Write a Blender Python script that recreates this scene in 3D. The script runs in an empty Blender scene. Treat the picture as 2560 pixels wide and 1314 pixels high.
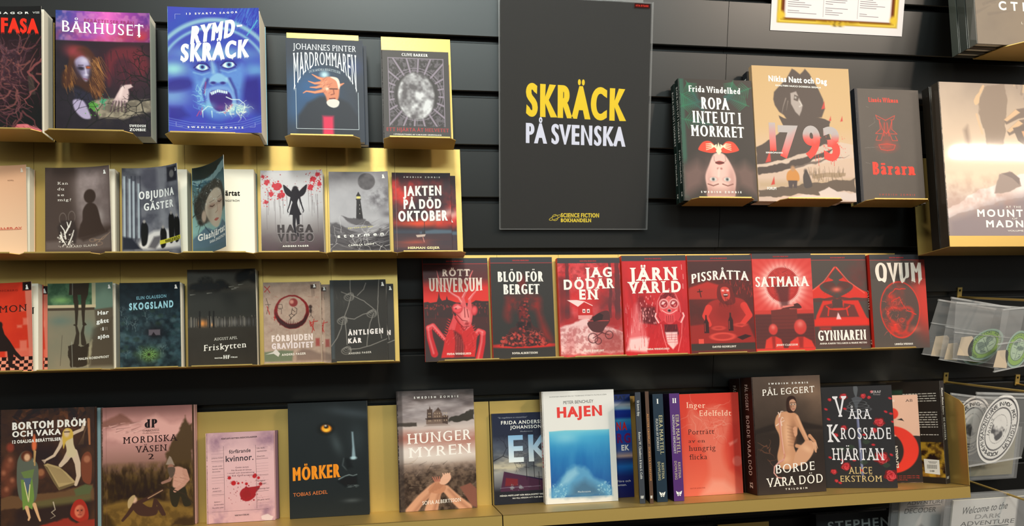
import bpy, math, random
import numpy as np
from mathutils import Matrix, Vector
from mathutils.geometry import delaunay_2d_cdt

# ---------------------------------------------------------------- camera, light, exposure
SC = bpy.context.scene
COL = SC.collection
SC.view_settings.view_transform = 'Standard'
SC.view_settings.look = 'None'
SC.view_settings.gamma = 1.0
SC.view_settings.use_curve_mapping = False
SC.view_settings.exposure = 0.1

cam = bpy.data.cameras.new('camera')
cam.sensor_fit = 'HORIZONTAL'
cam.sensor_width = 36.0
cam.lens = 36.0 * 1825.5 / 2560.0
cam.shift_y = (895.46 - 657.0) / 2560.0
cam.clip_start = 0.05
cam_o = bpy.data.objects.new('camera', cam)
COL.objects.link(cam_o)
YAW, PITCH, ROLL = 0.1644, -0.1610, -0.0013
fw = Vector((math.sin(YAW) * math.cos(PITCH), math.cos(YAW) * math.cos(PITCH), math.sin(PITCH)))
rt = Vector((math.cos(YAW), -math.sin(YAW), 0.0))
up = rt.cross(fw)
rt2 = math.cos(ROLL) * rt + math.sin(ROLL) * up
up2 = -math.sin(ROLL) * rt + math.cos(ROLL) * up
M = Matrix.Identity(4)
for i in range(3):
    M[i][0], M[i][1], M[i][2] = rt2[i], up2[i], -fw[i]
M[0][3], M[1][3], M[2][3] = -0.2433, -1.4649, -0.4769
cam_o.matrix_world = M
SC.camera = cam_o

world = bpy.data.worlds.new('shop_air')
SC.world = world
world.use_nodes = True
wn = world.node_tree
bgn = wn.nodes['Background']
# shop surroundings: pale lit ceiling above, dim shelves at eye level, dark floor below
wtc = wn.nodes.new('ShaderNodeTexCoord')
wsep = wn.nodes.new('ShaderNodeSeparateXYZ')
wrp = wn.nodes.new('ShaderNodeValToRGB')
wn.links.new(wtc.outputs['Generated'], wsep.inputs[0])
wmr = wn.nodes.new('ShaderNodeMapRange')
wmr.inputs['From Min'].default_value = -1.0
wn.links.new(wsep.outputs['Z'], wmr.inputs['Value'])
wn.links.new(wmr.outputs['Result'], wrp.inputs['Fac'])
cr = wrp.color_ramp
cr.elements[0].position, cr.elements[0].color = 0.40, (0.032, 0.027, 0.022, 1)
cr.elements[1].position, cr.elements[1].color = 0.80, (0.55, 0.57, 0.55, 1)
for pos, c in ((0.50, (0.06, 0.053, 0.045)), (0.58, (0.17, 0.165, 0.15)), (0.67, (0.36, 0.38, 0.36))):
    e = cr.elements.new(pos)
    e.color = c + (1,)
wn.links.new(wrp.outputs['Color'], bgn.inputs['Color'])
bgn.inputs['Strength'].default_value = 1.0


def lamp(name, loc, target, power, color, size, size_y=None, kind='AREA', spread=180):
    l = bpy.data.lights.new(name, kind)
    l.energy = power
    l.color = color
    if kind == 'AREA':
        l.shape = 'RECTANGLE' if size_y else 'DISK'
        l.size = size
        if size_y:
            l.size_y = size_y
        l.spread = math.radians(spread)
    else:
        l.shadow_soft_size = size
    o = bpy.data.objects.new(name, l)
    COL.objects.link(o)
    o.location = loc
    d = (Vector(target) - Vector(loc)).normalized()
    o.rotation_euler = d.to_track_quat('-Z', 'Y').to_euler()
    return o


lamp('ceiling_light', (-0.36, -1.25, 0.88), (-0.5, 0, -0.5), 16, (1.0, 0.99, 0.87), 0.30)
lamp('ceiling_light', (1.62, -1.7, 0.95), (0.85, 0, -0.3), 20, (1.0, 0.80, 0.63), 0.14)
lamp('fill_panel', (0.1, -4.0, 1.5), (0.1, 0, -0.1), 46, (0.82, 1.0, 1.0), 2.4, 0.3)  # unseen cool panel, added to give the upper left boards their sheen
lamp('fill_panel', (2.45, -2.5, 1.45), (0.8, 0, -0.3), 24, (1.0, 0.90, 0.76), 0.6, 0.3)  # unseen warm panel, added to brighten the boards at upper right
lamp('ceiling_tube', (3.40, -2.27, 1.08), (3.40, 0, 0.2), 24, (1.0, 0.82, 0.66), 0.75, 0.05)
# ---------------------------------------------------------------- helpers
def lin(c):
    c = np.asarray(c, float) / 255.0
    return np.where(c <= 0.04045, c / 12.92, ((c + 0.055) / 1.055) ** 2.4)


def ink(c):
    """print density: the paper white stays, the blacks go a touch deeper than the plain sRGB swatch"""
    return np.maximum(lin(np.clip(c, 0, 255)) * 1.05 - 0.012, 0.004)


def L4(c):
    return tuple(lin(c)) + (1.0,)


def material(name, color=(128, 128, 128), rough=0.5, metal=0.0, spec=0.5, coat=0.0, attr=False, bump=0.0, scale=200.0, vary=0.0):
    m = bpy.data.materials.new(name)
    m.use_nodes = True
    nt = m.node_tree
    b = nt.nodes['Principled BSDF']
    b.inputs['Base Color'].default_value = L4(color)
    b.inputs['Roughness'].default_value = rough
    b.inputs['Metallic'].default_value = metal
    b.inputs['Specular IOR Level'].default_value = spec
    b.inputs['Coat Weight'].default_value = coat
    b.inputs['Coat Roughness'].default_value = 0.05
    if attr:
        a = nt.nodes.new('ShaderNodeAttribute')
        a.attribute_name = 'Col'
        nt.links.new(a.outputs['Color'], b.inputs['Base Color'])
    if bump or vary:
        tc = nt.nodes.new('ShaderNodeTexCoord')
        n = nt.nodes.new('ShaderNodeTexNoise')
        n.inputs['Scale'].default_value = scale
        n.inputs['Detail'].default_value = 4
        nt.links.new(tc.outputs['Object'], n.inputs['Vector'])
        if bump:
            bp = nt.nodes.new('ShaderNodeBump')
            bp.inputs['Strength'].default_value = bump
            bp.inputs['Distance'].default_value = 0.001
            nt.links.new(n.outputs['Fac'], bp.inputs['Height'])
            nt.links.new(bp.outputs['Normal'], b.inputs['Normal'])
        if vary:
            mr = nt.nodes.new('ShaderNodeMapRange')
            mr.inputs['To Min'].default_value = rough - vary
            mr.inputs['To Max'].default_value = rough + vary
            nt.links.new(n.outputs['Fac'], mr.inputs['Value'])
            nt.links.new(mr.outputs['Result'], b.inputs['Roughness'])
    return m


def clear_material(name, tint=(255, 255, 255), haze=0.06, gloss=0.6, rough=0.06):
    """clear plastic sheet: mostly see-through, a fresnel gloss and a little milky scatter"""
    m = bpy.data.materials.new(name)
    m.use_nodes = True
    nt = m.node_tree
    nt.nodes.remove(nt.nodes['Principled BSDF'])
    out = nt.nodes['Material Output']
    tr = nt.nodes.new('ShaderNodeBsdfTransparent')
    tr.inputs['Color'].default_value = L4(tint)
    df = nt.nodes.new('ShaderNodeBsdfDiffuse')
    df.inputs['Color'].default_value = (0.8, 0.8, 0.8, 1)
    gl = nt.nodes.new('ShaderNodeBsdfGlossy')
    gl.inputs['Roughness'].default_value = rough
    lw = nt.nodes.new('ShaderNodeLayerWeight')
    lw.inputs['Blend'].default_value = 0.5
    p5 = nt.nodes.new('ShaderNodeMath')
    p5.operation = 'POWER'
    p5.inputs[1].default_value = 4.0
    nt.links.new(lw.outputs['Facing'], p5.inputs[0])
    fr = nt.nodes.new('ShaderNodeMath')
    fr.operation = 'MULTIPLY_ADD'
    fr.inputs[1].default_value = 0.9
    fr.inputs[2].default_value = 0.045
    nt.links.new(p5.outputs[0], fr.inputs[0])
    m1 = nt.nodes.new('ShaderNodeMixShader')
    m1.inputs['Fac'].default_value = haze
    m2 = nt.nodes.new('ShaderNodeMixShader')
    mul = nt.nodes.new('ShaderNodeMath')
    mul.operation = 'MULTIPLY'
    mul.inputs[1].default_value = gloss
    nt.links.new(fr.outputs[0], mul.inputs[0])
    nt.links.new(tr.outputs[0], m1.inputs[1])
    nt.links.new(df.outputs[0], m1.inputs[2])
    nt.links.new(m1.outputs[0], m2.inputs[1])
    nt.links.new(gl.outputs[0], m2.inputs[2])
    nt.links.new(mul.outputs[0], m2.inputs['Fac'])
    nt.links.new(m2.outputs[0], out.inputs['Surface'])
    return m


MAT = dict(
    slat=material('black_laminate', (17, 17, 16), 0.36, spec=0.8, bump=0.02, scale=900),
    slot=material('slot_dark', (14, 12, 11), 0.5),
    brass=material('brass_sheet', (196, 164, 92), 0.42, metal=0.6, bump=0.03, scale=300, vary=0.04),
    pages=material('page_edges', (238, 234, 218), 0.85, spec=0.1, bump=0.15, scale=900),
    print=material('printed_cover', rough=0.46, spec=0.27, attr=True),
    matte=material('printed_matte', rough=0.62, spec=0.35, attr=True),
    gloss=material('printed_gloss', rough=0.42, spec=0.5, coat=0.15, attr=True),
    wrap=material('shrink_wrapped_print', rough=0.5, spec=0.4, coat=0.9, attr=True),
    paper=material('printed_paper', rough=0.8, spec=0.1, attr=True),
    acrylic=clear_material('clear_acrylic', haze=0.02, gloss=0.7, rough=0.03),
    acryledge=clear_material('acrylic_edge', haze=0.10, gloss=1.0, rough=0.2),
    bag=clear_material('clear_polybag', haze=0.11, gloss=1.0, rough=0.15),
    seam=clear_material('polybag_seam', haze=0.3, gloss=1.0, rough=0.2),
)


def mesh_obj(name, V, F, mat, parent=None, loops=None, cols=None, smooth=False):
    """V (n,3); F list of index lists or (m,k) array"""
    me = bpy.data.meshes.new(name)
    if isinstance(F, np.ndarray):
        k = F.shape[1]
        me.vertices.add(len(V))
        me.vertices.foreach_set('co', np.asarray(V, np.float32).ravel())
        me.loops.add(F.size)
        me.loops.foreach_set('vertex_index', F.astype(np.int32).ravel())
        me.polygons.add(len(F))
        me.polygons.foreach_set('loop_start', np.arange(0, F.size, k, dtype=np.int32))
        me.polygons.foreach_set('loop_total', np.full(len(F), k, np.int32))
        me.update(calc_edges=True)
    else:
        me.from_pydata([tuple(v) for v in V], [], F)
    if cols is not None:
        a = me.attributes.new('Col', 'FLOAT_COLOR', 'POINT')
        c4 = np.ones((len(V), 4), np.float32)
        c4[:, :3] = cols
        a.data.foreach_set('color', c4.ravel())
    me.materials.append(mat)
    if smooth:
        me.polygons.foreach_set('use_smooth', np.ones(len(me.polygons), bool))
    o = bpy.data.objects.new(name, me)
    COL.objects.link(o)
    if parent is not None:
        o.parent = parent
    return o


BOXF = [(0, 3, 2, 1), (4, 5, 6, 7), (0, 1, 5, 4), (1, 2, 6, 5), (2, 3, 7, 6), (3, 0, 4, 7)]


class MB:
    def __init__(s):
        s.v, s.f = [], []

    def box(s, a, b):
        n = len(s.v)
        x0, y0, z0 = a
        x1, y1, z1 = b
        s.v += [(x0, y0, z0), (x1, y0, z0), (x1, y1, z0), (x0, y1, z0), (x0, y0, z1), (x1, y0, z1), (x1, y1, z1), (x0, y1, z1)]
        s.f += [tuple(n + i for i in q) for q in BOXF]
        return s

    def prism(s, poly, h0, h1, axes=(0, 1, 2)):
        """polygon in the first two axes, extruded along the third"""
        n = len(s.v)
        k = len(poly)
        for h in (h0, h1):
            for p in poly:
                c = [0, 0, 0]
                c[axes[0]], c[axes[1]], c[axes[2]] = p[0], p[1], h
                s.v.append(tuple(c))
        s.f.append(tuple(n + i for i in range(k))[::-1])
        s.f.append(tuple(n + k + i for i in range(k)))
        for i in range(k):
            j = (i + 1) % k
            s.f.append((n + i, n + j, n + k + j, n + k + i))
        return s

    def tube(s, a, b, r, seg=10):
        a, b = Vector(a), Vector(b)
        d = (b - a).normalized()
        u = d.orthogonal().normalized()
        w = d.cross(u)
        n = len(s.v)
        for c in (a, b):
            for i in range(seg):
                t = 2 * math.pi * i / seg
                s.v.append(tuple(c + r * (math.cos(t) * u + math.sin(t) * w)))
        s.f.append(tuple(n + i for i in range(seg))[::-1])
        s.f.append(tuple(n + seg + i for i in range(seg)))
        for i in range(seg):
            j = (i + 1) % seg
            s.f.append((n + i, n + j, n + seg + j, n + seg + i))
        return s

    def build(s, name, mat, parent=None):
        return mesh_obj(name, s.v, s.f, mat, parent)


def tag(o, label=None, cat=None, group=None, kind=None):
    for k, v in (('label', label), ('category', cat), ('group', group), ('kind', kind)):
        if v:
            o[k] = v
    return o


def thing(name, label, cat, mat4=None, group=None):
    o = bpy.data.objects.new(name, None)
    o.empty_display_size = 0.02
    COL.objects.link(o)
    if mat4 is not None:
        o.matrix_world = mat4
    return tag(o, label, cat, group)


# the display leans back: tilted frame of a tray row. X right, V up the back plate, N out to the viewer
BETA = math.radians(12.5)
VX, VV, VN = Vector((1, 0, 0)), Vector((0, math.sin(BETA), math.cos(BETA))), Vector((0, -math.cos(BETA), math.sin(BETA)))
Y0 = -0.0575
ROWS = dict(r0=-0.11, r1=-0.31, tr=-0.41, r2=-0.51, r3=-0.71, rd=-0.712, bt=-1.009)


def row_frame(row, x, n=0.0, v=0.0, yaw=0.0, roll=0.0):
    """4x4 frame with its origin at x, n, v of the row; yaw turns about V, roll about the facing normal"""
    a, r = math.radians(yaw), math.radians(roll)
    ex = math.cos(a) * VX + math.sin(a) * VN
    en = -math.sin(a) * VX + math.cos(a) * VN
    ev = VV.copy()
    ex, ev = math.cos(r) * ex + math.sin(r) * ev, -math.sin(r) * ex + math.cos(r) * ev
    o = Vector((x, Y0, ROWS[row])) + VN * n + VV * v
    m = Matrix.Identity(4)
    for i in range(3):
        m[i][0], m[i][1], m[i][2], m[i][3] = ex[i], ev[i], en[i], o[i]
    return m


# ---------------------------------------------------------------- lettering (outlines of the built-in font, reshaped)
_gl = {}


def glyph(ch):
    """outline loops, advance width; one em = 1"""
    if ch in _gl:
        return _gl[ch]
    cu = bpy.data.curves.new('tmp', 'FONT')
    cu.body = ch
    cu.size = 1.0
    cu.fill_mode = 'NONE'
    cu.resolution_u = 6
    o = bpy.data.objects.new('tmp', cu)
    COL.objects.link(o)
    dg = bpy.context.evaluated_depsgraph_get()
    me = bpy.data.meshes.new_from_object(o.evaluated_get(dg))
    n = len(me.vertices)
    co = np.array([v.co[:2] for v in me.vertices]) if n else np.zeros((0, 2))
    nb = [[] for _ in range(n)]
    for e in me.edges:
        a, b = e.vertices
        nb[a].append(b)
        nb[b].append(a)
    seen, loops = set(), []
    for s in range(n):
        if s in seen or len(nb[s]) < 2:
            continue
        lp, cur, prev = [s], nb[s][0], s
        seen.add(s)
        while cur != s and cur not in seen:
            seen.add(cur)
            lp.append(cur)
            nx = [k for k in nb[cur] if k != prev]
            if not nx:
                break
            prev, cur = cur, nx[0]
        if len(lp) > 2:
            loops.append(co[lp])
    bpy.data.objects.remove(o)
    # advance width by measuring with a following bar
    def wid(b):
        c2 = bpy.data.curves.new('tmp', 'FONT')
        c2.body = b
        o2 = bpy.data.objects.new('tmp', c2)
        COL.objects.link(o2)
        d2 = bpy.context.evaluated_depsgraph_get()
        bb = o2.evaluated_get(d2).bound_box
        w = max(v[0] for v in bb)
        bpy.data.objects.remove(o2)
        bpy.data.curves.remove(c2)
        return w
    adv = wid('.' + ch + '.') - wid('..')
    bpy.data.curves.remove(cu)
    bpy.data.meshes.remove(me)
    # orient: outer loops anticlockwise, holes clockwise
    def area(l):
        x, y = l[:, 0], l[:, 1]
        return 0.5 * np.sum(x * np.roll(y, -1) - np.roll(x, -1) * y)
    def inside(p, l):
        x, y = l[:, 0], l[:, 1]
        x2, y2 = np.roll(x, -1), np.roll(y, -1)
        c = ((y > p[1]) != (y2 > p[1])) & (p[0] < (x2 - x) * (p[1] - y) / (y2 - y + 1e-12) + x)
        return np.sum(c) % 2 == 1
    fixed = []
    for i, l in enumerate(loops):
        depth = sum(inside(l[0], m) for j, m in enumerate(loops) if j != i)
        want = 1 if depth % 2 == 0 else -1
        if area(l) * want < 0:
            l = l[::-1]
        fixed.append(l)
    _gl[ch] = (fixed, adv)
    return _gl[ch]


CAP = 0.0


def cap_height():
    global CAP
    if not CAP:
        CAP = max(l[:, 1].max() for l in glyph('H')[0])
    return CAP


def fatten(l, wx, wy):
    p, n = np.roll(l, 1, 0), np.roll(l, -1, 0)
    d1, d2 = l - p, n - l
    d1 /= np.linalg.norm(d1, axis=1)[:, None] + 1e-9
    d2 /= np.linalg.norm(d2, axis=1)[:, None] + 1e-9
    n1, n2 = np.stack([d1[:, 1], -d1[:, 0]], 1), np.stack([d2[:, 1], -d2[:, 0]], 1)
    m = n1 + n2
    m /= np.maximum(np.linalg.norm(m, axis=1)[:, None], 1e-6)
    k = 1.0 / np.maximum(np.sum(m * n1, 1), 0.5)
    m = m * k[:, None]
    return l + m * np.array([wx, wy])


_st = {}


def styled(ch, wx, wy, serif, jag, stencil):
    """triangles of one letter in em units: (verts, tris)"""
    key = (ch, round(wx, 4), round(wy, 4), serif, jag, stencil)
    if key in _st:
        return _st[key]
    loops, adv = glyph(ch)
    H = cap_height()
    out = [fatten(l, *((wx, wy) if l[:, 1].min() < H or not ch.isalpha() else (min(wx, .022), min(wy, .022)))) for l in loops]
    extra = []
    if serif and ch.isalpha():
        for l in out:
            n = len(l)
            lo, hi = l[:, 1].min(), l[:, 1].max()
            for i in range(n):
                a, b = l[i], l[(i + 1) % n]
                if abs(a[1] - b[1]) < 0.004:
                    w = abs(a[0] - b[0])
                    y = a[1]
                    pa, nb = l[i - 1], l[(i + 2) % n]
                    steep = abs(pa[1] - a[1]) > 1.2 * abs(pa[0] - a[0]) and abs(nb[1] - b[1]) > 1.2 * abs(nb[0] - b[0])
                    if steep and 0.03 < w < 0.10 + 2.4 * abs(wx) + 0.06 and (y < 0.03 + abs(wy) or y > 0.42):
                        bot = b[0] > a[0]      # interior above: a foot
                        s = serif * H
                        th = serif * 0.42 * H
                        x0, x1 = min(a[0], b[0]), max(a[0], b[0])
                        yy = y + th if bot else y - th
                        y3 = y + 2.4 * th if bot else y - 2.4 * th
                        extra.append(np.array([(x0 - s, y), (x1 + s, y), (x1 + s, yy), (x1, y3), (x0, y3), (x0 - s, yy)]))
        if ch in 'ETFLZCGSÉ':
            x1 = max(l[:, 0].max() for l in out)
            x0 = min(l[:, 0].min() for l in out)
            s = serif * H
            th = 0.5 * serif * H
            if ch in 'EFTZÉ':
                extra.append(np.array([(x1 - th, H), (x1, H), (x1 + th * .3, H - 2.6 * s), (x1 - th * .4, H - 2.6 * s)]))
            if ch in 'TZ':
                extra.append(np.array([(x0 + th, H), (x0, H), (x0 - th * .3, H - 2.6 * s), (x0 + th * .4, H - 2.6 * s)]))
            if ch in 'ELZÉ':
                extra.append(np.array([(x1 - th, 0), (x1, 0), (x1 + th * .3, 2.8 * s), (x1 - th * .2, 2.8 * s)]))
            if ch in 'CGS':
                extra.append(np.array([(x1 - th * 1.3, H), (x1 - th * .3, H), (x1 - th * .3, H - 2.8 * s), (x1 - th, H - 2.8 * s)]))
    if jag:
        rnd = random.Random(ord(ch))
        new = []
        for l in out:
            pts = []
            n = len(l)
            for i in range(n):
                a, b = l[i], l[(i + 1) % n]
                pts.append(a)
                w = np.linalg.norm(b - a)
                if abs(a[1] - b[1]) < 0.01 and b[0] > a[0] and w > 0.04 and a[1] < 0.2:
                    k = max(1, int(w / 0.05))
                    for q in range(k):
                        f = (q + 0.5) / k
                        pts.append(a + (b - a) * (q + .15) / k)
                        pts.append(a + (b - a) * f + np.array([0, -jag * (0.3 + rnd.random())]))
                        pts.append(a + (b - a) * (q + .85) / k)
            new.append(np.array(pts))
        out = new
    V, T = [], []
    def fill(lps):
        vs, es = [], []
        for l in lps:
            s = len(vs)
            vs += [Vector(p) for p in l]
            es += [(s + i, s + (i + 1) % len(l)) for i in range(len(l))]
        if len(vs) < 3:
            return
        r = delaunay_2d_cdt(vs, es, [], 1, 1e-5)
        s = len(V)
        R = np.array([tuple(v) for v in r[0]])
        V.extend([tuple(v) for v in R])
        for f in r[2]:
            c = R[list(f)].mean(0)
            wn_ = 0
            for l in lps:
                x, y = l[:, 0], l[:, 1]
                x2, y2 = np.roll(x, -1), np.roll(y, -1)
                side = (x2 - x) * (c[1] - y) - (c[0] - x) * (y2 - y)
                wn_ += np.sum((y <= c[1]) & (y2 > c[1]) & (side > 0)) - np.sum((y > c[1]) & (y2 <= c[1]) & (side < 0))
            if wn_ <= 0:
                continue        # a counter or the outside
            for j in range(1, len(f) - 1):
                T.append((s + f[0], s + f[j], s + f[j + 1]))
    fill(out)
    n_main = len(V)
    for e in extra:
        s = len(V)
        V.extend([tuple(p) for p in e])
        for j in range(1, len(e) - 1):
            T.append((s, s + j, s + j + 1))
    V = np.array(V).reshape(-1, 2)
    T = np.array(T, int).reshape(-1, 3)
    if stencil and len(V):
        cx = 0.5 * (V[:, 0].min() + V[:, 0].max())
        if ch in 'OÖQDBPRÅAE0':
            g = stencil
            V = V.copy()
            V[:, 0] = cx + np.sign(V[:, 0] - cx) * np.maximum(np.abs(V[:, 0] - cx), g) if ch in 'OÖQ0' else V[:, 0]
    X = np.zeros(len(V))
    X[n_main:] = 1 + np.arange(len(V) - n_main) % 2 * 0
    _st[key] = (V, T, adv, X)
    return _st[key]


def word(s, wx=0.0, wy=None, serif=0.0, track=0.0, jag=0.0, stencil=0.0):
    """triangles of a line of text, em units, baseline 0; returns V,T,width"""
    wy = wx if wy is None else wy
    x, VS, TS, XS, n = 0.0, [], [], [], 0
    for ch in s:
        if ch == ' ':
            x += 0.28 + track
            continue
        V, T, adv, X = styled(ch, wx, wy, serif, jag, stencil)
        if len(V):
            VS.append(V + np.array([x + wx, 0]))
            TS.append(T + n)
            XS.append(X)
            n += len(V)
        x += adv + 2 * wx + track + (1.2 * serif * CAP if serif else 0)
    if not VS:
        return np.zeros((0, 2)), np.zeros((0, 3), int), x, np.zeros(0)
    return np.concatenate(VS), np.concatenate(TS), x, np.concatenate(XS)


SANS = dict(wx=0.0)
MED = dict(wx=0.018)
BOLD = dict(wx=.035)
BLACK = dict(wx=0.06, wy=0.03)
SERIF = dict(wx=0.006, wy=-0.012, serif=0.10)
SERIFB = dict(wx=0.045, wy=-0.005, serif=0.085)
SLAB = dict(wx=0.05, wy=0.03, serif=0.13)
THIN = dict(wx=-0.012)


# ---------------------------------------------------------------- painted artwork: a grid of coloured points
class Art:
    """u runs 0..1 across, v 0..1 down; lengths are fractions of the width"""

    def __init__(s, w, h, base=(20, 20, 20), nx=120, seed=1, vmax=1.0):
        """vmax > 1: the picture is laid out in the upper part and simply runs on to the foot of the sheet"""
        s.vmax = vmax
        s.w, s.h, s.asp = w, h, h / vmax / w
        s.nx = nx
        s.ny = max(2, int(round(nx * h / w)))
        s.u, v = np.meshgrid(np.linspace(0, 1, s.nx), np.linspace(0, vmax, s.ny))
        s.v = v
        s.y = v * s.asp
        s.c = np.ones((s.ny, s.nx, 3)) * np.array(base, float)
        s.rs = np.random.RandomState(seed)
        s.txt = []
        s.lay = 0

    def mix(s, m, col):
        s.c = s.c * (1 - m[..., None]) + np.asarray(col, float) * m[..., None]
        return s

    def grad(s, stops, axis='v', m=None):
        t = s.v if axis == 'v' else (s.u if axis == 'u' else axis)
        ps = [q[0] for q in stops]
        col = np.stack([np.interp(t, ps, [q[1][k] for q in stops]) for k in range(3)], -1)
        m = np.ones_like(s.u) if m is None else m
        s.c = s.c * (1 - m[..., None]) + col * m[..., None]
        return s

    def noise(s, sc=4, octv=4, sx=1, sy=1, sharp=0.0):
        out, amp, tot = np.zeros_like(s.u), 1.0, 0.0
        for k in range(octv):
            f = sc * 2 ** k
            gx, gy = int(f * sx) + 3, int(f * s.asp * s.vmax * sy) + 3
            g = s.rs.rand(gy, gx)
            x, y = s.u * f * sx, s.y * f * sy
            i, j = x.astype(int), y.astype(int)
            fx, fy = x - i, y - j
            fx, fy = fx * fx * (3 - 2 * fx), fy * fy * (3 - 2 * fy)
            i2, j2 = np.minimum(i + 1, gx - 1), np.minimum(j + 1, gy - 1)
            n = (g[j, i] * (1 - fx) + g[j, i2] * fx) * (1 - fy) + (g[j2, i] * (1 - fx) + g[j2, i2] * fx) * fy
            out += amp * n
            tot += amp
            amp *= 0.55
        out /= tot
        if sharp:
            out = np.clip((out - 0.5) * sharp + 0.5, 0, 1)
        return out

    def ell(s, cu, cv, ru, rv=None, rot=0, soft=0.02):
        """soft ellipse mask; radii in widths"""
        rv = ru if rv is None else rv
        dx, dy = s.u - cu, s.y - cv * s.asp
        a = math.radians(rot)
        x, y = dx * math.cos(a) + dy * math.sin(a), -dx * math.sin(a) + dy * math.cos(a)
        d = np.sqrt((x / ru) ** 2 + (y / rv) ** 2)
        e = max(soft / min(ru, rv), 1e-3)
        return np.clip((1 + e * .5 - d) / e, 0, 1)

    def blob(s, cu, cv, ru, rv=None, rot=0, p=2.0):
        """gaussian glow mask"""
        rv = ru if rv is None else rv
        dx, dy = s.u - cu, s.y - cv * s.asp
        a = math.radians(rot)
        x, y = dx * math.cos(a) + dy * math.sin(a), -dx * math.sin(a) + dy * math.cos(a)
        return np.exp(-((x / ru) ** 2 + (y / rv) ** 2) ** (p / 2))

    def seg(s, pts, w, w2=None, soft=0.006, wob=0.0):
        """mask of a polyline whose width tapers from w to w2"""
        w2 = w if w2 is None else w2
        pts = [(p[0], p[1] * s.asp) for p in pts]
        tot = sum(math.dist(pts[i], pts[i + 1]) for i in range(len(pts) - 1)) + 1e-9
        m, acc = np.zeros_like(s.u), 0.0
        X, Y = s.u, s.y
        if wob:
            X = X + (s.noise(14, 2) - .5) * wob
            Y = Y + (s.noise(14, 2) - .5) * wob
        for i in range(len(pts) - 1):
            (ax, ay), (bx, by) = pts[i], pts[i + 1]
            d = math.dist(pts[i], pts[i + 1]) + 1e-9
            t = np.clip(((X - ax) * (bx - ax) + (Y - ay) * (by - ay)) / d ** 2, 0, 1)
            r = 0.5 * (w + (w2 - w) * (acc + t * d) / tot)
            dd = np.hypot(X - ax - t * (bx - ax), Y - ay - t * (by - ay))
            m = np.maximum(m, np.clip((r + soft * .5 - dd) / soft, 0, 1))
            acc += d
        return m

    def poly(s, pts, soft=0.008, smooth=False, wob=0.0):
        P = np.array([(p[0], p[1] * s.asp) for p in pts], float)
        if smooth:
            n = len(P)
            q = []
            for i in range(n):
                a, b, c, d = P[i - 1], P[i], P[(i + 1) % n], P[(i + 2) % n]
                for t in np.linspace(0, 1, 6, endpoint=False):
                    q.append(0.5 * (2 * b + (c - a) * t + (2 * a - 5 * b + 4 * c - d) * t * t + (3 * b - a - 3 * c + d) * t ** 3))
            P = np.array(q)
        X, Y = s.u, s.y
        if wob:
            X = X + (s.noise(10, 3) - .5) * wob
            Y = Y + (s.noise(10, 3) - .5) * wob
        ins, dm = np.zeros(X.shape, bool), np.full(X.shape, 9.0)
        for i in range(len(P)):
            (ax, ay), (bx, by) = P[i], P[(i + 1) % len(P)]
            if ay != by:
                ins ^= ((ay > Y) != (by > Y)) & (X < (bx - ax) * (Y - ay) / (by - ay) + ax)
            L = (bx - ax) ** 2 + (by - ay) ** 2 + 1e-12
            t = np.clip(((X - ax) * (bx - ax) + (Y - ay) * (by - ay)) / L, 0, 1)
            dm = np.minimum(dm, np.hypot(X - ax - t * (bx - ax), Y - ay - t * (by - ay)))
        sd = np.where(ins, dm, -dm)
        return np.clip(sd / soft + 0.5, 0, 1)

    def rect(s, u0, v0, u1, v1, soft=0.006):
        y0, y1 = v0 * s.asp, v1 * s.asp
        d = np.minimum(np.minimum(s.u - u0, u1 - s.u), np.minimum(s.y - y0, y1 - s.y))
        return np.clip(d / soft + 0.5, 0, 1)

    def _win(s, u0, y0, u1, y1, pad=0.05):
        """the same canvas cropped to a box (u and y in widths), sharing its colours"""
        i0, i1 = int(max(0, (u0 - pad) * (s.nx - 1))), int(min(s.nx, (u1 + pad) * (s.nx - 1) + 2))
        kk = (s.ny - 1) / s.asp / s.vmax
        j0, j1 = int(max(0, (y0 - pad) * kk)), int(min(s.ny, (y1 + pad) * kk + 2))
        if i1 - i0 < 1 or j1 - j0 < 1:
            return None
        q = object.__new__(Art)
        q.__dict__.update(s.__dict__)
        for k in ('u', 'v', 'y', 'c'):
            setattr(q, k, getattr(s, k)[j0:j1, i0:i1])
        return q

    def _lay(q, m, col):
        q.c[...] = q.c * (1 - m[..., None]) + np.asarray(col, float) * m[..., None]

    def P(s, pts, col, a=1.0, **k):
        us, ys = [p[0] for p in pts], [p[1] * s.asp for p in pts]
        q = s._win(min(us), min(ys), max(us), max(ys), 0.06 + k.get('soft', 0) + k.get('wob', 0))
        if q is not None:
            q._lay(q.poly(pts, **k) * a, col)
        return s

    def E(s, cu, cv, ru, rv, col, a=1.0, rot=0, soft=0.02):
        r = max(ru, rv) + soft
        q = s._win(cu - r, cv * s.asp - r, cu + r, cv * s.asp + r)
        if q is not None:
            q._lay(q.ell(cu, cv, ru, rv, rot, soft) * a, col)
        return s

    def G(s, cu, cv, ru, rv, col, a=1.0, rot=0, p=2.0):
        return s.mix(s.blob(cu, cv, ru, rv, rot, p) * a, col)

    def S(s, pts, w, col, a=1.0, w2=None, soft=0.006, wob=0.0):
        us, ys = [p[0] for p in pts], [p[1] * s.asp for p in pts]
        q = s._win(min(us), min(ys), max(us), max(ys), max(w, w2 or 0) + soft + wob + 0.01)
        if q is not None:
            q._lay(q.seg(pts, w, w2, soft, wob) * a, col)
        return s

    def R(s, u0, v0, u1, v1, col, a=1.0, soft=0.006):
        return s.mix(s.rect(u0, v0, u1, v1, soft) * a, col)

    def grain(s, amt=10, sc=40):
        n = (s.noise(sc, 2) - .5) * 2 * amt
        s.c = s.c + n[..., None]
        return s

    def light(s, m, k):
        """scale the ink by 1+k*m (print tonality)"""
        s.c = s.c * (1 + k * m)[..., None]
        return s

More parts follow.
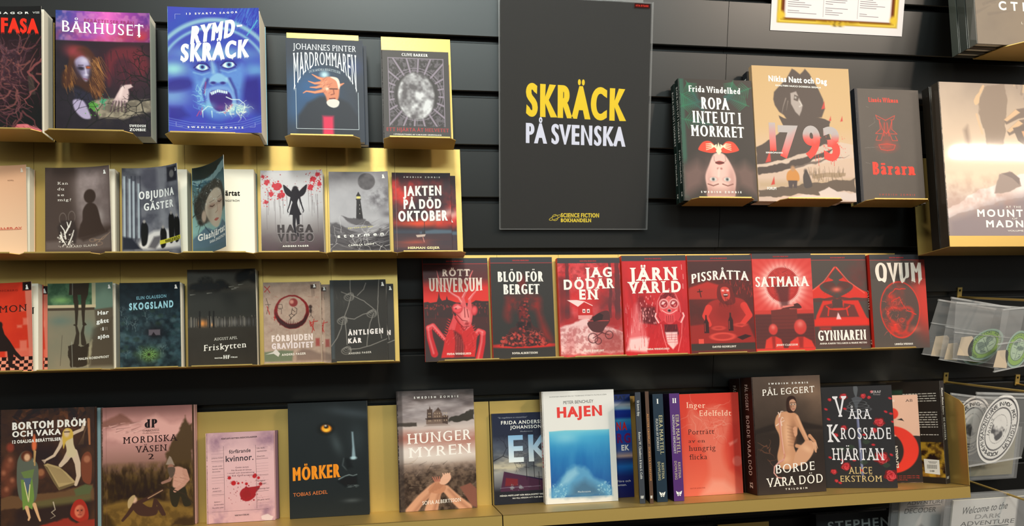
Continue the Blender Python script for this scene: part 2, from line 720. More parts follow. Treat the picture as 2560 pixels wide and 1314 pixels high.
    def dots(s, n, u0, v0, u1, v1, r0, r1, col, a=1.0):
        for _ in range(n):
            r = r0 + (r1 - r0) * s.rs.rand() ** 2
            s.E(u0 + (u1 - u0) * s.rs.rand(), v0 + (v1 - v0) * s.rs.rand(), r, r * (0.7 + .6 * s.rs.rand()), col, a, 90 * s.rs.rand(), 0.008)
        return s

    def tree(s, u, v, ang, ln, w, col, depth=4, a=1.0, spread=32):
        """a bare branching twig"""
        u2, v2 = u + ln * math.cos(math.radians(ang)), v - ln * math.sin(math.radians(ang)) / s.asp
        s.S([(u, v), (u2, v2)], w, col, a, w * .7, 0.005)
        if depth > 0:
            for k in (-1, 1):
                s.tree(u2, v2, ang + k * spread * (0.5 + s.rs.rand()), ln * (0.6 + .25 * s.rs.rand()), w * .68, col, depth - 1, a, spread)
        return s

    def tangle(s, n, box, cols, w=0.012, ln=0.25, a=0.8, up=0.0):
        """wandering strands"""
        u0, v0, u1, v1 = box
        for _ in range(n):
            u, v, d = u0 + (u1 - u0) * s.rs.rand(), v0 + (v1 - v0) * s.rs.rand(), s.rs.rand() * 6.28
            pts = [(u, v)]
            for _k in range(7):
                d += (s.rs.rand() - .5) * 1.5
                u += math.cos(d) * ln / 7
                v += (math.sin(d) - up) * ln / 7 / s.asp
                pts.append((u, v))
            s.S(pts, w * (.5 + s.rs.rand()), cols[s.rs.randint(len(cols))], a, w * .3)
        return s

    def strokes(s, n, box, ang, ln, w, cols, a=0.7, spread=12):
        """short brush strokes in one direction"""
        u0, v0, u1, v1 = box
        for _ in range(n):
            u, v = u0 + (u1 - u0) * s.rs.rand(), v0 + (v1 - v0) * s.rs.rand()
            t = math.radians(ang + spread * (s.rs.rand() * 2 - 1))
            l = ln * (.5 + s.rs.rand())
            s.S([(u, v), (u + l * math.cos(t), v - l * math.sin(t) / s.asp)], w * (.5 + s.rs.rand()), cols[s.rs.randint(len(cols))], a, w * .3)
        return s

    def splash(s, cu, cv, r, col, n=40, a=0.9):
        """ink splatter: a ragged core and thrown drops"""
        k = [(cu + r * (.5 + .5 * s.rs.rand()) * math.cos(t), cv + r * (.5 + .5 * s.rs.rand()) * math.sin(t) / s.asp) for t in np.linspace(0, 6.28, 14, endpoint=False)]
        s.P(k, col, a, smooth=True)
        for _ in range(n):
            t, d = s.rs.rand() * 6.28, r * (.7 + 1.6 * s.rs.rand() ** 2)
            q = r * .16 * s.rs.rand() ** 2 + .003
            s.E(cu + d * math.cos(t), cv + d * math.sin(t) / s.asp, q, q, col, a, 0, .006)
        return s

    def face(s, cu, cv, r, skin, dark, eye=(30, 25, 25), rot=0.0, mouth=(120, 50, 50)):
        """small painted face, r = half width"""
        c, d = math.cos(math.radians(rot)), math.sin(math.radians(rot))
        q = lambda x, y: (cu + r * (x * c - y * d), cv + r * (x * d + y * c) / s.asp)
        s.E(cu, cv, r, r * 1.35, skin, 1, rot, r * .25)
        s.E(*q(.45, .1), r * .55, r * 1.1, dark, .35, rot, r * .6)
        for e in (-.38, .38):
            s.E(*q(e, -.15), r * .22, r * .11, dark, .9, rot, r * .12)
            s.E(*q(e, -.15), r * .09, r * .09, eye, 1, rot, r * .08)
            s.S([q(e - .22, -.36), q(e + .22, -.38)], r * .1, dark, .8)
        s.S([q(.02, -.1), q(.1, .35), q(-.08, .38)], r * .1, dark, .6)
        s.S([q(-.3, .72), q(.3, .72)], r * .16, mouth, .9)
        return s

    # lettering: fits the capitals between v0 (top) and v1 (baseline), and u0..u1 across
    def T(s, text, u0, v0, u1, v1, col, st=SANS, slope=0.0, arc=0.0, slant=0.0, warp=None, shade=None, fit=True, al=1.0, rot=False, **kw):
        """rot True: the line runs down the sheet, rot 'up': it climbs"""
        k = dict(st)
        k.update(kw)
        cap = cap_height()
        V, T, _, X = word(text, **k)
        if not len(V):
            return s
        V = V.copy()
        x0, x1 = V[:, 0].min(), V[:, 0].max()
        r = (u1 - u0) / max(x1 - x0, 1e-6) / ((v1 - v0) * s.asp / cap) if not rot else 1
        if fit and k.get('wx', 0) > .02 and r < .93:
            # squeezed lettering keeps its stem weight
            k['wx'] = round(min(k['wx'] / r ** .6, .085), 2)
            V, T, _, X = word(text, **k)
            V = V.copy()
            x0, x1 = V[:, 0].min(), V[:, 0].max()
        t = (V[:, 0] - x0) / max(x1 - x0, 1e-6)
        hgt = V[:, 1] / cap
        if fit:
            U = u0 + (u1 - u0) * t
        else:
            sc = (v1 - v0) * s.asp / cap
            wd = (x1 - x0) * sc
            U = (u0 + u1) * .5 - wd * .5 + wd * t if fit is None else u0 + wd * t
        Vv = v1 - (v1 - v0) * hgt
        if slant:
            U = U + slant * hgt * (v1 - v0) * s.asp
        Vv = Vv + slope * (t - .5) + arc * (2 * t - 1) ** 2
        if warp is not None:
            U, Vv = warp(U, Vv, t, hgt)
        if rot == 'up':
            U, Vv = Vv, 1 - U
        elif rot:
            U, Vv = 1 - Vv, U
        c = np.tile(np.asarray(col, float), (len(V), 1))
        if shade is not None:
            c = shade(U, Vv, t, hgt, c)
        s.lay += 1
        s.txt.append((U, Vv, T, c, s.lay + .45 * X))
        return s

    def poly_over(s, pts, col):
        """a crisp flat shape printed over the painting"""
        r = delaunay_2d_cdt([Vector(p) for p in pts], [(i, (i + 1) % len(pts)) for i in range(len(pts))], [], 1, 1e-6)
        U = np.array([v[0] for v in r[0]])
        W = np.array([v[1] for v in r[0]])
        T = np.array([(f[0], f[j], f[j + 1]) for f in r[2] for j in range(1, len(f) - 1)], int)
        s.lay += 1
        s.txt.append((U, W, T, np.tile(np.asarray(col, float), (len(U), 1)), np.full(len(U), float(s.lay))))
        return s

    def line_over(s, pts, w, col):
        """crisp thin line, width as a fraction of the cover width"""
        for i in range(len(pts) - 1):
            a = np.array([pts[i][0], pts[i][1] * s.asp])
            b = np.array([pts[i + 1][0], pts[i + 1][1] * s.asp])
            d = (b - a) / (np.linalg.norm(b - a) + 1e-9)
            n = np.array([-d[1], d[0]]) * w * .5
            q = [a + n, b + n, b - n, a - n]
            s.txt.append((np.array([p[0] for p in q]), np.array([p[1] / s.asp for p in q]), np.array([(0, 1, 2), (0, 2, 3)]), np.tile(np.asarray(col, float), (4, 1)), np.full(4, s.lay + .7)))
        return s

    # surface: fn(u, v) -> (P (n,3), normal (n,3))
    def mesh(s, name, fn, mat, parent, thick=0.0004, lift=0.00008):
        U, W = s.u.ravel(), s.v.ravel() / s.vmax
        Pn, Nn = fn(U, W)
        nx, ny = s.nx, s.ny
        idx = np.arange(nx * ny).reshape(ny, nx)
        F = np.stack([idx[:-1, :-1], idx[1:, :-1], idx[1:, 1:], idx[:-1, 1:]], -1).reshape(-1, 4)
        cols = ink(s.c.reshape(-1, 3))
        PV, FV, CV = [Pn], [F], [cols]
        n = nx * ny
        # underside and rim, white stock
        kx, ky = 25, 9
        bu, bv = np.meshgrid(np.linspace(0, 1, kx), np.linspace(0, 1, ky))
        bp, bn = fn(bu.ravel(), bv.ravel())
        bp = bp - bn * thick
        bi = np.arange(kx * ky).reshape(ky, kx) + n
        FV.append(np.stack([bi[:-1, :-1], bi[:-1, 1:], bi[1:, 1:], bi[1:, :-1]], -1).reshape(-1, 4))
        PV.append(bp)
        edge = getattr(s, 'edge', (225, 222, 212))
        CV.append(np.tile(lin(edge), (kx * ky, 1)))
        n += kx * ky
        # rim strips between the top edge ring and the underside ring
        for (uu, vv) in ((np.linspace(0, 1, kx), np.zeros(kx)), (np.linspace(1, 0, kx), np.ones(kx)), (np.zeros(kx), np.linspace(1, 0, kx)), (np.ones(kx), np.linspace(0, 1, kx))):
            rp, rn = fn(uu, vv)
            PV += [rp, rp - rn * thick]
            i = np.arange(kx - 1)
            FV.append(np.stack([n + i, n + i + 1, n + kx + i + 1, n + kx + i], -1))
            CV.append(np.tile(lin(edge), (2 * kx, 1)))
            n += 2 * kx
        # lettering, as degenerate-free triangles carried as quads of three corners
        tris = []
        for tu, tv, T, c, lay in s.txt:
            tp, tn = fn(tu, tv / s.vmax)
            PV.append(tp + tn * (lift + lay[:, None] * 1.1e-5))
            CV.append(ink(c))
            tris.append(T + n)
            n += len(tu)
        P_, C_ = np.concatenate(PV), np.concatenate(CV)
        Q = np.concatenate(FV)
        me = bpy.data.meshes.new(name)
        T_ = np.concatenate(tris) if tris else np.zeros((0, 3), int)
        if len(T_):
            # wind every letter triangle towards the viewer's side
            a, b, c = P_[T_[:, 0]], P_[T_[:, 1]], P_[T_[:, 2]]
            nn = np.cross(b - a, c - a)
            good = np.linalg.norm(nn, axis=1) > 1e-14
            T_, nn = T_[good], nn[good]
            ref = Nn[len(Nn) // 2]
            flip = nn @ ref < 0
            T_[flip] = T_[flip][:, ::-1]
        me.vertices.add(len(P_))
        me.vertices.foreach_set('co', P_.astype(np.float32).ravel())
        lv = np.concatenate([Q.ravel(), T_.ravel()]).astype(np.int32)
        me.loops.add(len(lv))
        me.loops.foreach_set('vertex_index', lv)
        me.polygons.add(len(Q) + len(T_))
        st = np.concatenate([np.arange(len(Q)) * 4, len(Q) * 4 + np.arange(len(T_)) * 3]).astype(np.int32)
        tl = np.concatenate([np.full(len(Q), 4), np.full(len(T_), 3)]).astype(np.int32)
        me.polygons.foreach_set('loop_start', st)
        me.polygons.foreach_set('loop_total', tl)
        me.update(calc_edges=True)
        at = me.attributes.new('Col', 'FLOAT_COLOR', 'POINT')
        c4 = np.ones((len(P_), 4), np.float32)
        c4[:, :3] = C_
        at.data.foreach_set('color', c4.ravel())
        me.materials.append(mat)
        o = bpy.data.objects.new(name, me)
        COL.objects.link(o)
        if parent is not None:
            o.parent = parent
        return o


def flat_fn(o, ex, ey):
    """surface spanned from the top-left corner o by ex (across) and ey (down)"""
    o, ex, ey = np.array(o, float), np.array(ex, float), np.array(ey, float)
    n = np.cross(ey, ex)
    n /= np.linalg.norm(n)
    def fn(u, v):
        u, v = np.asarray(u), np.asarray(v)
        return o + u[:, None] * ex + v[:, None] * ey, np.tile(n, (len(u), 1))
    return fn


def curl_fn(w, h, z, theta, k=1.5, fall=0.3, x0=0.0):
    """cover hinged at x0 that bends forward by theta degrees towards its free edge, a little less at the foot"""
    th = math.radians(theta)
    S = np.linspace(0, 1, 200)
    tab = []
    for f in np.linspace(0, 1, 12):
        a = th * (1 - fall * f) * S ** k
        cx = np.concatenate([[0], np.cumsum(np.cos(a[:-1]) * (S[1] - S[0]))])
        cz = np.concatenate([[0], np.cumsum(np.sin(a[:-1]) * (S[1] - S[0]))])
        tab.append((cx, cz))
    TX, TZ = np.array([t[0] for t in tab]), np.array([t[1] for t in tab])
    def samp(T, u, v):
        iu = np.clip(u, 0, 1) * 199
        iv = np.clip(v, 0, 1) * 11
        i, j = np.minimum(iu.astype(int), 198), np.minimum(iv.astype(int), 10)
        a, b = iu - i, iv - j
        return (T[j, i] * (1 - a) + T[j, i + 1] * a) * (1 - b) + (T[j + 1, i] * (1 - a) + T[j + 1, i + 1] * a) * b
    def fn(u, v):
        u, v = np.asarray(u, float), np.asarray(v, float)
        x, zz = samp(TX, u, v) * w, samp(TZ, u, v) * w
        ang = th * (1 - fall * v) * np.clip(u, 0, 1) ** k
        P = np.stack([x0 + x, h * (1 - v), z + zz], 1)
        N = np.stack([-np.sin(ang), np.zeros_like(u), np.cos(ang)], 1)
        return P, N
    return fn
# ---------------------------------------------------------------- the slotted wall
def slat_wall(name, x0, x1, z_top, z_bot):
    """black boards 88 mm high with 12 mm slots, one profile run along X; slots centred on every 0.1 m"""
    prof = []
    k_hi, k_lo = int(round(z_top / 0.1)), int(round(z_bot / 0.1))
    z = k_hi * 0.1
    prof.append((0.018, z + 0.05))
    while z >= k_lo * 0.1 - 1e-6:
        g = 0.0058
        prof += [(0.0, z + g + 0.0015), (0.0015, z + g), (0.009, z + g), (0.009, z + 0.012), (0.016, z + 0.012), (0.016, z - 0.012), (0.009, z - 0.012), (0.009, z - g), (0.0012, z - g), (0.0, z - g - 0.0012)]
        z -= 0.1
    prof[0] = (0.0, prof[0][1])
    prof.append((0.0, z + 0.05))
    V = [(x, y, zz) for x in (x0, x1) for (y, zz) in prof]
    n = len(prof)
    F = [(i, i + 1, n + i + 1, n + i) for i in range(n - 1)]
    o = mesh_obj(name, V, F, MAT['slat'])
    tag(o, 'black laminate slatwall panel behind all the books', 'wall', kind='structure')
    return o


slat_wall('wall_back', -1.45, 0.4405, 0.3, -1.5)
slat_wall('wall_back_right', 0.4415, 2.0, 0.3, -1.5)
# the dark backing the boards are screwed to
bk = MB().box((-1.45, 0.0185, -1.56), (2.0, 0.03, 0.36)).build('wall_backing', MAT['slot'])
tag(bk, 'dark backing board behind the slatted wall', 'wall', kind='structure')


# ---------------------------------------------------------------- brass trays
def tray(row, x, w, label, group, depth=0.06, lip=0.0014, hgt=0.21, chamfer=0.011, name='book_tray'):
    t = thing(name, label, 'book tray', row_frame(row, x), group)
    th = 0.0012
    b = MB().box((0, 0, -th), (w, hgt, 0))
    # bent flange that hooks into the slot behind
    b.box((0, hgt - 0.002, -0.006), (w, hgt, -th))
    b.build('back_plate', MAT['brass'], t)
    c = chamfer
    MB().prism([(0, 0), (w, 0), (w, depth - c), (w - c, depth), (c, depth), (0, depth - c)], -th, 0, axes=(0, 2, 1)).build('ledge', MAT['brass'], t)
    MB().box((c, -th, depth - 0.001), (w - c, lip, depth)).build('lip', MAT['brass'], t)
    return t


for x, w, d in ((-0.95, 0.145, 'under the leftmost black book with tangled roots'), (-0.80, 0.137, 'under the book with the long-haired figure'), (-0.6125, 0.153, 'under the thick blue paperback'), (-0.417, 0.128, 'under the dark blue paperback with the horned head'), (-0.248, 0.128, 'under the small grey hardback with a ray pattern')):
    tray('r1', x, w, 'small brass tray ' + d, 'single brass trays on the top left row')
for x, w, d in ((0.333, 0.129, 'under the green and black hardback with upside-down face'), (0.517, 0.134, 'under the tan book with the man in a black hat'), (0.703, 0.140, 'under the plain grey book with red lettering')):
    tray('tr', x, w, 'small brass tray ' + d, 'single brass trays right of the sign')
names2 = ['peach book', 'grey book with the child silhouette', 'grey street-scene book', 'teal book with the opened cover', 'blood-spattered book', 'grey lighthouse book', 'red and black stormy-sea book']
for i in range(7):
    tray('r2', -0.982 + 0.1255 * i, 0.125, 'brass tray of the middle left row holding the ' + names2[i], 'brass trays of the middle left row')
names3 = ['red checkerboard book', 'green book with thin legs', 'dark forest book', 'tall black tree book', 'pale bloody-circle book', 'black rope book']
for i in range(6):
    tray('r3', -0.982 + 0.1255 * i, 0.125, 'brass tray of the lower left row holding the ' + names3[i], 'brass trays of the lower left row')
names4 = ['mantis book', 'bone throne book', 'pram book', 'gas mask book', 'bearded man book', 'spiky sphere book', 'folded hands book', 'egg book']
for i in range(8):
    tray('rd', -0.158 + 0.1255 * i, 0.125, 'brass tray of the red row holding the red ' + names4[i], 'brass trays of the red row')


def deep_tray(row, x, w, label, depth, hgt):
    t = thing('book_tray', label, 'book tray', row_frame(row, x))
    th = 0.0015
    MB().box((0, 0, -th), (w, hgt, 0)).build('back_plate', MAT['brass'], t)
    MB().box((0, -th, -th), (w, 0, depth)).build('ledge', MAT['brass'], t)
    MB().box((0, -0.001, depth), (w, 0.021, depth + th)).build('lip', MAT['brass'], t)
    return t


deep_tray('r2', 0.868, 0.42, 'wide deep brass tray under the large mountain hardback at right', 0.088, 0.21)
t = thing('book_tray', 'brass tray with a rounded front under the shiny grey hardback at top right', 'book tray', row_frame('r0', 0.955))
MB().box((0, 0, -0.0015), (0.24, 0.21, 0)).build('back_plate', MAT['brass'], t)
MB().prism([(0, 0), (0.24, 0), (0.24, 0.085), (0.07, 0.085), (0.045, 0.078), (0.02, 0.055)], -0.0015, 0, axes=(0, 2, 1)).build('ledge', MAT['brass'], t)

# the long bottom shelf, in two units
for x0, x1, d in ((-1.02, -0.0515, 'under the purple and pink hardbacks and the black orange-eyed book'), (-0.0495, 0.925, 'under the white shark book and the spine-out books')):
    t = thing('display_shelf', 'long brass shelf ' + d, 'shelf', row_frame('bt', x0), 'long bottom shelf units')
    w = x1 - x0
    th = 0.0015
    b = MB().box((0, 0, -th), (w, 0.21, 0))
    b.box((0, 0.208, -0.006), (w, 0.21, -th))
    b.build('back_plate', MAT['brass'], t)
    MB().box((0, -th, -th), (w, 0, 0.14)).build('ledge', MAT['brass'], t)
    MB().box((0, -0.024, 0.1385), (w, 0.0, 0.14)).build('front_edge', MAT['brass'], t)
    if x1 > 0.5:
        MB().prism([(0, 0.001), (0.14, 0.001), (0.14, 0.165), (0.128, 0.177), (0.05, 0.21), (0, 0.21)], w - 0.0015, w, axes=(2, 1, 0)).build('side_panel', MAT['brass'], t)


# ---------------------------------------------------------------- books
def book(name, label, row, x, n, w, h, t, art=None, mat='print', yaw=0, roll=0, v=0.0005, kind='paper', curl=None, spine=None, back=None, cat='book', group=None, spine_out=False, under=None, pagecol=None):
    """x, n place the lower corner of the front board on the spine side (spine-out books: the lower left of the spine)"""
    m = row_frame(row, x, n, v, yaw - 90 if spine_out else yaw, roll)
    root = thing(name, label, cat, None, group)
    ct = 0.0028 if kind == 'hard' else 0.0005
    ins = 0.0035 if kind == 'hard' else 0.0004
    if spine_out:
        off = Matrix.Identity(4)
    else:
        off = Matrix.Translation((0, 0, -t))
    root.matrix_world = m @ off
    fm = MAT[mat]
    if art is None:
        art = Art(w, h, (60, 58, 56), nx=8)
    elif isinstance(art, tuple):
        art = Art(w, h, art, nx=8)
    if kind == 'hard':
        art.edge = tuple(np.clip(art.c[art.ny // 2, 0] * 0.8, 0, 255))
    if curl:
        fn = curl_fn(w, h, t, *curl)
    else:
        fn = flat_fn((0, h, t), (w, 0, 0), (0, -h, 0))
    art.mesh('front_cover', fn, fm, root, thick=ct * 0.9, lift=.0003 if curl else .00008)
    # pages
    pg = MB().box((ct, ins, ct + 0.0001), (w - ins - (0.001 if kind == 'hard' else 0.0006), h - ins, t - ct - 0.0002))
    po = pg.build('page_block', MAT['pages'], root)
    if under:
        # the printed first page shown under an open cover
        under.mesh('title_page', flat_fn((ct, h - ins, t - ct + 0.0001), (w - ins - ct - 0.0008, 0, 0), (0, -(h - 2 * ins), 0)), MAT['paper'], root, thick=0.0001)
    sp = spine if isinstance(spine, Art) else Art(t, h, spine or tuple(art.c[art.ny // 2, 0]), nx=8)
    sp.edge = tuple(np.clip(sp.c[sp.ny // 2, 0], 0, 255))
    sp.mesh('spine', flat_fn((-ct * .4, h, 0), (0, 0, t), (0, -h, 0)), fm, root, thick=ct * 0.9)
    bc = back if isinstance(back, Art) else Art(w, h, back or tuple(art.c[art.ny // 2, 0]), nx=8)
    bc.edge = bc.c[0, 0]
    bc.mesh('back_cover', flat_fn((w, h, 0), (-w, 0, 0), (0, -h, 0)), fm, root, thick=ct * 0.9)
    return root
# ---------------------------------------------------------------- the printed covers
ART = {}
# share of the cover that stands hidden behind its tray
HID = dict(mardrom=.03, barker=.06, ropa=.025, natt=.01, bararn=.02, mon=.04, har=.04, skogs=.035, frisk=.035, forb=.04, ant=.05, mountains=.03)
HID.update({k: .07 for k in ('pink', 'kandu', 'objudna', 'glash', 'haga', 'stormen', 'jakten')})
HID.update({k: .035 for k in ('rott', 'blod', 'jag', 'jarn', 'piss', 'satm', 'gynn')})
W_ = (240, 240, 236)


def art(key, base, nx=125, seed=None):
    def deco(f):
        def make(w, h):
            a = Art(w, h, base, int(nx * 1.3), seed or sum(map(ord, key)), 1 / (1 - HID.get(key, 0)))
            f(a)
            return a
        ART[key] = make
        return f
    return deco


def beacon(a, u, v, s=0.03, col=W_):
    """the small white publisher mark in a corner: a stubby tower with a slanted cap"""
    y = s / a.asp
    a.poly_over([(u - s * .8, v + y), (u - s * .45, v - y * .2), (u - s * .7, v - y * .9), (u + s * .1, v - y * 1.2), (u + s * .35, v - y * .4), (u + s * .85, v + y)], col)


def zombie(a, u0, u1, v0, v1, col=W_, st=BOLD):
    a.T('SWEDISH ZOMBIE', u0, v0, u1, v1, col, st, track=.55)


@art('fasa', (26, 22, 24))
def _(a):
    a.mix(a.noise(6, 3) * .25, (70, 48, 56))
    a.G(.66, .48, .3, .42, (88, 56, 62), .5)
    a.tangle(120, (.1, .32, .8, .9), [(84, 52, 58), (104, 64, 70), (60, 40, 46), (120, 76, 78)], .016, .3, .8)
    a.tangle(60, (.3, .3, .95, .85), [(70, 44, 50), (112, 66, 68), (54, 36, 44), (128, 78, 74)], .02, .4, .75)
    a.tangle(30, (.45, .25, .75, .5), [(96, 66, 74), (60, 44, 52)], .012, .25, .7)
    a.P([(.9, .52), (.93, .7), (.86, .7), (.84, .55)], (70, 62, 56), .7)
    a.S([(1, .42), (.85, .52), (.97, .62), (.8, .74), (.9, .8)], .03, (132, 74, 74), .9, .01, wob=.05)
    a.P([(.65, 1), (.72, .93), (.85, .93), (1, .98), (1, 1)], (196, 104, 112), 1, wob=.03)
    a.strokes(25, (.68, .94, .95, 1), -30, .1, .006, [(120, 52, 66), (222, 140, 144)])
    a.T('SAGOR', .52, .045, .86, .06, W_, BOLD, track=.3)
    a.T('VIII', .9, .045, .98, .06, W_, SERIF)
    a.T('FASA', .55, .1, .97, .205, (232, 52, 36), BLACK, jag=.1, slope=.012)
    a.T('SWEDISH ZOMBIE', .1, .965, .86, .98, W_, BOLD, track=.5)


@art('barhuset', (36, 32, 38), 150)
def _(a):
    n, n2 = a.noise(5, 4, sharp=1.8), a.noise(4, 4, sharp=1.6)
    top = np.clip((.245 - a.v) / .01, 0, 1)
    a.grad([(0, (52, 66, 140)), (.3, (150, 70, 170)), (.55, (226, 104, 190)), (.8, (140, 60, 150)), (1, (92, 50, 130))], 'u', top)
    a.mix(top * n * np.clip((a.v - .08) / .12, 0, 1) * .9, (206, 62, 62))
    a.mix(top * n2 * np.clip(.5 - a.u, 0, 1) * 1.2, (44, 76, 140))
    a.mix(top * np.clip(a.noise(12, 3, sharp=3) - .5, 0, 1) * .6, (250, 170, 200))
    a.mix((1 - top) * a.noise(8, 3) * .25, (74, 66, 76))
    a.G(.75, .42, .3, .28, (92, 40, 52), .7)                       # red cloth behind
    a.P([(.53, .37), (.6, .3), (.78, .28), (.9, .3), (.98, .42), (.9, .52), (.78, .38), (.62, .4), (.56, .6), (.53, .5)], (120, 44, 52), .6, soft=.05, smooth=True)
    a.strokes(30, (.5, .3, .95, .5), -80, .2, .012, [(96, 38, 48), (60, 36, 44), (44, 36, 42)], .6)
    a.P([(.14, .3), (.24, .28), (.34, .3), (.45, .42), (.5, .58), (.5, .66), (.4, .7), (.34, .66), (.22, .6), (.08, .62), (.07, .5), (.14, .44)], (66, 42, 34), 1, soft=.03, smooth=True)
    a.G(.22, .33, .12, .07, (150, 60, 70), .7, 20)
    a.strokes(40, (.08, .44, .17, .6), -75, .12, .008, [(138, 92, 52), (92, 58, 36), (176, 120, 60)], .7)
    a.strokes(70, (.34, .36, .48, .62), -70, .18, .012, [(150, 98, 56), (82, 52, 36), (110, 72, 48)], .7)
    a.P([(.17, .36), (.24, .3), (.34, .31), (.42, .4), (.46, .52), (.47, .64), (.4, .6), (.37, .46), (.3, .36), (.22, .37), (.17, .46), (.15, .58), (.1, .6), (.12, .46)], (74, 46, 36), .95, soft=.03, smooth=True)
    a.G(.2, .34, .09, .06, (150, 62, 70), .7, 20)
    a.strokes(70, (.35, .36, .46, .6), -66, .13, .007, [(140, 92, 54), (70, 44, 34), (178, 124, 70)], .7)
    a.P([(.2, .4), (.28, .365), (.35, .42), (.36, .5), (.32, .565), (.27, .53), (.22, .47)], (160, 150, 184), 1, soft=.03, smooth=True)
    a.G(.23, .49, .05, .09, (60, 50, 66), .7, -15)
    a.G(.3, .4, .05, .04, (206, 198, 220), .7)
    a.G(.36, .5, .03, .1, (50, 38, 44), .7, 10)
    a.E(.262, .462, .036, .02, (44, 38, 52), .95, 8, .02)
    a.E(.335, .452, .03, .018, (60, 40, 44), .9, -8, .02)
    a.E(.338, .453, .018, .009, (206, 96, 44), 1)
    a.S([(.235, .438), (.285, .437)], .01, (60, 48, 60), .8)
    a.S([(.305, .45), (.318, .51)], .012, (206, 200, 222), .7, .02, soft=.012)
    a.E(.316, .515, .02, .012, (206, 200, 222), .8, 0, .02)
    a.S([(.29, .545), (.33, .55)], .014, (120, 70, 90), .9)
    a.P([(.18, .62), (.36, .66), (.4, .72), (.32, .8), (.2, .74)], (44, 42, 56), 1, soft=.03)
    a.P([(.38, .72), (.55, .7), (.7, .715), (.85, .7), (1, .7), (1, .8), (.7, .86), (.45, .86), (.4, .8)], (150, 140, 122), 1, soft=.03, wob=.04)
    a.mix(a.rect(.36, .7, 1, .9, .1) * a.noise(16, 3, sharp=3) * .5, (60, 54, 50))
    a.P([(.6, .72), (.64, .66), (.68, .61), (.73, .585), (.79, .58), (.81, .6), (.76, .62), (.77, .66), (.75, .73)], (206, 180, 180), 1, soft=.015)
    a.S([(.7, .6), (.67, .68)], .03, (236, 214, 212), .7, soft=.03)
    for k in range(4):
        a.S([(.62 + .035 * k, .71), (.585 + .045 * k, .755)], .026, (196, 172, 172), 1, .016)
    a.P([(.18, .72), (.28, .72), (.34, .8), (.36, .86), (.28, .86), (.2, .8)], (168, 156, 188), 1, soft=.02, smooth=True)
    for k in range(5):
        a.S([(.6 + .03 * k, .72), (.57 + .04 * k, .8)], .02, (70, 52, 60), .6)
    a.splash(.39, .76, .055, (84, 150, 62), 30)
    a.splash(.49, .72, .04, (70, 150, 110), 20)
    for u, v, g, l in ((1.02, .36, 160, .08), (1.02, .56, 150, .13), (1.02, .7, 190, .11), (1.02, .86, 140, .13), (1.02, .98, 130, .1), (1.02, .62, 125, .1)):
        a.tree(u, v, g, l, .016, (14, 12, 14), 4)
    a.tree(.1, .95, 70, .16, .012, (18, 16, 18), 4)
    a.tree(.3, .95, 40, .16, .012, (22, 18, 20), 4)
    a.T('BERÄTTELSER FRÅN', .3, .066, .83, .092, (150, 54, 92), SERIF, slope=.01)
    a.T('BÅRHUSET', .07, .09, .93, .182, (240, 238, 244), dict(SERIF, wx=.012), slope=.018)
    a.line_over([(.885, .09), (.885, .2)], .018, (236, 230, 240))
    a.T('SWEDISH', .77, .905, .945, .925, W_, SERIFB)
    a.T('ZOMBIE', .77, .935, .945, .957, W_, SERIFB)


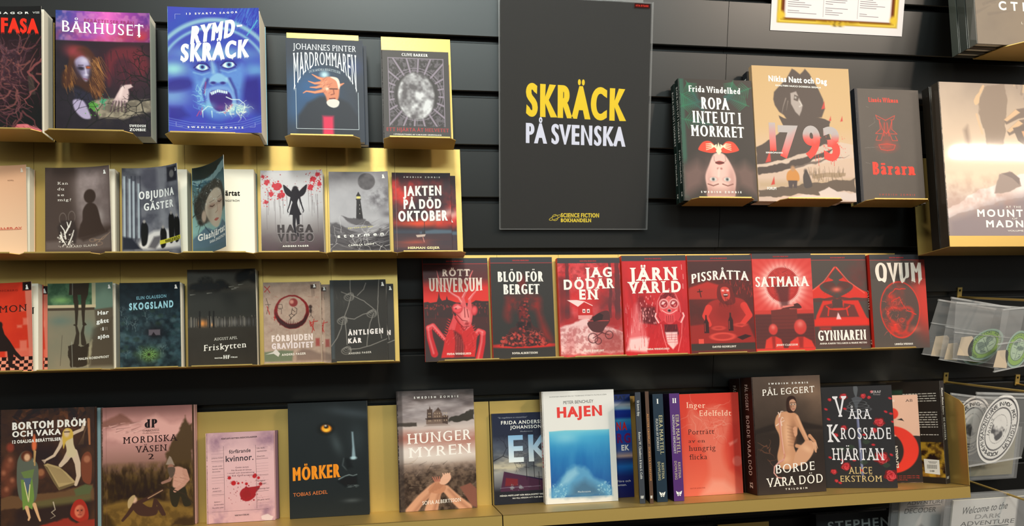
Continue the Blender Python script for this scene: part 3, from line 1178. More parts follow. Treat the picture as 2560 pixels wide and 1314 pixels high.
@art('rymd', (50, 56, 168), 175)
def _(a):
    vi, cy, pale, deep = (58, 52, 164), (96, 166, 206), (176, 222, 222), (40, 32, 118)
    a.mix(a.noise(3, 4, sharp=1.8) * .6, (70, 62, 176))
    a.mix(a.noise(4, 4, sharp=2) * .35, (40, 96, 170))
    a.strokes(70, (.55, 0, 1, .25), 62, .2, .01, [(60, 110, 196), (44, 50, 150), (80, 150, 200)], .35)
    # helmet hoop
    for k, c, t in ((0, (150, 196, 202), .03), (.05, (66, 84, 176), .03), (.085, (140, 190, 206), .022), (.12, (58, 66, 164), .03)):
        m = np.abs(np.hypot(a.u - .5, (a.y - .9) * .92) - .70 + k)
        a.mix(np.clip(1.3 - m / t, 0, 1) * np.clip((.5 - a.v) / .12, 0, 1) * .8, c)
    a.G(.5, .37, .5, .08, (128, 182, 206), .8)
    a.G(.06, .5, .16, .09, (150, 214, 210), .9)
    a.G(.94, .5, .16, .09, (110, 172, 206), .75)
    a.G(.05, .72, .2, .12, (122, 168, 206), .8)
    a.P([(0, .6), (.16, .57), (.28, .6), (.2, .66), (0, .68)], deep, .75, soft=.06, smooth=True)
    a.P([(.74, .6), (.9, .56), (1, .58), (1, .84), (.86, .8), (.78, .7)], deep, .8, soft=.1, smooth=True)
    a.P([(0, .8), (.14, .8), (.22, .87), (.1, .91), (0, .9)], deep, .6, soft=.06)
    # face
    a.P([(.3, .42), (.5, .4), (.72, .41), (.82, .5), (.8, .66), (.74, .82), (.62, .88), (.46, .88), (.34, .8), (.28, .64), (.24, .5)], (94, 140, 204), .9, soft=.08, smooth=True)
    a.mix(a.blob(.52, .63, .3, .35) * a.noise(9, 4, sharp=2.4) * .55, (52, 62, 160))
    a.P([(.22, .44), (.5, .455), (.8, .43), (.8, .4), (.5, .41), (.24, .4)], (58, 66, 168), .8, soft=.05)
    for cu, cv, r in ((.36, .478, 8), (.65, .455, -8)):
        a.E(cu, cv - .003, .105, .062, (46, 50, 146), .9, r, .05)
        a.E(cu, cv + .002, .066, .034, (208, 234, 226), 1, r, .012)
        a.E(cu + .006, cv, .032, .032, (110, 160, 200), 1, 0, .01)
        a.E(cu + .006, cv, .018, .018, (30, 28, 96), 1, 0, .01)
        a.S([(cu - .085, cv + .008), (cu - .03, cv - .028), (cu + .05, cv - .026), (cu + .085, cv + .004)], .014, deep, .95)
        a.S([(cu - .07, cv + .02), (cu, cv + .036), (cu + .075, cv + .018)], .012, deep, .8)
        a.S([(cu - .09, cv + .045), (cu, cv + .062), (cu + .08, cv + .042)], .012, (150, 196, 220), .5, soft=.02)
    a.S([(.47, .44), (.485, .52)], .03, pale, .6, soft=.04)
    a.S([(.53, .44), (.55, .52)], .02, deep, .5, soft=.04)
    a.P([(.43, .585), (.5, .53), (.57, .53), (.64, .575), (.6, .615), (.53, .6), (.47, .62)], (130, 178, 214), .95, soft=.025, smooth=True)
    for u in (.48, .585):
        a.E(u, .603, .03, .016, deep, .95, 0, .015)
    for p in ([(.42, .58), (.37, .66), (.39, .76)], [(.66, .57), (.72, .66), (.74, .76)]):
        a.S(p, .03, deep, .75, .015, soft=.03)
        a.S([(q[0] - .03, q[1] - .005) for q in p], .02, pale, .5, .01, soft=.03)
    # the scream
    a.P([(.42, .655), (.53, .625), (.66, .645), (.72, .74), (.68, .83), (.54, .85), (.43, .8), (.4, .72)], (112, 150, 208), 1, soft=.03, smooth=True)
    a.P([(.44, .685), (.54, .66), (.645, .675), (.685, .745), (.64, .81), (.54, .83), (.46, .785)], (52, 26, 112), 1, soft=.015, smooth=True)
    a.P([(.445, .68), (.53, .655), (.64, .67), (.63, .69), (.53, .678), (.46, .702)], (206, 226, 226), 1, soft=.008)
    for k in range(8):
        a.S([(.465 + .024 * k, .66), (.467 + .024 * k, .695)], .006, (80, 90, 170), .8)
    a.G(.55, .8, .05, .03, (96, 40, 120), .7)
    a.S([(.6, .84), (.66, .8), (.68, .78)], .02, (206, 60, 96), .8, soft=.02)
    a.S([(.4, .6), (.385, .69)], .01, (190, 60, 110), .7, soft=.015)
    for p in ([(.3, .87), (.33, .83)], [(.36, .8), (.34, .86)]):
        a.S(p, .01, (206, 60, 110), .7)
    # glowing filaments round the chin
    a.G(.75, .81, .12, .06, (190, 228, 206), .85)
    a.G(.42, .79, .08, .05, (120, 186, 210), .7)
    a.tangle(30, (.3, .66, .4, .82), [(150, 210, 220), (70, 80, 180), (100, 160, 210)], .009, .09, .7)
    a.tangle(34, (.6, .78, .84, .87), [(206, 234, 214), (80, 130, 190), (232, 238, 212)], .009, .1, .75)
    a.S([(.62, .715), (.68, .735), (.76, .735), (.82, .77), (.81, .81)], .012, (206, 228, 226), .95, .006)
    a.S([(.36, .83), (.42, .79), (.47, .8)], .012, (190, 220, 226), .9, .006)
    for u in (.36, .46):
        a.S([(u, .83), (u + .005, .88)], .014, (190, 226, 220), .8, .006)
    a.mix(np.clip((a.v - (.9 + .05 * (1 - (2 * a.u - 1) ** 2))) / .02, 0, 1) * .8, (62, 68, 172))
    for k in range(4):
        a.S([(0, .89 + .018 * k), (.25, .925 + .018 * k), (.55, .935 + .018 * k), (.8, .91 + .018 * k), (1, .865 + .018 * k)], .008, (116, 146, 206), .5)
    a.strokes(40, (.72, .04, .98, .18), 70, .1, .006, [(90, 170, 210), (70, 120, 200)], .5)
    a.S([(.98, .1), (.86, .22)], .012, (90, 190, 200), .8)
    a.T('13 SVARTA SAGOR', .2, .036, .76, .05, W_, BOLD, track=.4, slope=-.022)
    a.T('RYMD', .24, .125, .72, .255, (244, 248, 252), dict(wx=.07, wy=.03), slope=-.07, jag=.05, slant=.1)
    a.line_over([(.75, .145), (.81, .14)], .022, (244, 248, 252))
    a.T('SKRÄCK', .13, .28, .88, .41, (244, 248, 252), dict(wx=.07, wy=.03), slope=-.05, jag=.07, slant=.06)
    zombie(a, .2, .8, .953, .966)
    for p in ([(.08, .1), (.08, .06), (.14, .06)], [(.08, .92), (.08, .955), (.15, .955)], [(.93, .92), (.93, .955), (.87, .955)]):
        a.line_over(p, .004, (150, 160, 220))


@art('mardrom', (44, 50, 62))
def _(a):
    a.G(.3, .5, .32, .3, (38, 92, 150), .85)
    a.G(.1, .72, .14, .22, (44, 92, 146), .6)
    a.G(.86, .27, .12, .12, (36, 60, 130), .6)
    a.mix(a.noise(6, 4) * .2, (70, 84, 104))
    a.P([(.12, 1), (.14, .78), (.26, .65), (.42, .58), (.62, .57), (.8, .64), (.92, .78), (.93, 1)], (40, 44, 54), .95, soft=.05)
    a.E(.49, .36, .05, .045, (196, 230, 240), .9, 0, .06)
    for p in ([(.48, .41), (.4, .39), (.33, .36)], [(.46, .44), (.36, .45), (.28, .43)], [(.47, .52), (.36, .54), (.25, .53), (.21, .55)], [(.46, .47), (.38, .49), (.3, .49)], [(.66, .47), (.7, .455), (.74, .44)]):
        a.S(p, .05, (206, 120, 88), 1, .012)
        a.S(p, .014, (238, 172, 130), .8, .004)
    a.P([(.44, .42), (.52, .38), (.63, .385), (.68, .43), (.68, .52), (.66, .6), (.6, .66), (.53, .66), (.5, .58), (.46, .52)], (206, 130, 98), 1, soft=.02, smooth=True)
    a.P([(.56, .38), (.66, .39), (.69, .46), (.67, .5), (.64, .42)], (222, 210, 196), 1, smooth=True)
    a.P([(.51, .63), (.58, .6), (.67, .62), (.66, .67), (.6, .69), (.53, .67)], (214, 210, 202), 1, smooth=True)
    a.S([(.55, .5), (.65, .5)], .018, (90, 50, 44), .9)
    a.S([(.6, .5), (.61, .55), (.57, .56)], .014, (120, 60, 50), .8)
    a.S([(.55, .6), (.62, .595)], .016, (110, 40, 40), 1)
    a.E(.52, .5, .02, .02, (230, 220, 200), .9)
    a.strokes(30, (.44, .4, .55, .55), 40, .05, .008, [(150, 72, 60), (240, 176, 140)], .6)
    a.R(.455, .775, .595, 1, (216, 44, 84), .95, .04)
    a.T('JOHANNES PINTER', .09, .055, .91, .115, (226, 232, 238), dict(SERIF, serif=.07), slope=.006)
    def arch(U, V, t, h):
        q = (2 * t - 1) ** 2
        return U, (.262 + .265 * q ** 1.3) * (1 - h) + (.132 + .012 * q) * h
    a.T('MARDRÖMMAREN', .09, .13, .91, .26, (228, 236, 242), dict(SERIF, wx=.02, serif=.08), warp=arch, jag=.05)
    a.T('OCH ANDRA BERÄTTELSER', .29, .295, .7, .32, (180, 196, 206), SERIF, arc=.028)
    for p in ([(.115, .5), (.115, .905), (.925, .905), (.925, .53)],):
        a.line_over(p, .006, (190, 204, 214))


@art('barker', (74, 71, 71))
def _(a):
    lil = (138, 128, 142)
    a.R(.09, .085, .925, .87, (64, 61, 62))
    n = a.noise(30, 2, sharp=5)
    a.mix(a.rect(.1, .09, .915, .865) * n * .55, (128, 120, 132))
    for k in range(20):
        t = 2 * math.pi * k / 20 + .08
        p = [(.5 + .3 * math.cos(t), .5 + .3 * math.sin(t) / a.asp), (.5 + 1.2 * math.cos(t), .5 + 1.2 * math.sin(t) / a.asp)]
        q = a.seg(p, .05, .05) * a.rect(.1, .09, .915, .865)
        a.mix(q, (72, 68, 70))
        q = a.seg(p, .026, .026) * a.rect(.1, .09, .915, .865)
        a.mix(q, lil)
    for k in range(2):
        a.mix(np.clip(1 - np.abs(np.hypot(a.u - .5, a.y - .5 * a.asp) - .36 - .04 * k) / .008, 0, 1), lil)
    a.E(.5, .5, .33, .33, (66, 63, 64))
    a.E(.5, .52, .27, .36, (92, 88, 92), 1, 0, .03)      # plain oval where the figure stood
    a.mix(a.ell(.5, .52, .27, .36, 0, .03) * a.noise(9, 3, sharp=2.5), (206, 208, 212))
    for m in (.095, .915):
        a.S([(m, .085), (m, .87)], .012, lil)
    a.S([(.095, .087), (.915, .087)], .012, lil)
    a.S([(.1, .87), (.92, .87)], .012, (66, 62, 64))
    a.T('CLIVE BARKER', .3, .03, .69, .062, W_, SERIFB)
    a.T('ETT HJÄRTA ÅT HELVETET', .05, .885, .97, .925, (190, 60, 66), SERIF)
    a.T('I ÖVERSÄTTNING AV CAROLINE GRIMWALKER', .15, .953, .86, .968, (222, 222, 220), SERIFB)


@art('ropa', (52, 48, 46), 150)
def _(a):
    a.R(0, 0, .065, 1, (44, 92, 76), .85, .03)
    for (u, v, g, l) in ((.0, .12, -35, .4), (.1, .02, -60, .3), (1, .06, 200, .42), (.95, .22, 160, .36), (.02, .34, -10, .42), (.0, .24, 15, .34), (.75, 0, 250, .3)):
        t = math.radians(g)
        e = (u + l * math.cos(t), v - l * math.sin(t) / a.asp)
        a.S([(u, v), e], .01, (40, 112, 78), .8)
        for q in np.linspace(.12, .97, 13):
            c = (u + (e[0] - u) * q, v + (e[1] - v) * q)
            for k in (-1, 1):
                t2 = t + k * 1.05
                b = .13 * (1.1 - q)
                a.S([c, (c[0] + b * math.cos(t2), c[1] - b * math.sin(t2) / a.asp)], .02, (38, 116 - int(40 * q), 80), .7, .006)
    a.P([(0, .72), (.22, .62), (.4, .64), (.4, .8), (.1, 1), (0, 1)], (66, 56, 54), 1, soft=.1)
    a.P([(0, .78), (.2, .7), (.32, .78), (.25, .9), (0, .98)], (140, 106, 100), .55, soft=.14)
    a.P([(1, .78), (.85, .7), (.7, .76), (.75, .9), (1, .98)], (150, 112, 104), .55, soft=.14)
    a.P([(.36, .72), (.42, .64), (.5, .62), (.58, .64), (.66, .72), (.715, .82), (.7, .93), (.66, 1), (.34, 1), (.32, .93), (.3, .82)], (226, 184, 174), 1, soft=.02, smooth=True)
    a.G(.66, .85, .06, .2, (170, 122, 116), .6)
    a.G(.35, .86, .05, .2, (186, 138, 130), .5)
    a.R(.3, .93, .72, 1, (120, 84, 80), .5, .1)
    for s in (-1, 1):
        a.P([(.5 + s * .02, .6), (.5 + s * .1, .53), (.5 + s * .2, .53), (.5 + s * .27, .58), (.5 + s * .26, .605), (.5 + s * .1, .625)], (222, 70, 50), 1, smooth=True)
        for k in range(4):
            a.S([(.5 + s * .03, .585 - .01 * k), (.5 + s * .1, .545 + .013 * k), (.5 + s * .17, .55 + .016 * k)], .016, (240, 226, 190), 1, .008)
        a.E(.5 + s * .095, .845, .062, .034, (196, 150, 142), 1)
        a.E(.5 + s * .095, .845, .042, .024, (226, 222, 214), 1)
        a.E(.5 + s * .095, .845, .022, .022, (110, 120, 124), 1)
        a.E(.5 + s * .095, .845, .009, .009, (30, 26, 26), 1)
        a.S([(.5 + s * .03, .885), (.5 + s * .1, .9), (.5 + s * .17, .885)], .016, (120, 76, 68), .8)
        a.E(.5 + s * .022, .755, .012, .01, (150, 90, 84), 1)
    a.P([(.46, .61), (.5, .535), (.54, .61), (.5, .64)], (240, 228, 190), 1)
    a.S([(.49, .76), (.48, .82)], .03, (236, 198, 188), .8)
    a.P([(.44, .705), (.5, .69), (.57, .705), (.5, .722)], (140, 56, 54), 1, smooth=True)
    a.S([(.45, .707), (.56, .707)], .01, (60, 26, 28), 1)
    for p in ([(.43, .65), (.43, .69), (.46, .7)], [(.58, .65), (.59, .69), (.56, .7)]):
        a.S(p, .005, (120, 80, 76), .8)
    a.T('Frida Windelhed', .13, .062, .84, .115, W_, SERIFB, slope=.01)
    a.T('ROPA', .29, .155, .68, .255, W_, SERIFB, slope=.006)
    a.T('INTE UT I', .165, .275, .83, .375, W_, SERIFB, slope=.008)
    a.T('MÖRKRET', .135, .395, .865, .488, W_, SERIFB, slope=.008)
    zombie(a, .23, .78, .945, .96)


@art('natt', (226, 188, 134), 170)
def _(a):
    d = (84, 71, 66)
    a.grad([(0, (222, 184, 130)), (.45, (228, 190, 140)), (.7, (232, 200, 176)), (1, (226, 196, 180))])
    a.P([(.41, .014), (.44, .025), (.49, .055), (.52, .035), (.545, .012), (.59, .05), (.63, .11), (.67, .16), (.715, .24), (.728, .31), (.69, .376), (.6, .385), (.5, .42), (.33, .4), (.3, .366), (.255, .344), (.214, .294), (.202, .25), (.214, .195), (.26, .158), (.345, .095), (.385, .045)], d, smooth=False, soft=.012)
    a.P([(.38, .2), (.44, .185), (.47, .24), (.5, .29), (.485, .33), (.46, .37), (.42, .34), (.38, .28)], (186, 172, 166), 1, soft=.012)
    a.P([(.42, .21), (.47, .225), (.45, .26), (.41, .25)], d, .9)
    a.E(.43, .232, .008, .008, (230, 226, 220))
    a.S([(.47, .26), (.49, .29), (.465, .3)], .012, (226, 218, 210), .8)
    a.S([(.33, .24), (.3, .3), (.28, .36)], .012, (170, 156, 148), .7, .003)
    a.S([(.35, .26), (.33, .33)], .01, (150, 136, 128), .7, .003)
    a.P([(.25, .372), (.4, .4), (.6, .37), (.77, .405), (.76, .5), (.78, .6), (.7, .66), (.4, .7), (.2, .7), (0, .78), (0, .62), (.2, .52), (.3, .47)], d, 1, wob=.03)
    a.P([(0, .74), (.3, .7), (.62, .6), (.86, .56), (1, .58), (1, .68), (.7, .72), (.4, .77), (.15, .8), (0, .8)], (232, 206, 188), .95, wob=.05)
    a.P([(0, .77), (.3, .725), (.6, .655), (.8, .61), (.72, .665), (.5, .73), (.25, .78), (0, .83)], d, 1, wob=.05)
    a.P([(.3, .755), (.95, .66), (.6, .73), (.35, .77)], d, .7, wob=.04)
    a.P([(0, .86), (.4, .855), (1, .84), (1, .9), (0, .92)], (206, 176, 140), .8, soft=.06)
    a.P([(0, .93), (.3, .9), (.6, .87), (1, .83), (1, .94), (.8, .935), (.66, .96), (.4, .97), (0, .99)], (108, 92, 80), 1, wob=.06)
    a.P([(.35, .98), (.5, .955), (.63, .965), (.62, .93), (.72, .9), (.82, .93), (.95, .95), (1, .94), (1, 1), (.3, 1)], (236, 216, 208), 1, wob=.03)
    a.strokes(60, (.5, .79, .88, .86), 88, .05, .006, [(90, 76, 62), (150, 122, 92)], .7)
    a.P([(.56, .8), (.9, .785), (.9, .815), (.56, .84)], (150, 124, 92), .6, wob=.03)
    a.P([(.3, .8), (.35, .77), (.38, .77), (.42, .81), (.41, .86), (.3, .86)], (222, 150, 76), 1, smooth=True)
    a.E(.36, .765, .022, .026, (200, 150, 110))
    a.P([(.305, .855), (.4, .855), (.39, .91), (.36, .91), (.355, .88), (.34, .915), (.31, .91)], (84, 72, 74))
    a.P([(.48, .79), (.51, .79), (.55, .88), (.53, .905), (.47, .905), (.46, .83)], (78, 70, 70), 1, smooth=True)
    a.E(.49, .785, .016, .02, (70, 62, 62))
    for u, v, s in ((.72, .285, .03), (.78, .385, .018), (.9, .385, .02), (.13, .68, .045), (.16, .86, .03)):
        a.P([(u - s, v + s), (u + s * .2, v - s * 1.1), (u + s * .3, v + s * .8)], (222, 70, 60))
    a.c = a.c * .88
    def blood(U, V, t, h, c):
        k = np.clip((h - .55) / .25, 0, 1)[:, None]
        return k * np.array((176, 168, 168)) + (1 - k) * np.array((226, 66, 56))
    for ch, u0, u1, v0, v1 in (('1', .14, .205, .435, .625), ('7', .23, .435, .455, .675), ('9', .48, .66, .455, .675), ('3', .69, .86, .46, .69)):
        a.T(ch, u0, v0, u1, v1, W_, dict(wx=.05, wy=.035, jag=.05), shade=blood)
    for u in (.6, .63, .76, .79, .8):
        a.line_over([(u, .66), (u, .7 + .05 * a.rs.rand())], .004, (214, 70, 60))
    a.dots(40, .6, .52, .92, .7, .002, .008, (222, 76, 66))
    a.T('Niklas Natt och Dag', .165, .078, .765, .118, W_, BOLD, slope=.008)
    a.T('GUALTIERI NUCCI DOSSENA SEGALA', .23, .142, .7, .153, W_, BOLD, slope=.006)
    a.T('SERIEROMANEN', .095, .645, .265, .655, W_, BOLD)
    a.T('FORUM', .09, .905, .18, .925, W_, MED)


@art('bararn', (82, 75, 70))
def _(a):
    a.mix(a.noise(5, 4, sharp=1.5) * .18, (104, 96, 90))
    a.R(.0, 0, .035, 1, (40, 42, 48))
    red = (222, 62, 48)
    for s in (-1, 1):
        for p in ([(.45, .28), (.45 + s * .1, .25), (.45 + s * .15, .235), (.45 + s * .13, .27), (.45 + s * .08, .275)], [(.45 + s * .1, .28), (.45 + s * .06, .36), (.45, .4)], [(.45 + s * .1, .28), (.45 + s * .09, .36), (.45 + s * .17, .4), (.45 + s * .07, .4)], [(.45 + s * .04, .38), (.45 + s * .09, .46), (.45 + s * .17, .46), (.45 + s * .14, .42)], [(.45 + s * .02, .3), (.45 + s * .04, .42)], [(.45, .49), (.45 + s * .13, .5), (.45 + s * .1, .54), (.45, .55)]):
            a.S(p, .009, red, .9, soft=.008)
    a.mix(a.ell(.45, .51, .13, .07, 0, .1) * .45, red)
    a.mix(a.ell(.45, .38, .06, .14, 0, .1) * .3, red)
    for p in ([(.18, .34), (.28, .3), (.27, .25)], [(.1, .53), (.3, .52), (.42, .53)], [(.16, .16), (.2, .17)], [(.1, .66), (.17, .67)]):
        a.S(p, .004, (150, 142, 134), .7, .001)
    bl = dict(wx=.05, wy=.0, serif=.12, jag=.04)
    a.T('Linnéa Wikman', .2, .078, .67, .118, red, bl)
    a.T('Bärarn', .2, .655, .87, .762, (228, 60, 44), dict(wx=.075, wy=.01, serif=.14, jag=.06))
    zombie(a, .28, .84, .935, .95, (190, 72, 60), SANS)


@art('cthulhu', (112, 98, 84))
def _(a):
    a.mix(a.noise(3, 4, sharp=1.6) * .5, (150, 134, 110))
    a.G(.7, .75, .5, .2, (140, 120, 96), .5, -20)
    a.strokes(40, (0, .6, 1, .85), 20, .3, .02, [(160, 144, 112), (92, 80, 70)], .25)
    a.T('CTHULHU', .22, .733, .95, .783, (244, 240, 228), BOLD, track=.35)
    a.T('LOVECRAFT', .42, .852, .8, .866, (214, 206, 190), SANS, track=.5)


@art('mountains', (168, 148, 130), 150)
def _(a):
    a.grad([(0, (132, 116, 104)), (.2, (160, 140, 122)), (.45, (196, 170, 146)), (.6, (206, 184, 160)), (.75, (176, 156, 150)), (1, (104, 92, 92))])
    a.mix(a.noise(3, 4, sharp=1.6) * .4, (196, 172, 148))
    a.P([(.36, .12), (.42, .02), (.6, .0), (.62, .12), (.56, .4), (.4, .42), (.36, .2)], (118, 100, 86), .9, wob=.05)
    a.S([(.34, .12), (.4, .02)], .05, (196, 160, 120), .8, .02, wob=.04)
    a.S([(.33, .2), (.37, .32)], .02, (190, 156, 120), .7)
    a.P([(.2, .3), (.24, .27), (.26, .4), (.22, .42)], (112, 92, 80), .7, soft=.04)
    for k, (u, v) in enumerate(((.58, .18), (.6, .25))):
        a.P([(u, v + .05), (u + .12, v - .02), (1, v - .06), (1, v), (u + .14, v + .04), (u + .02, v + .08)], (104, 88, 78), 1)
        a.P([(u, v + .05), (u + .12, v - .02), (u + .16, v - .0), (u + .03, v + .06)], (206, 168, 128), .8)
    a.P([(.66, .28), (1, .22), (1, .4), (.78, .4), (.7, .36)], (96, 82, 74), 1)
    a.P([(.74, .3), (.84, .29), (.86, .36), (.78, .38)], (190, 142, 104), .9)
    a.strokes(20, (.7, 0, 1, .12), 85, .15, .02, [(196, 164, 124), (110, 94, 82)], .5)
    a.P([(0, .8), (.3, .68), (.6, .6), (1, .5), (1, .64), (.7, .72), (.3, .78), (0, .86)], (216, 200, 196), .9, wob=.05)
    a.P([(0, .86), (.4, .76), (.7, .71), (1, .63), (1, 1), (0, 1)], (118, 104, 108), .9, soft=.1)
    a.mix(a.rect(0, .62, .6, .8, .2) * a.noise(14, 3, sharp=3) * .5, (150, 110, 96))
    a.P([(.44, .7), (.47, .62), (.5, .58), (.6, .55), (.69, .6), (.7, .64), (.6, .69), (.52, .7)], (138, 120, 112), 1, wob=.03)
    a.P([(.52, .57), (.62, .56), (.69, .6), (.68, .64), (.62, .6)], (104, 90, 86), .8)
    a.c = a.c * 1.1 + 12  # whole picture lightened: glare of the shrink wrap put into the ink
    wh = (250, 246, 238)
    a.T('AT THE', .54, .775, .68, .788, wh, SANS, track=.2)
    a.T('MOUNTAINS', .27, .8, .97, .842, wh, BOLD, track=.12)
    a.T('OF', .59, .85, .64, .86, wh, SANS)
    a.T('MADNESS', .345, .868, .89, .908, wh, BOLD, track=.12)
    a.T('VOLUME 1', .54, .926, .71, .936, wh, SANS)
    a.T('LOVECRAFT / BARANGER', .41, .966, .85, .977, wh, SANS, track=.15)


@art('pink', (236, 188, 152), 30)
def _(a):
    a.grad([(0, (232, 178, 142)), (1, (240, 202, 168))])
    beacon(a, .93, .065, .03, (244, 226, 206))
    a.T('NOVELL', .7, .17, .8, .185, (150, 110, 90), SANS)
    a.T('NOVELLER AV', .35, .73, .92, .748, (206, 84, 66), MED)
    a.line_over([(.35, .756), (.92, .756)], .006, (206, 84, 66))


@art('kandu', (78, 65, 60))
def _(a):
    a.mix(a.noise(4, 3) * .3, (60, 50, 47))
    a.P([(.46, 0), (1, 0), (1, .7), (.5, .72)], (120, 106, 104), 1, soft=.1)
    a.G(.66, .2, .2, .2, (176, 160, 160), .9)
    a.G(.56, .4, .12, .3, (156, 142, 140), .8)
    a.G(.82, .6, .08, .12, (190, 178, 176), .8)
    a.mix(a.rect(.46, 0, 1, .7, .1) * a.noise(9, 3, sharp=2) * .3, (84, 72, 70))
    d = (64, 52, 47)
    a.E(.66, .355, .095, .11, d)
    a.P([(.62, .44), (.71, .44), (.78, .5), (.84, .68), (.9, .8), (.8, .88), (.5, .88), (.5, .72), (.54, .64), (.55, .52)], d, 1, soft=.02, smooth=True)
    a.P([(0, .9), (.3, .88), (.55, .86), (1, .78), (1, 1), (0, 1)], (104, 92, 88), .9, soft=.06)
    a.P([(.5, .86), (.95, .76), (.95, .8), (.55, .9)], d, .8, soft=.04)
    for u, v, r in ((.25, .62, .05), (.38, .6, .05)):
        a.mix(np.clip(1 - np.abs(np.hypot((a.u - u) / r, (a.y - v * a.asp) / .09) - 1) / .15, 0, 1) * .5, (150, 138, 132))
    a.P([(.17, .72), (.23, .64), (.42, .64), (.46, .78), (.44, .92), (.22, .94)], (58, 50, 48), .8, soft=.03)
    for p in ([(.29, .86), (.27, .76), (.22, .7)], [(.29, .79), (.33, .72), (.31, .66)], [(.31, .76), (.36, .68)], [(.33, .93), (.38, .84), (.41, .76)], [(.25, .9), (.22, .78)], [(.21, .82), (.29, .93)], [(.34, .72), (.37, .65)]):
        a.S(p, .022, (232, 226, 218), 1, .012)
    a.dots(40, .18, .8, .4, .96, .004, .014, (206, 198, 190))
    for p in ([(.72, .885), (.86, .88), (.98, .8)], [(.79, .91), (.85, .86), (.92, .83)]):
        a.S(p, .014, (150, 126, 108), 1, .006)
    for u, v in ((.7, .885), (.8, .93)):
        a.mix(np.clip(1 - np.abs(np.hypot((a.u - u) / .05, (a.y - v * a.asp) / .026) - 1) / .3, 0, 1) * .9, (140, 116, 100))
    ty = dict(wx=.005, serif=.12)
    for s, v, u in (('Kan', .205, .33), ('du', .275, .275), ('se', .345, .27), ('mig?', .405, .375)):
        a.T(s, .175, v - .032 if s != 'se' and s != 'mig?' else v - .03, u, v, (222, 214, 206), ty)
    a.T('RIKARD SLAPAK', .3, .94, .78, .965, (206, 198, 190), ty, slope=-.012)
    beacon(a, .915, .075, .03)


@art('objudna', (92, 94, 104))
def _(a):
    a.mix(a.noise(5, 4, sharp=2.2) * .6, (60, 60, 70))
    a.mix(a.noise(7, 3, sharp=3) * .4, (150, 152, 160))
    for k, u in enumerate((.02, .1, .16, .24)):
        a.R(u, .1 + .03 * k, u + .035, .86, (176, 190, 200), .8, .02)
        a.R(u + .035, .1, u + .05, .9, (44, 46, 56), .8, .02)
    a.P([(.3, 0), (.7, 0), (.68, .25), (.5, .3), (.3, .2)], (78, 78, 90), .8, soft=.1)
    a.P([(.56, .0), (.74, 0), (.72, .8), (.62, .8)], (140, 142, 150), .6, soft=.08)
    a.P([(.62, .3), (.9, .4), (.98, .7), (.8, .55)], (156, 156, 162), .6, soft=.05)
    a.R(.76, .02, .97, .2, (34, 34, 40), .8, .03)
    a.E(.86, .11, .05, .06, (120, 118, 118), .8)
    a.P([(.3, .86), (.5, .78), (1, .76), (1, 1), (.2, 1)], (206, 204, 204), 1, soft=.06)
    a.P([(0, .84), (.15, .86), (.3, 1), (0, 1)], (40, 42, 52), 1, soft=.04)
    for u, v, h in ((.34, .7, .24), (.66, .78, .2), (.82, .62, .3), (.93, .66, .26)):
        a.P([(u - .05, v + .02), (u, v - .04), (u + .06, v + .02), (u + .06, v + h * .6), (u + .03, v + h), (u - .04, v + h)], (24, 24, 28), 1, smooth=True, soft=.02)
        a.E(u, v - .04, .022, .028, (150, 146, 144))
    a.P([(.4, .98), (.5, .85), (.62, .84), (.6, .92), (.52, 1)], (84, 82, 88), .9, soft=.04)
    st = dict(wx=.045, wy=.02, jag=.02, track=.08)
    a.T('OBJUDNA', .26, .285, .9, .375, (228, 230, 230), st, slope=-.02)
    a.T('GÄSTER', .34, .43, .88, .515, (228, 230, 230), st, slope=-.02)
    a.P([(.6, .9), (1, .855), (1, .905), (.6, .95)], (196, 190, 60))
    a.T('MARKUS SKÖLD', .7, .885, .98, .915, (60, 58, 40), BOLD, slope=-.03)
    beacon(a, .96, .07, .025, (180, 180, 180))


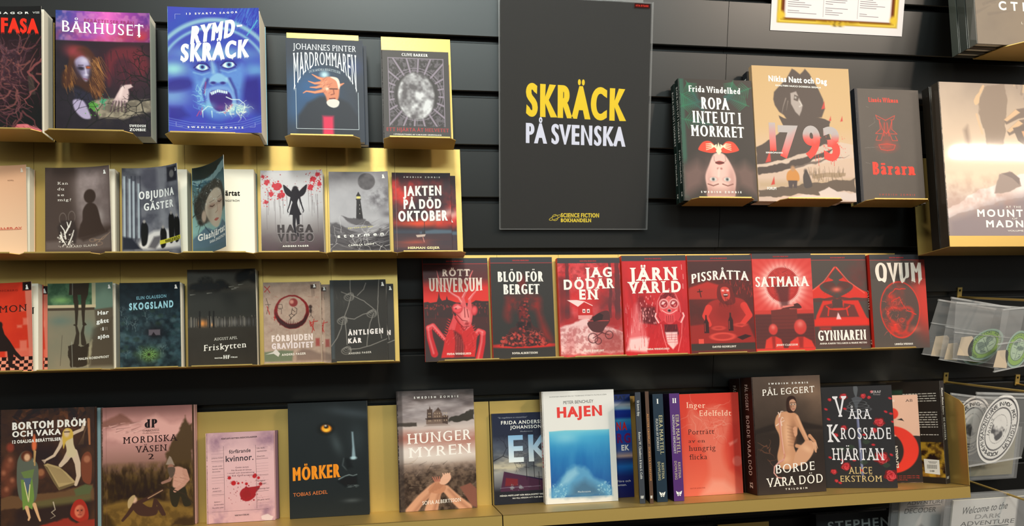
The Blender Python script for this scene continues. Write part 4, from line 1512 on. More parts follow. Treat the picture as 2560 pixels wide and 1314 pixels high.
@art('glash', (96, 128, 132), 140)
def _(a):
    a.grad([(0, (44, 62, 66)), (.2, (70, 100, 108)), (.5, (120, 152, 150)), (.8, (140, 180, 176)), (1, (88, 112, 124))])
    a.P([(0, 0), (1, 0), (.85, .03), (.6, .12), (.3, .16), (0, .15)], (46, 52, 50), 1, soft=.03)
    a.P([(0, .17), (.3, .17), (.55, .14), (.8, .06), (1, .04), (1, .14), (.75, .16), (.5, .22), (.2, .21), (0, .22)], (130, 160, 164), .85, wob=.05)
    a.strokes(40, (0, .18, .5, .28), -15, .14, .012, [(40, 70, 90), (170, 200, 204), (60, 96, 116)], .7)
    a.P([(.05, .42), (.2, .27), (.5, .22), (.8, .26), (.96, .4), (1, .52), (.9, .62), (.2, .72), (.1, .66), (.04, .55)], (62, 60, 56), 1, soft=.05, smooth=True, wob=.06)
    a.tangle(30, (.05, .3, .4, .7), [(50, 52, 50), (84, 88, 84)], .02, .3, .7)
    a.P([(.3, .46), (.42, .36), (.62, .32), (.82, .38), (.88, .52), (.86, .64), (.78, .74), (.66, .8), (.5, .76), (.36, .66), (.28, .56)], (196, 182, 164), 1, soft=.03, smooth=True)
    a.G(.4, .6, .1, .2, (150, 136, 122), .6)
    a.G(.75, .6, .09, .12, (206, 170, 150), .6)
    a.E(.25, .62, .06, .1, (176, 156, 140), 1, 0, .03)
    for u, v in ((.5, .52), (.77, .5)):
        a.E(u, v, .1, .035, (150, 112, 98), .7, 0, .06)
        a.S([(u - .08, v - .005), (u, v + .012), (u + .07, v)], .014, (74, 56, 50), 1)
        a.S([(u - .09, v - .05), (u + .06, v - .06)], .014, (120, 102, 90), .6)
    a.S([(.66, .52), (.68, .6), (.6, .62)], .016, (150, 116, 100), .7)
    a.P([(.55, .7), (.62, .685), (.72, .7), (.63, .72)], (176, 98, 90), 1, smooth=True)
    a.P([(.0, .88), (.28, .76), (.5, .82), (.72, .8), (.86, .74), (1, .8), (1, 1), (0, 1)], (92, 116, 132), 1, soft=.03, wob=.04)
    a.S([(.28, .76), (.45, .86), (.7, .82)], .02, (60, 76, 90), .8)
    a.dots(60, .3, .22, .8, .5, .003, .012, (214, 222, 220), .8)
    a.T('Glashjärtat', .1, .82, .97, .895, W_, BOLD, slope=-.03)
    a.T('SARA ENGSTRÖM', .4, .925, .97, .955, (226, 230, 228), BOLD, slope=-.02)


@art('haga', (186, 184, 188))
def _(a):
    a.grad([(0, (206, 204, 208)), (.45, (196, 195, 200)), (.7, (140, 134, 136)), (1, (74, 64, 66))])
    a.G(.5, .45, .3, .4, (214, 214, 220), .7)
    a.mix(np.clip((a.v - .72) / .2, 0, 1) * a.noise(7, 3, sharp=2) * .5, (96, 76, 88))
    red = (196, 40, 52)
    for u, v, r in ((.1, .15, .06), (.25, .2, .09), (.32, .31, .07), (.04, .08, .03), (.08, .4, .04), (.85, .12, .06), (.92, .06, .05), (.8, .22, .06), (.95, .18, .05), (.16, .3, .05)):
        a.splash(u, v, r, red, 26, .85)
    a.dots(60, 0, 0, 1, .5, .002, .008, (150, 40, 50))
    for _ in range(24):
        u = .05 + .9 * a.rs.rand()
        if .42 < u < .6:
            continue
        v = .25 + .2 * a.rs.rand()
        a.S([(u, v), (u + .005, v + .12 + .35 * a.rs.rand())], .006, (86, 74, 80), .7, .003)
    d = (44, 40, 46)
    a.E(.55, .235, .045, .05, d)
    a.P([(.5, .24), (.6, .24), (.625, .34), (.6, .36), (.58, .42), (.62, .52), (.64, .56), (.56, .57), (.46, .56), (.44, .58), (.48, .45), (.5, .4), (.47, .36), (.485, .3)], d, smooth=True)
    for s in (-1, 1):
        a.P([(.55 + s * .04, .29), (.55 + s * .12, .22), (.55 + s * .19, .18), (.55 + s * .18, .25), (.55 + s * .15, .3), (.55 + s * .1, .33), (.55 + s * .05, .34)], d, smooth=True)
        a.S([(.55 + s * .06, .32), (.55 + s * .09, .42), (.55 + s * .13, .51), (.55 + s * .12, .53)], .03, d, 1, .014)
    a.S([(.53, .56), (.52, .68), (.535, .76), (.54, .83)], .06, d, 1, .026)
    a.S([(.58, .56), (.59, .68), (.575, .76), (.58, .83)], .06, d, 1, .026)
    for s, v0, v1 in (('HAGA', .69, .785), ('VIDEO', .8, .895)):
        a.T(s, .245, v0, .84, v1, (150, 144, 146), dict(wx=.11, wy=.07, track=.1))
        a.T(s, .252, v0 + .003, .833, v1 - .003, (72, 66, 68), dict(wx=.09, wy=.05, track=.12))
    a.T('ANDERS FAGER', .33, .945, .75, .965, W_, BOLD, track=.1)


@art('stormen', (150, 148, 154))
def _(a):
    a.grad([(0, (128, 124, 130)), (.3, (166, 165, 172)), (.6, (170, 169, 175)), (.72, (132, 130, 136)), (1, (62, 58, 62))])
    a.mix(a.noise(4, 5, sharp=1.8) * .45, (194, 193, 198))
    m = a.blob(.85, .32, .25, .22)
    a.mix(m * a.noise(8, 4, sharp=3), (98, 94, 100))
    a.G(.98, .55, .1, .06, (88, 84, 90), .7)
    a.E(.63, .125, .145, .145, (112, 108, 112), .95, 0, .02)
    a.mix(a.ell(.63, .125, .145, .145) * a.noise(7, 3, sharp=2.5) * .7, (76, 72, 76))
    d = (50, 46, 48)
    a.P([(.455, .36), (.52, .36), (.56, .62), (.44, .62)], d)
    a.R(.445, .345, .53, .362, d)
    a.R(.458, .31, .518, .345, (226, 214, 120), 1, .02)
    a.P([(.445, .315), (.488, .255), (.53, .315)], d)
    for v in (.42, .47, .53):
        a.R(.5, v, .508, v + .014, (200, 196, 190))
    a.P([(.2, .57), (.34, .6), (.44, .6), (.6, .62), (.72, .7), (.4, .68), (.28, .64)], (86, 82, 86), .9, wob=.06, soft=.02)
    a.P([(0, .66), (.2, .68), (.35, .75), (.5, .8), (.75, .78), (1, .68), (1, 1), (0, 1)], (82, 78, 82), .9, wob=.08, soft=.04)
    a.P([(.35, 1), (.5, .9), (.75, .84), (1, .78), (1, 1)], (58, 54, 58), 1, wob=.06)
    a.strokes(80, (.3, .68, 1, .96), 18, .18, .012, [(196, 195, 200), (120, 116, 122)], .5)
    a.strokes(40, (0, .7, .4, .98), -20, .2, .012, [(150, 147, 152), (54, 50, 54)], .5)
    a.tangle(14, (0, .72, .9, .95), [(226, 225, 228)], .008, .3, .7)
    a.T('DET SOM KOM MED', .3, .708, .72, .722, (214, 206, 140), BOLD, slope=-.02, track=.15)
    a.T('stormen', .12, .79, .9, .832, W_, dict(wx=.03), track=.4, slope=-.03)
    a.T('CAMILLA LINDE', .3, .925, .73, .945, W_, BOLD, slope=-.02, track=.12)
    beacon(a, .92, .065, .032)


@art('jakten', (70, 44, 48))
def _(a):
    n = a.noise(3, 5, sharp=2.6)
    a.mix(n * np.clip((.75 - a.v) / .1, 0, 1), (206, 48, 42))
    a.mix(a.noise(5, 4, sharp=3) * .75, (46, 40, 48))
    a.G(.2, .3, .16, .2, (214, 60, 50), .6)
    a.G(.85, .55, .3, .07, (222, 186, 180), .8, -20)
    a.G(.45, .66, .4, .06, (226, 74, 44), .9)
    a.G(.7, .05, .4, .1, (44, 42, 50), .8)
    a.R(0, .74, 1, .8, (64, 68, 80), .9, .05)
    a.P([(.45, .77), (.7, .74), (1, .75), (1, .79), (.45, .8)], (84, 100, 116), .9, soft=.03)
    a.R(0, .8, 1, 1, (78, 60, 64), .85, .04)
    a.G(.35, .92, .3, .07, (196, 84, 66), .7)
    a.mix(np.clip((a.v - .8) / .02, 0, 1) * a.noise(6, 3, sx=.4, sy=4, sharp=2) * .5, (60, 56, 66))
    a.P([(.5, .72), (.535, .72), (.54, .8), (.48, .8)], (58, 58, 66))
    a.S([(.53, .6), (.535, .8)], .008, (40, 38, 42))
    a.P([(.38, .81), (.55, .8), (.53, .83), (.4, .84)], (190, 170, 160))
    a.S([(.5, .84), (.52, .9)], .012, (220, 150, 140), .8)
    st = dict(wx=.055, wy=.03, track=.06)
    a.T('JAKTEN', .18, .175, .84, .295, (236, 234, 230), st, slope=-.012, slant=.0)
    a.T('PÅ DÖD', .185, .35, .83, .465, (236, 234, 230), st, slope=-.012)
    a.T('OKTOBER', .09, .5, .94, .625, (232, 236, 232), st, slope=-.012)
    zombie(a, .2, .82, .05, .066)
    a.T('HERMAN GEIJER', .24, .963, .78, .99, (234, 224, 176), BOLD)
    a.line_over([(.06, .0), (.06, 1)], .005, (150, 120, 120))
@art('mon', (222, 66, 44), 110)
def _(a):
    a.mix(a.noise(5, 4, sharp=1.8) * .4, (196, 48, 40))
    a.P([(.88, .1), (1, .1), (1, .9), (.94, .9)], (222, 132, 112), .9, soft=.02)
    for b in ((.78, .3, .88, .34), (.74, .5, .82, .53), (.78, .68, .9, .8), (.84, .42, .93, .5)):
        a.R(*b, (236, 140, 118), .7, .03)
    a.R(.55, .77, 1, .87, (232, 122, 100), .8, .03)
    n = 14
    chk = ((np.floor(a.u * n + (a.v - .87) * 2) + np.floor((a.v - .87) * 26)) % 2)
    a.mix(np.clip((a.v - .865) / .006, 0, 1) * chk, (44, 32, 30))
    a.mix(np.clip((a.v - .865) / .006, 0, 1) * (1 - chk), (238, 150, 124))
    d = (48, 38, 36)
    a.P([(.42, .5), (.5, .5), (.54, .6), (.62, .68), (.72, .8), (.84, .9), (.8, .92), (.68, .84), (.66, .95), (.76, .99), (.66, 1), (.6, .98), (.58, .8), (.4, .8)], d, 1, soft=.012)
    a.E(.47, .49, .04, .05, d)
    a.R(.84, 0, 1, .1, (40, 30, 30), 1, .02)
    a.T('SIMON', .3, .265, .91, .345, (66, 40, 38), SERIF, slope=-.01)
    a.T('LJUNGBERG', .35, .08, .76, .1, (150, 44, 38), SERIF)
    beacon(a, .92, .062, .034)


@art('har', (136, 126, 106))
def _(a):
    a.mix(a.noise(4, 4, sharp=1.6) * .35, (110, 116, 100))
    a.R(0, 0, .72, .26, (84, 116, 88), 1, .02)
    a.mix(a.rect(0, 0, .72, .27) * a.noise(9, 4, sharp=3) * .8, (48, 74, 56))
    a.G(.2, .2, .14, .05, (140, 186, 110), .7)
    a.R(.7, 0, 1, .32, (104, 126, 112), 1, .02)
    a.R(.66, 0, .72, .3, (176, 172, 140), 1, .01)
    a.R(0, .26, .72, .295, (196, 180, 146), 1, .006)
    a.R(0, .295, .7, .325, (76, 64, 54), 1, .01)
    a.P([(.7, .32), (1, .3), (1, .44), (.72, .5)], (92, 82, 70), .9, soft=.03)
    a.P([(.66, .55), (1, .42), (1, 1), (.62, 1), (.64, .7)], (84, 74, 62), .95, soft=.06)
    a.G(.18, .45, .18, .08, (92, 116, 110), .6)
    a.mix(a.blob(.6, .55, .1, .14) * .6, (110, 130, 118))
    d = (58, 50, 42)
    a.P([(.32, 0), (.62, 0), (.6, .14), (.56, .22), (.5, .24), (.49, .14), (.44, .14), (.45, .25), (.38, .24), (.37, .14), (.31, .14)], d, 1)
    a.R(.36, .0, .37, .14, (150, 150, 140), .8)
    for s, u in ((-1, .42), (1, .53)):
        a.S([(u, .22), (u - s * .005, .36), (u + s * .0, .5)], .07, d, 1, .03)
        a.P([(u - .02, .49), (u + .02, .47), (u + s * .05, .5), (u, .52)], d)
        a.S([(u, .52), (u - s * .02, .6), (u - s * .0, .72)], .03, d, .95, .08)
    a.P([(.3, .74), (.4, .72), (.5, .76), (.62, .73), (.62, .86), (.6, .98), (.52, 1), (.34, 1), (.29, .86)], d, 1, wob=.05)
    a.S([(.35, .7), (.36, 1)], .008, (170, 172, 160), .7)
    a.S([(.21, .62), (.2, .75), (.18, .98)], .006, (70, 62, 54), .8)
    a.P([(.6, .78), (.66, .68), (.64, .85), (.58, 1)], (170, 160, 130), .8, soft=.03, wob=.04)
    for s, v0, v1, u0, c in (('Har', .34, .385, .75, W_), ('gått', .44, .485, .73, W_), ('sjön', .625, .668, .75, W_)):
        a.T(s, u0, v0, .93, v1, c, BOLD, slope=-.01)
    a.T('t', .79, .535, .82, .575, (150, 140, 126), SANS)
    a.T('i', .825, .535, .845, .575, W_, BOLD)
    a.T('ll', .865, .535, .905, .575, (140, 130, 118), SANS)
    a.T('MALIN ROSENFROST', .45, .885, .925, .91, (226, 222, 212), BOLD, slope=-.018)
    beacon(a, .945, .055, .03)


@art('skogs', (36, 46, 52))
def _(a):
    a.mix(np.clip((a.v - .22) / .25, 0, 1) * a.noise(9, 4, sharp=2.4) * .65, (74, 100, 108))
    a.mix(a.noise(14, 3, sharp=3) * .4, (26, 30, 34))
    for _ in range(80):
        u, v = a.rs.rand(), .3 + .7 * a.rs.rand()
        r = .03 + .03 * a.rs.rand()
        c = [(58, 84, 92), (44, 64, 66), (84, 108, 112), (48, 62, 50)][a.rs.randint(4)]
        a.E(u, v, r, r * .8, c, .45, 0, .03)
    for _ in range(14):
        a.tree(a.rs.rand(), .35 + .6 * a.rs.rand(), 90, .06, .006, (128, 146, 148), 3, .6)
    a.G(.56, .6, .15, .12, (30, 26, 30), .95)
    a.R(.46, .57, .65, .64, (96, 88, 96), .95, .02)
    a.P([(.5, .645), (.54, .6), (.58, .645)], (40, 36, 40))
    a.G(.47, .87, .14, .1, (130, 176, 92), .95)
    for g in range(0, 360, 30):
        a.tree(.46, .87, g, .06, .012, (36, 40, 28), 2, .8)
    a.T('ELIN OLAUSSON', .27, .158, .76, .195, (120, 172, 190), MED, slope=-.02, track=.04)
    a.T('SKOGSLAND', .15, .24, .88, .315, (150, 200, 214), dict(wx=.04, track=.1), slope=-.025)
    beacon(a, .93, .06, .033)


@art('frisk', (58, 56, 52))
def _(a):
    a.grad([(0, (88, 82, 74)), (.22, (80, 76, 68)), (.3, (60, 59, 55)), (1, (56, 53, 48))])
    a.mix(a.noise(8, 4) * .3, (48, 48, 46))
    d = (30, 27, 23)
    for u, v, r in ((.12, .2, .1), (.26, .13, .1), (.3, .18, .1), (.47, .16, .09), (.55, .19, .07), (.9, .06, .12), (.8, .08, .1), (.75, .12, .06), (1, .1, .1), (.2, .2, .1), (.4, .2, .1)):
        a.mix(a.ell(u, v, r, r * .75, 0, .05) * np.clip(a.noise(16, 3, sharp=4) + .55, 0, 1), d)
    a.R(0, .23, 1, .5, (50, 50, 47), .85, .1)
    for u, v in ((.6, .19), (.64, .215), (.68, .2), (.28, .255), (.04, .27), (.74, .17)):
        a.S([(u, v), (u + .07, v - .006)], .012, (170, 170, 160), .7, .004)
    a.R(0, .53, 1, .61, (84, 82, 82), .6, .05)
    a.G(.22, .575, .07, .05, (226, 140, 66), 1)
    a.G(.34, .59, .04, .03, (230, 160, 96), .9)
    a.G(.6, .57, .3, .04, (120, 116, 112), .6)
    for _ in range(110):
        u = a.rs.rand()
        a.S([(u, .5 + .03 * a.rs.rand()), (u, .6 + .02 * a.rs.rand())], .008, [(40, 37, 34), (128, 122, 112), (50, 48, 46)][a.rs.randint(3)], .7, .008)
    for u in (.17, .31, .37):
        a.S([(u, .45), (u, .62)], .024, (36, 34, 32), 1)
    a.R(0, .62, 1, 1, (56, 51, 45), .7, .04)
    a.mix(a.noise(12, 3) * np.clip((a.v - .62) / .1, 0, 1) * .3, (44, 40, 36))
    a.T('AUGUST APEL', .37, .725, .71, .755, (206, 202, 192), SERIF, slope=-.012)
    a.T('Friskytten', .22, .79, .84, .855, (236, 232, 224), dict(SERIF, wx=.014), slope=-.03)
    a.T('HF', .5, .918, .6, .957, W_, SERIFB)
    a.T('HASTUR', .375, .94, .49, .953, W_, SERIFB)
    a.T('FÖRLAG', .61, .935, .705, .948, W_, SERIFB)


@art('forb', (172, 148, 132))
def _(a):
    a.mix(a.noise(6, 4, sharp=2) * .45, (140, 116, 104))
    a.mix(a.noise(20, 3, sharp=3) * .25, (196, 174, 158))
    dr = np.abs(np.hypot(a.u - .49, (a.y - .365 * a.asp)) - .275 + (a.noise(9, 3) - .5) * .03)
    ang = np.clip((a.v - .2) / .35, 0, 1)
    a.mix(np.clip((.022 + .03 * ang - dr) / .015, 0, 1) * .95, (120, 26, 28))
    a.mix(np.clip((.014 + .03 * ang - dr) / .015, 0, 1) * np.clip((a.v - .36) / .1, 0, 1) * .95, (58, 22, 24))
    for k in range(14):
        u = .28 + .03 * k
        a.S([(u, .54), (u, .47 + .05 * a.rs.rand())], .02, (70, 26, 28), .8, .004)
    a.E(.52, .26, .075, .075, (130, 52, 50))
    a.E(.49, .25, .035, .035, (196, 140, 124), .9, 0, .03)
    bl = (64, 50, 46)
    for p in ([(.5, .33), (.48, .4), (.52, .42), (.57, .4), (.58, .34), (.54, .32)], [(.49, .4), (.44, .42), (.48, .46), (.44, .48)], [(.5, .35), (.55, .38)], [(.54, .42), (.46, .46)]):
        a.S(p, .01, bl, .9)
    for p in ([(.24, .28), (.25, .33), (.33, .33), (.32, .28), (.24, .28)], [(.27, .34), (.31, .34), (.31, .4)], [(.05, .2), (.09, .3), (.05, .4)], [(.03, .28), (.12, .28)], [(.82, .3), (.83, .42), (.8, .45)], [(.82, .42), (.86, .46)]):
        a.S(p, .009, bl, .8)
    a.E(.82, .32, .03, .035, bl)
    a.E(.82, .37, .025, .04, bl)
    red = (166, 44, 40)
    for p in ([(.03, .05), (.12, .13)], [(.11, .05), (.03, .12)], [(.8, .5), (.88, .62)], [(.88, .48), (.84, .64)], [(.82, .52), (.94, .5)], [(.06, .3), (.1, .4)], [(.8, .52), (.82, .57), (.86, .53)], [(.18, .44), (.22, .46)], [(.2, .42), (.19, .48)]):
        a.S(p, .016, red, .8, wob=.02)
    a.R(.83, .04, .93, .09, (60, 48, 44), .9, .02)
    for u in (.85, .87, .89):
        a.S([(u, .09), (u + .005, .17 + .04 * a.rs.rand())], .006, bl, .7)
    a.strokes(70, (0, .1, 1, .7), 0, .05, .004, [(110, 86, 76), red, bl], .4, 90)
    a.P([(.9, .72), (.97, .72), (.97, .82), (.9, .82)], (150, 52, 50), .7, soft=.03)
    a.P([(0, .88), (.3, .86), (.5, .87), (.48, 1), (0, 1)], (92, 108, 84), .8, soft=.03)
    a.P([(.02, .91), (.15, .88), (.2, .84), (.27, .9), (.24, .94), (.16, .9)], (214, 206, 202), .9)
    a.P([(.55, .9), (.65, .85), (.8, .86), (1, .92), (1, 1), (.55, 1)], (120, 100, 92), .8, soft=.05)
    st = dict(wx=.1, wy=.05, track=.06)
    a.T('FÖRBJUDEN', .13, .67, .85, .74, (230, 212, 206), st, slope=-.012)
    a.T('GRAVIDITET', .13, .77, .86, .835, (222, 206, 206), st, slope=-.012)
    a.T('ANDERS FAGER', .3, .9, .72, .925, (230, 222, 214), BOLD, slope=-.01, track=.08)
    beacon(a, .9, .055, .03)


@art('ant', (58, 55, 52))
def _(a):
    a.R(0, 0, .06, 1, (74, 80, 84), .9, .03)
    a.mix(a.noise(8, 3) * .2, (44, 42, 40))
    a.R(0, 0, 1, .1, (38, 36, 34), .6, .08)
    c, c2 = (136, 132, 126), (100, 96, 92)
    ropes = ([(.36, 0), (.36, .12), (.37, .2), (.32, .33), (.24, .47)], [(.37, .19), (.6, .27), (.78, .38)], [(.24, .48), (.42, .5), (.58, .44), (.75, .41)], [(.88, .0), (.86, .2), (.84, .4), (.86, .55), (.9, .75)], [(.77, .43), (.7, .55), (.66, .7), (.63, .85)], [(.22, .5), (.18, .62), (.1, .74), (0, .84)], [(.25, .5), (.27, .65), (.28, .82)], [(.3, .88), (.5, .875), (.7, .84), (1, .76)], [(.48, .2), (.6, .12), (.64, .04)], [(.2, .15), (.34, .19)])
    for r in ropes:
        a.S(r, .018, c2, .95, wob=.01)
        a.S(r, .008, c, .8, soft=.004, wob=.012)
    for u, v in ((.37, .18), (.24, .48), (.77, .4), (.3, .86)):
        for k in range(4):
            q = .03 + .01 * k
            a.mix(np.clip(1 - np.abs(np.hypot((a.u - u + .012 * k) / (q * 1.4), (a.y - v * a.asp - .02 * k) / q) - 1) / .22, 0, 1) * .7, c)
    a.strokes(20, (.05, .12, .3, .3), -85, .1, .004, [(80, 76, 72)], .6)
    st = dict(wx=.08, wy=.04, track=.14)
    a.T('ÄNTLIGEN', .3, .635, .93, .695, (226, 218, 216), st, slope=-.018)
    a.T('KÄR', .3, .745, .545, .8, (230, 222, 220), st, slope=-.008)
    a.T('ANDERS FAGER', .3, .918, .71, .94, (196, 192, 186), BOLD, track=.1, slope=-.012)
    beacon(a, .945, .06, .034)


# the red series: a dark head band with a red rule, each with its own red picture
RD = (206, 44, 42)
DK = (56, 53, 52)


def series(a, name, band=.056, rule=True):
    a.R(-.1, -.1, 1.1, band, (62, 62, 66), 1, .004)
    if rule:
        a.R(-.1, band, 1.1, band + .004, (206, 62, 60), 1, .003)
    a.T('DEN NYA SKRÄCKEN', .36, .026, .62, .04, (196, 56, 56), SERIFB)
    if name:
        a.T(name[0], name[1], name[3], name[2], name[4], (236, 232, 226), SERIFB)


WT = (238, 232, 226)
ROUGH = dict(wx=.045, wy=.0, serif=.07, jag=.03)


@art('rott', (74, 40, 42), 145)
def _(a):
    a.grad([(0, (80, 60, 62)), (.2, (96, 50, 52)), (.3, (212, 52, 48)), (.45, (216, 56, 50)), (.5, (80, 46, 46)), (1, (66, 54, 54))])
    d = (66, 48, 48)
    a.P([(0, .445), (.06, .44), (.1, .45), (.2, .44), (.22, .4), (.235, .34), (.25, .4), (.28, .43), (.34, .42), (.355, .38), (.37, .42), (.5, .45), (.72, .46), (.8, .43), (.9, .44), (1, .44), (1, .6), (0, .6)], d)
    for _ in range(60):
        u, v = a.rs.rand(), .46 + .05 * a.rs.rand()
        a.R(u, v, u + .02, v + .014, (150, 56, 54), .7)
    a.strokes(40, (0, .55, 1, .66), 90, .07, .014, [(150, 52, 52), (60, 50, 50)], .6, 4)
    pk, hi = (216, 66, 72), (238, 150, 150)
    for s in (-1, 1):
        q = [(.5 + s * .34, 1.02), (.5 + s * .4, .86), (.5 + s * .415, .76), (.5 + s * .35, .74), (.5 + s * .2, .86), (.5 + s * .1, .93)]
        q = [(p[0] - .02, p[1] - (.06 if s < 0 else 0)) for p in q]
        a.S(q[:3], .11, (190, 44, 50), 1, .085, soft=.015)
        a.S(q[2:], .085, pk, 1, .05, soft=.015)
        a.S([(p[0] - .012, p[1] - .006) for p in q[:3]], .02, hi, .7, soft=.03)
        a.S([(p[0] - .006, p[1] - .008) for p in q[2:]], .018, hi, .75, soft=.03)
        for k in range(9):
            f = k / 9
            x, y = q[3][0] + (q[5][0] - q[3][0]) * f, q[3][1] + (q[5][1] - q[3][1]) * f
            a.S([(x, y + .02), (x + s * .012, y + .05)], .012, (120, 34, 38), .8, .003)
    a.P([(.24, 1), (.3, .84), (.36, .72), (.42, .62), (.5, .58), (.66, .58), (.73, .68), (.8, .8), (.76, 1)], (196, 48, 50), 1, soft=.015, wob=.02)
    for k in range(8):
        a.S([(.31 + .012 * k, .8 - .025 * k), (.275 + .012 * k, .785 - .025 * k)], .016, (206, 56, 56), 1, .003)
        a.S([(.74 + .01 * k * (k < 5), .7 + .025 * k), (.775 + .01 * k * (k < 5), .685 + .025 * k)], .016, (206, 56, 56), 1, .003)
    a.P([(.44, .72), (.56, .78), (.6, .9), (.58, 1), (.44, 1), (.47, .85)], (104, 40, 42), .85, soft=.03)
    for k in range(10):
        a.S([(.47 + .012 * k, .75 + .01 * k), (.46 + .014 * k, .97)], .006, (226, 110, 104) if k % 2 else (80, 30, 32), .6)
    a.P([(.45, .56), (.42, .64), (.36, .72), (.46, .73), (.5, .64)], (216, 76, 80), .95, soft=.012)
    a.P([(.46, .47), (.55, .49), (.585, .42), (.6, .36), (.63, .42), (.66, .5), (.69, .42), (.715, .38), (.73, .46), (.75, .56), (.73, .64), (.7, .7), (.63, .735), (.57, .68), (.5, .6)], (218, 92, 96), 1, soft=.01)
    a.P([(.55, .52), (.63, .5), (.7, .54), (.7, .64), (.62, .66), (.56, .6)], (236, 140, 138), .8, soft=.04)
    a.E(.51, .51, .082, .078, (176, 44, 52), 1, 20)
    a.E(.51, .508, .072, .068, (222, 76, 82), 1, 20)
    a.P([(.45, .5), (.52, .475), (.58, .5), (.52, .515)], (240, 150, 150), .8, soft=.015)
    a.E(.49, .51, .008, .008, (50, 24, 28), 1)
    a.E(.775, .535, .048, .075, (190, 50, 58), 1, 10)
    a.E(.77, .53, .034, .055, (226, 90, 94), 1, 10, .03)
    for p in ([(.585, .45), (.54, .4), (.44, .36), (.33, .3), (.25, .25), (.215, .13)], [(.6, .4), (.65, .34), (.71, .25), (.73, .18), (.77, .13)], [(.7, .42), (.76, .37), (.8, .345), (.82, .3)]):
        a.S(p, .045, (220, 100, 102), 1, .008)
        a.S([(x - .006, y - .004) for x, y in p], .012, (246, 170, 168), .8, .003)
    for p in ([(.47, .6), (.53, .66), (.6, .7), (.68, .69)], [(.5, .57), (.58, .63), (.66, .64)], [(.62, .5), (.625, .6)], [(.56, .69), (.6, .735), (.65, .7)], [(.66, .52), (.68, .6)]):
        a.S(p, .012, (120, 32, 38), .85)
    a.E(.65, .665, .03, .025, (150, 44, 48), .8, 0, .02)
    a.strokes(60, (.32, .68, .76, .98), 62, .05, .006, [(240, 130, 128), (130, 34, 38)], .45, 40)
    a.T('RÖTT', .29, .115, .73, .18, (226, 208, 196), SLAB, slope=0)
    def arcw(U, V, t, h):
        return U, (.345 - .015 * (2 * t - 1) ** 2) * (1 - h) + (.2 + .0 * t) * h
    a.T('UNIVERSUM', .085, .2, .91, .335, (226, 206, 194), SERIFB, warp=arcw)
    series(a, ('FRIDA WINDELHED', .33, .7, .955, .975))


@art('blod', DK, 145)
def _(a):
    a.P([(.28, .4), (.75, .4), (.8, .6), (.95, .85), (.8, .8), (.7, .55), (.35, .55), (.28, .65), (.2, .6), (.24, .45)], (150, 44, 42), .8, soft=.12, smooth=True)
    a.mix(a.blob(.5, .5, .36, .3) * a.noise(12, 4, sharp=3) * .8, DK)
    a.E(.5, .26, .06, .12, (120, 40, 40), .8, 0, .06)
    a.E(.5, .9, .55, .04, (206, 48, 44), .95, 0, .02)
    a.P([(.1, .9), (.22, .8), (.28, .72), (.4, .7), (.43, .5), (.48, .44), (.56, .46), (.6, .6), (.65, .7), (.75, .74), (.8, .82), (.9, .89), (.6, .91), (.3, .91)], (74, 46, 46), 1, wob=.05)
    a.P([(.44, .5), (.53, .5), (.55, .62), (.44, .62)], (110, 40, 42), .9)
    a.R(.4, .66, .62, .72, (44, 38, 40), .9, .03)
    for _ in range(130):
        u = .5 + (a.rs.rand() - .5) * .72
        top = .72 + abs(u - .5) * .28
        v = top + (.9 - top) * a.rs.rand()
        r = .012 + .014 * a.rs.rand()
        a.E(u, v, r, r, [(160, 56, 52), (120, 46, 46), (54, 38, 40), (190, 74, 66)][a.rs.randint(4)], .85, 0, .01)
    for _ in range(40):
        u, v = .5 + (a.rs.rand() - .5) * .22, .45 + .28 * a.rs.rand()
        r = .012 + .01 * a.rs.rand()
        a.E(u, v, r, r, [(168, 60, 56), (60, 40, 42), (130, 50, 48)][a.rs.randint(3)], .85, 0, .01)
    a.tangle(40, (.2, .75, .85, .9), [(196, 84, 76), (50, 36, 38)], .01, .1, .7)
    a.T('BLÖD FÖR', .115, .145, .855, .25, WT, dict(SERIFB, wx=.06))
    a.T('BERGET', .2, .275, .785, .378, WT, dict(SERIFB, wx=.06))
    series(a, ('SOFIA ALBERTSSON', .3, .71, .965, .985))


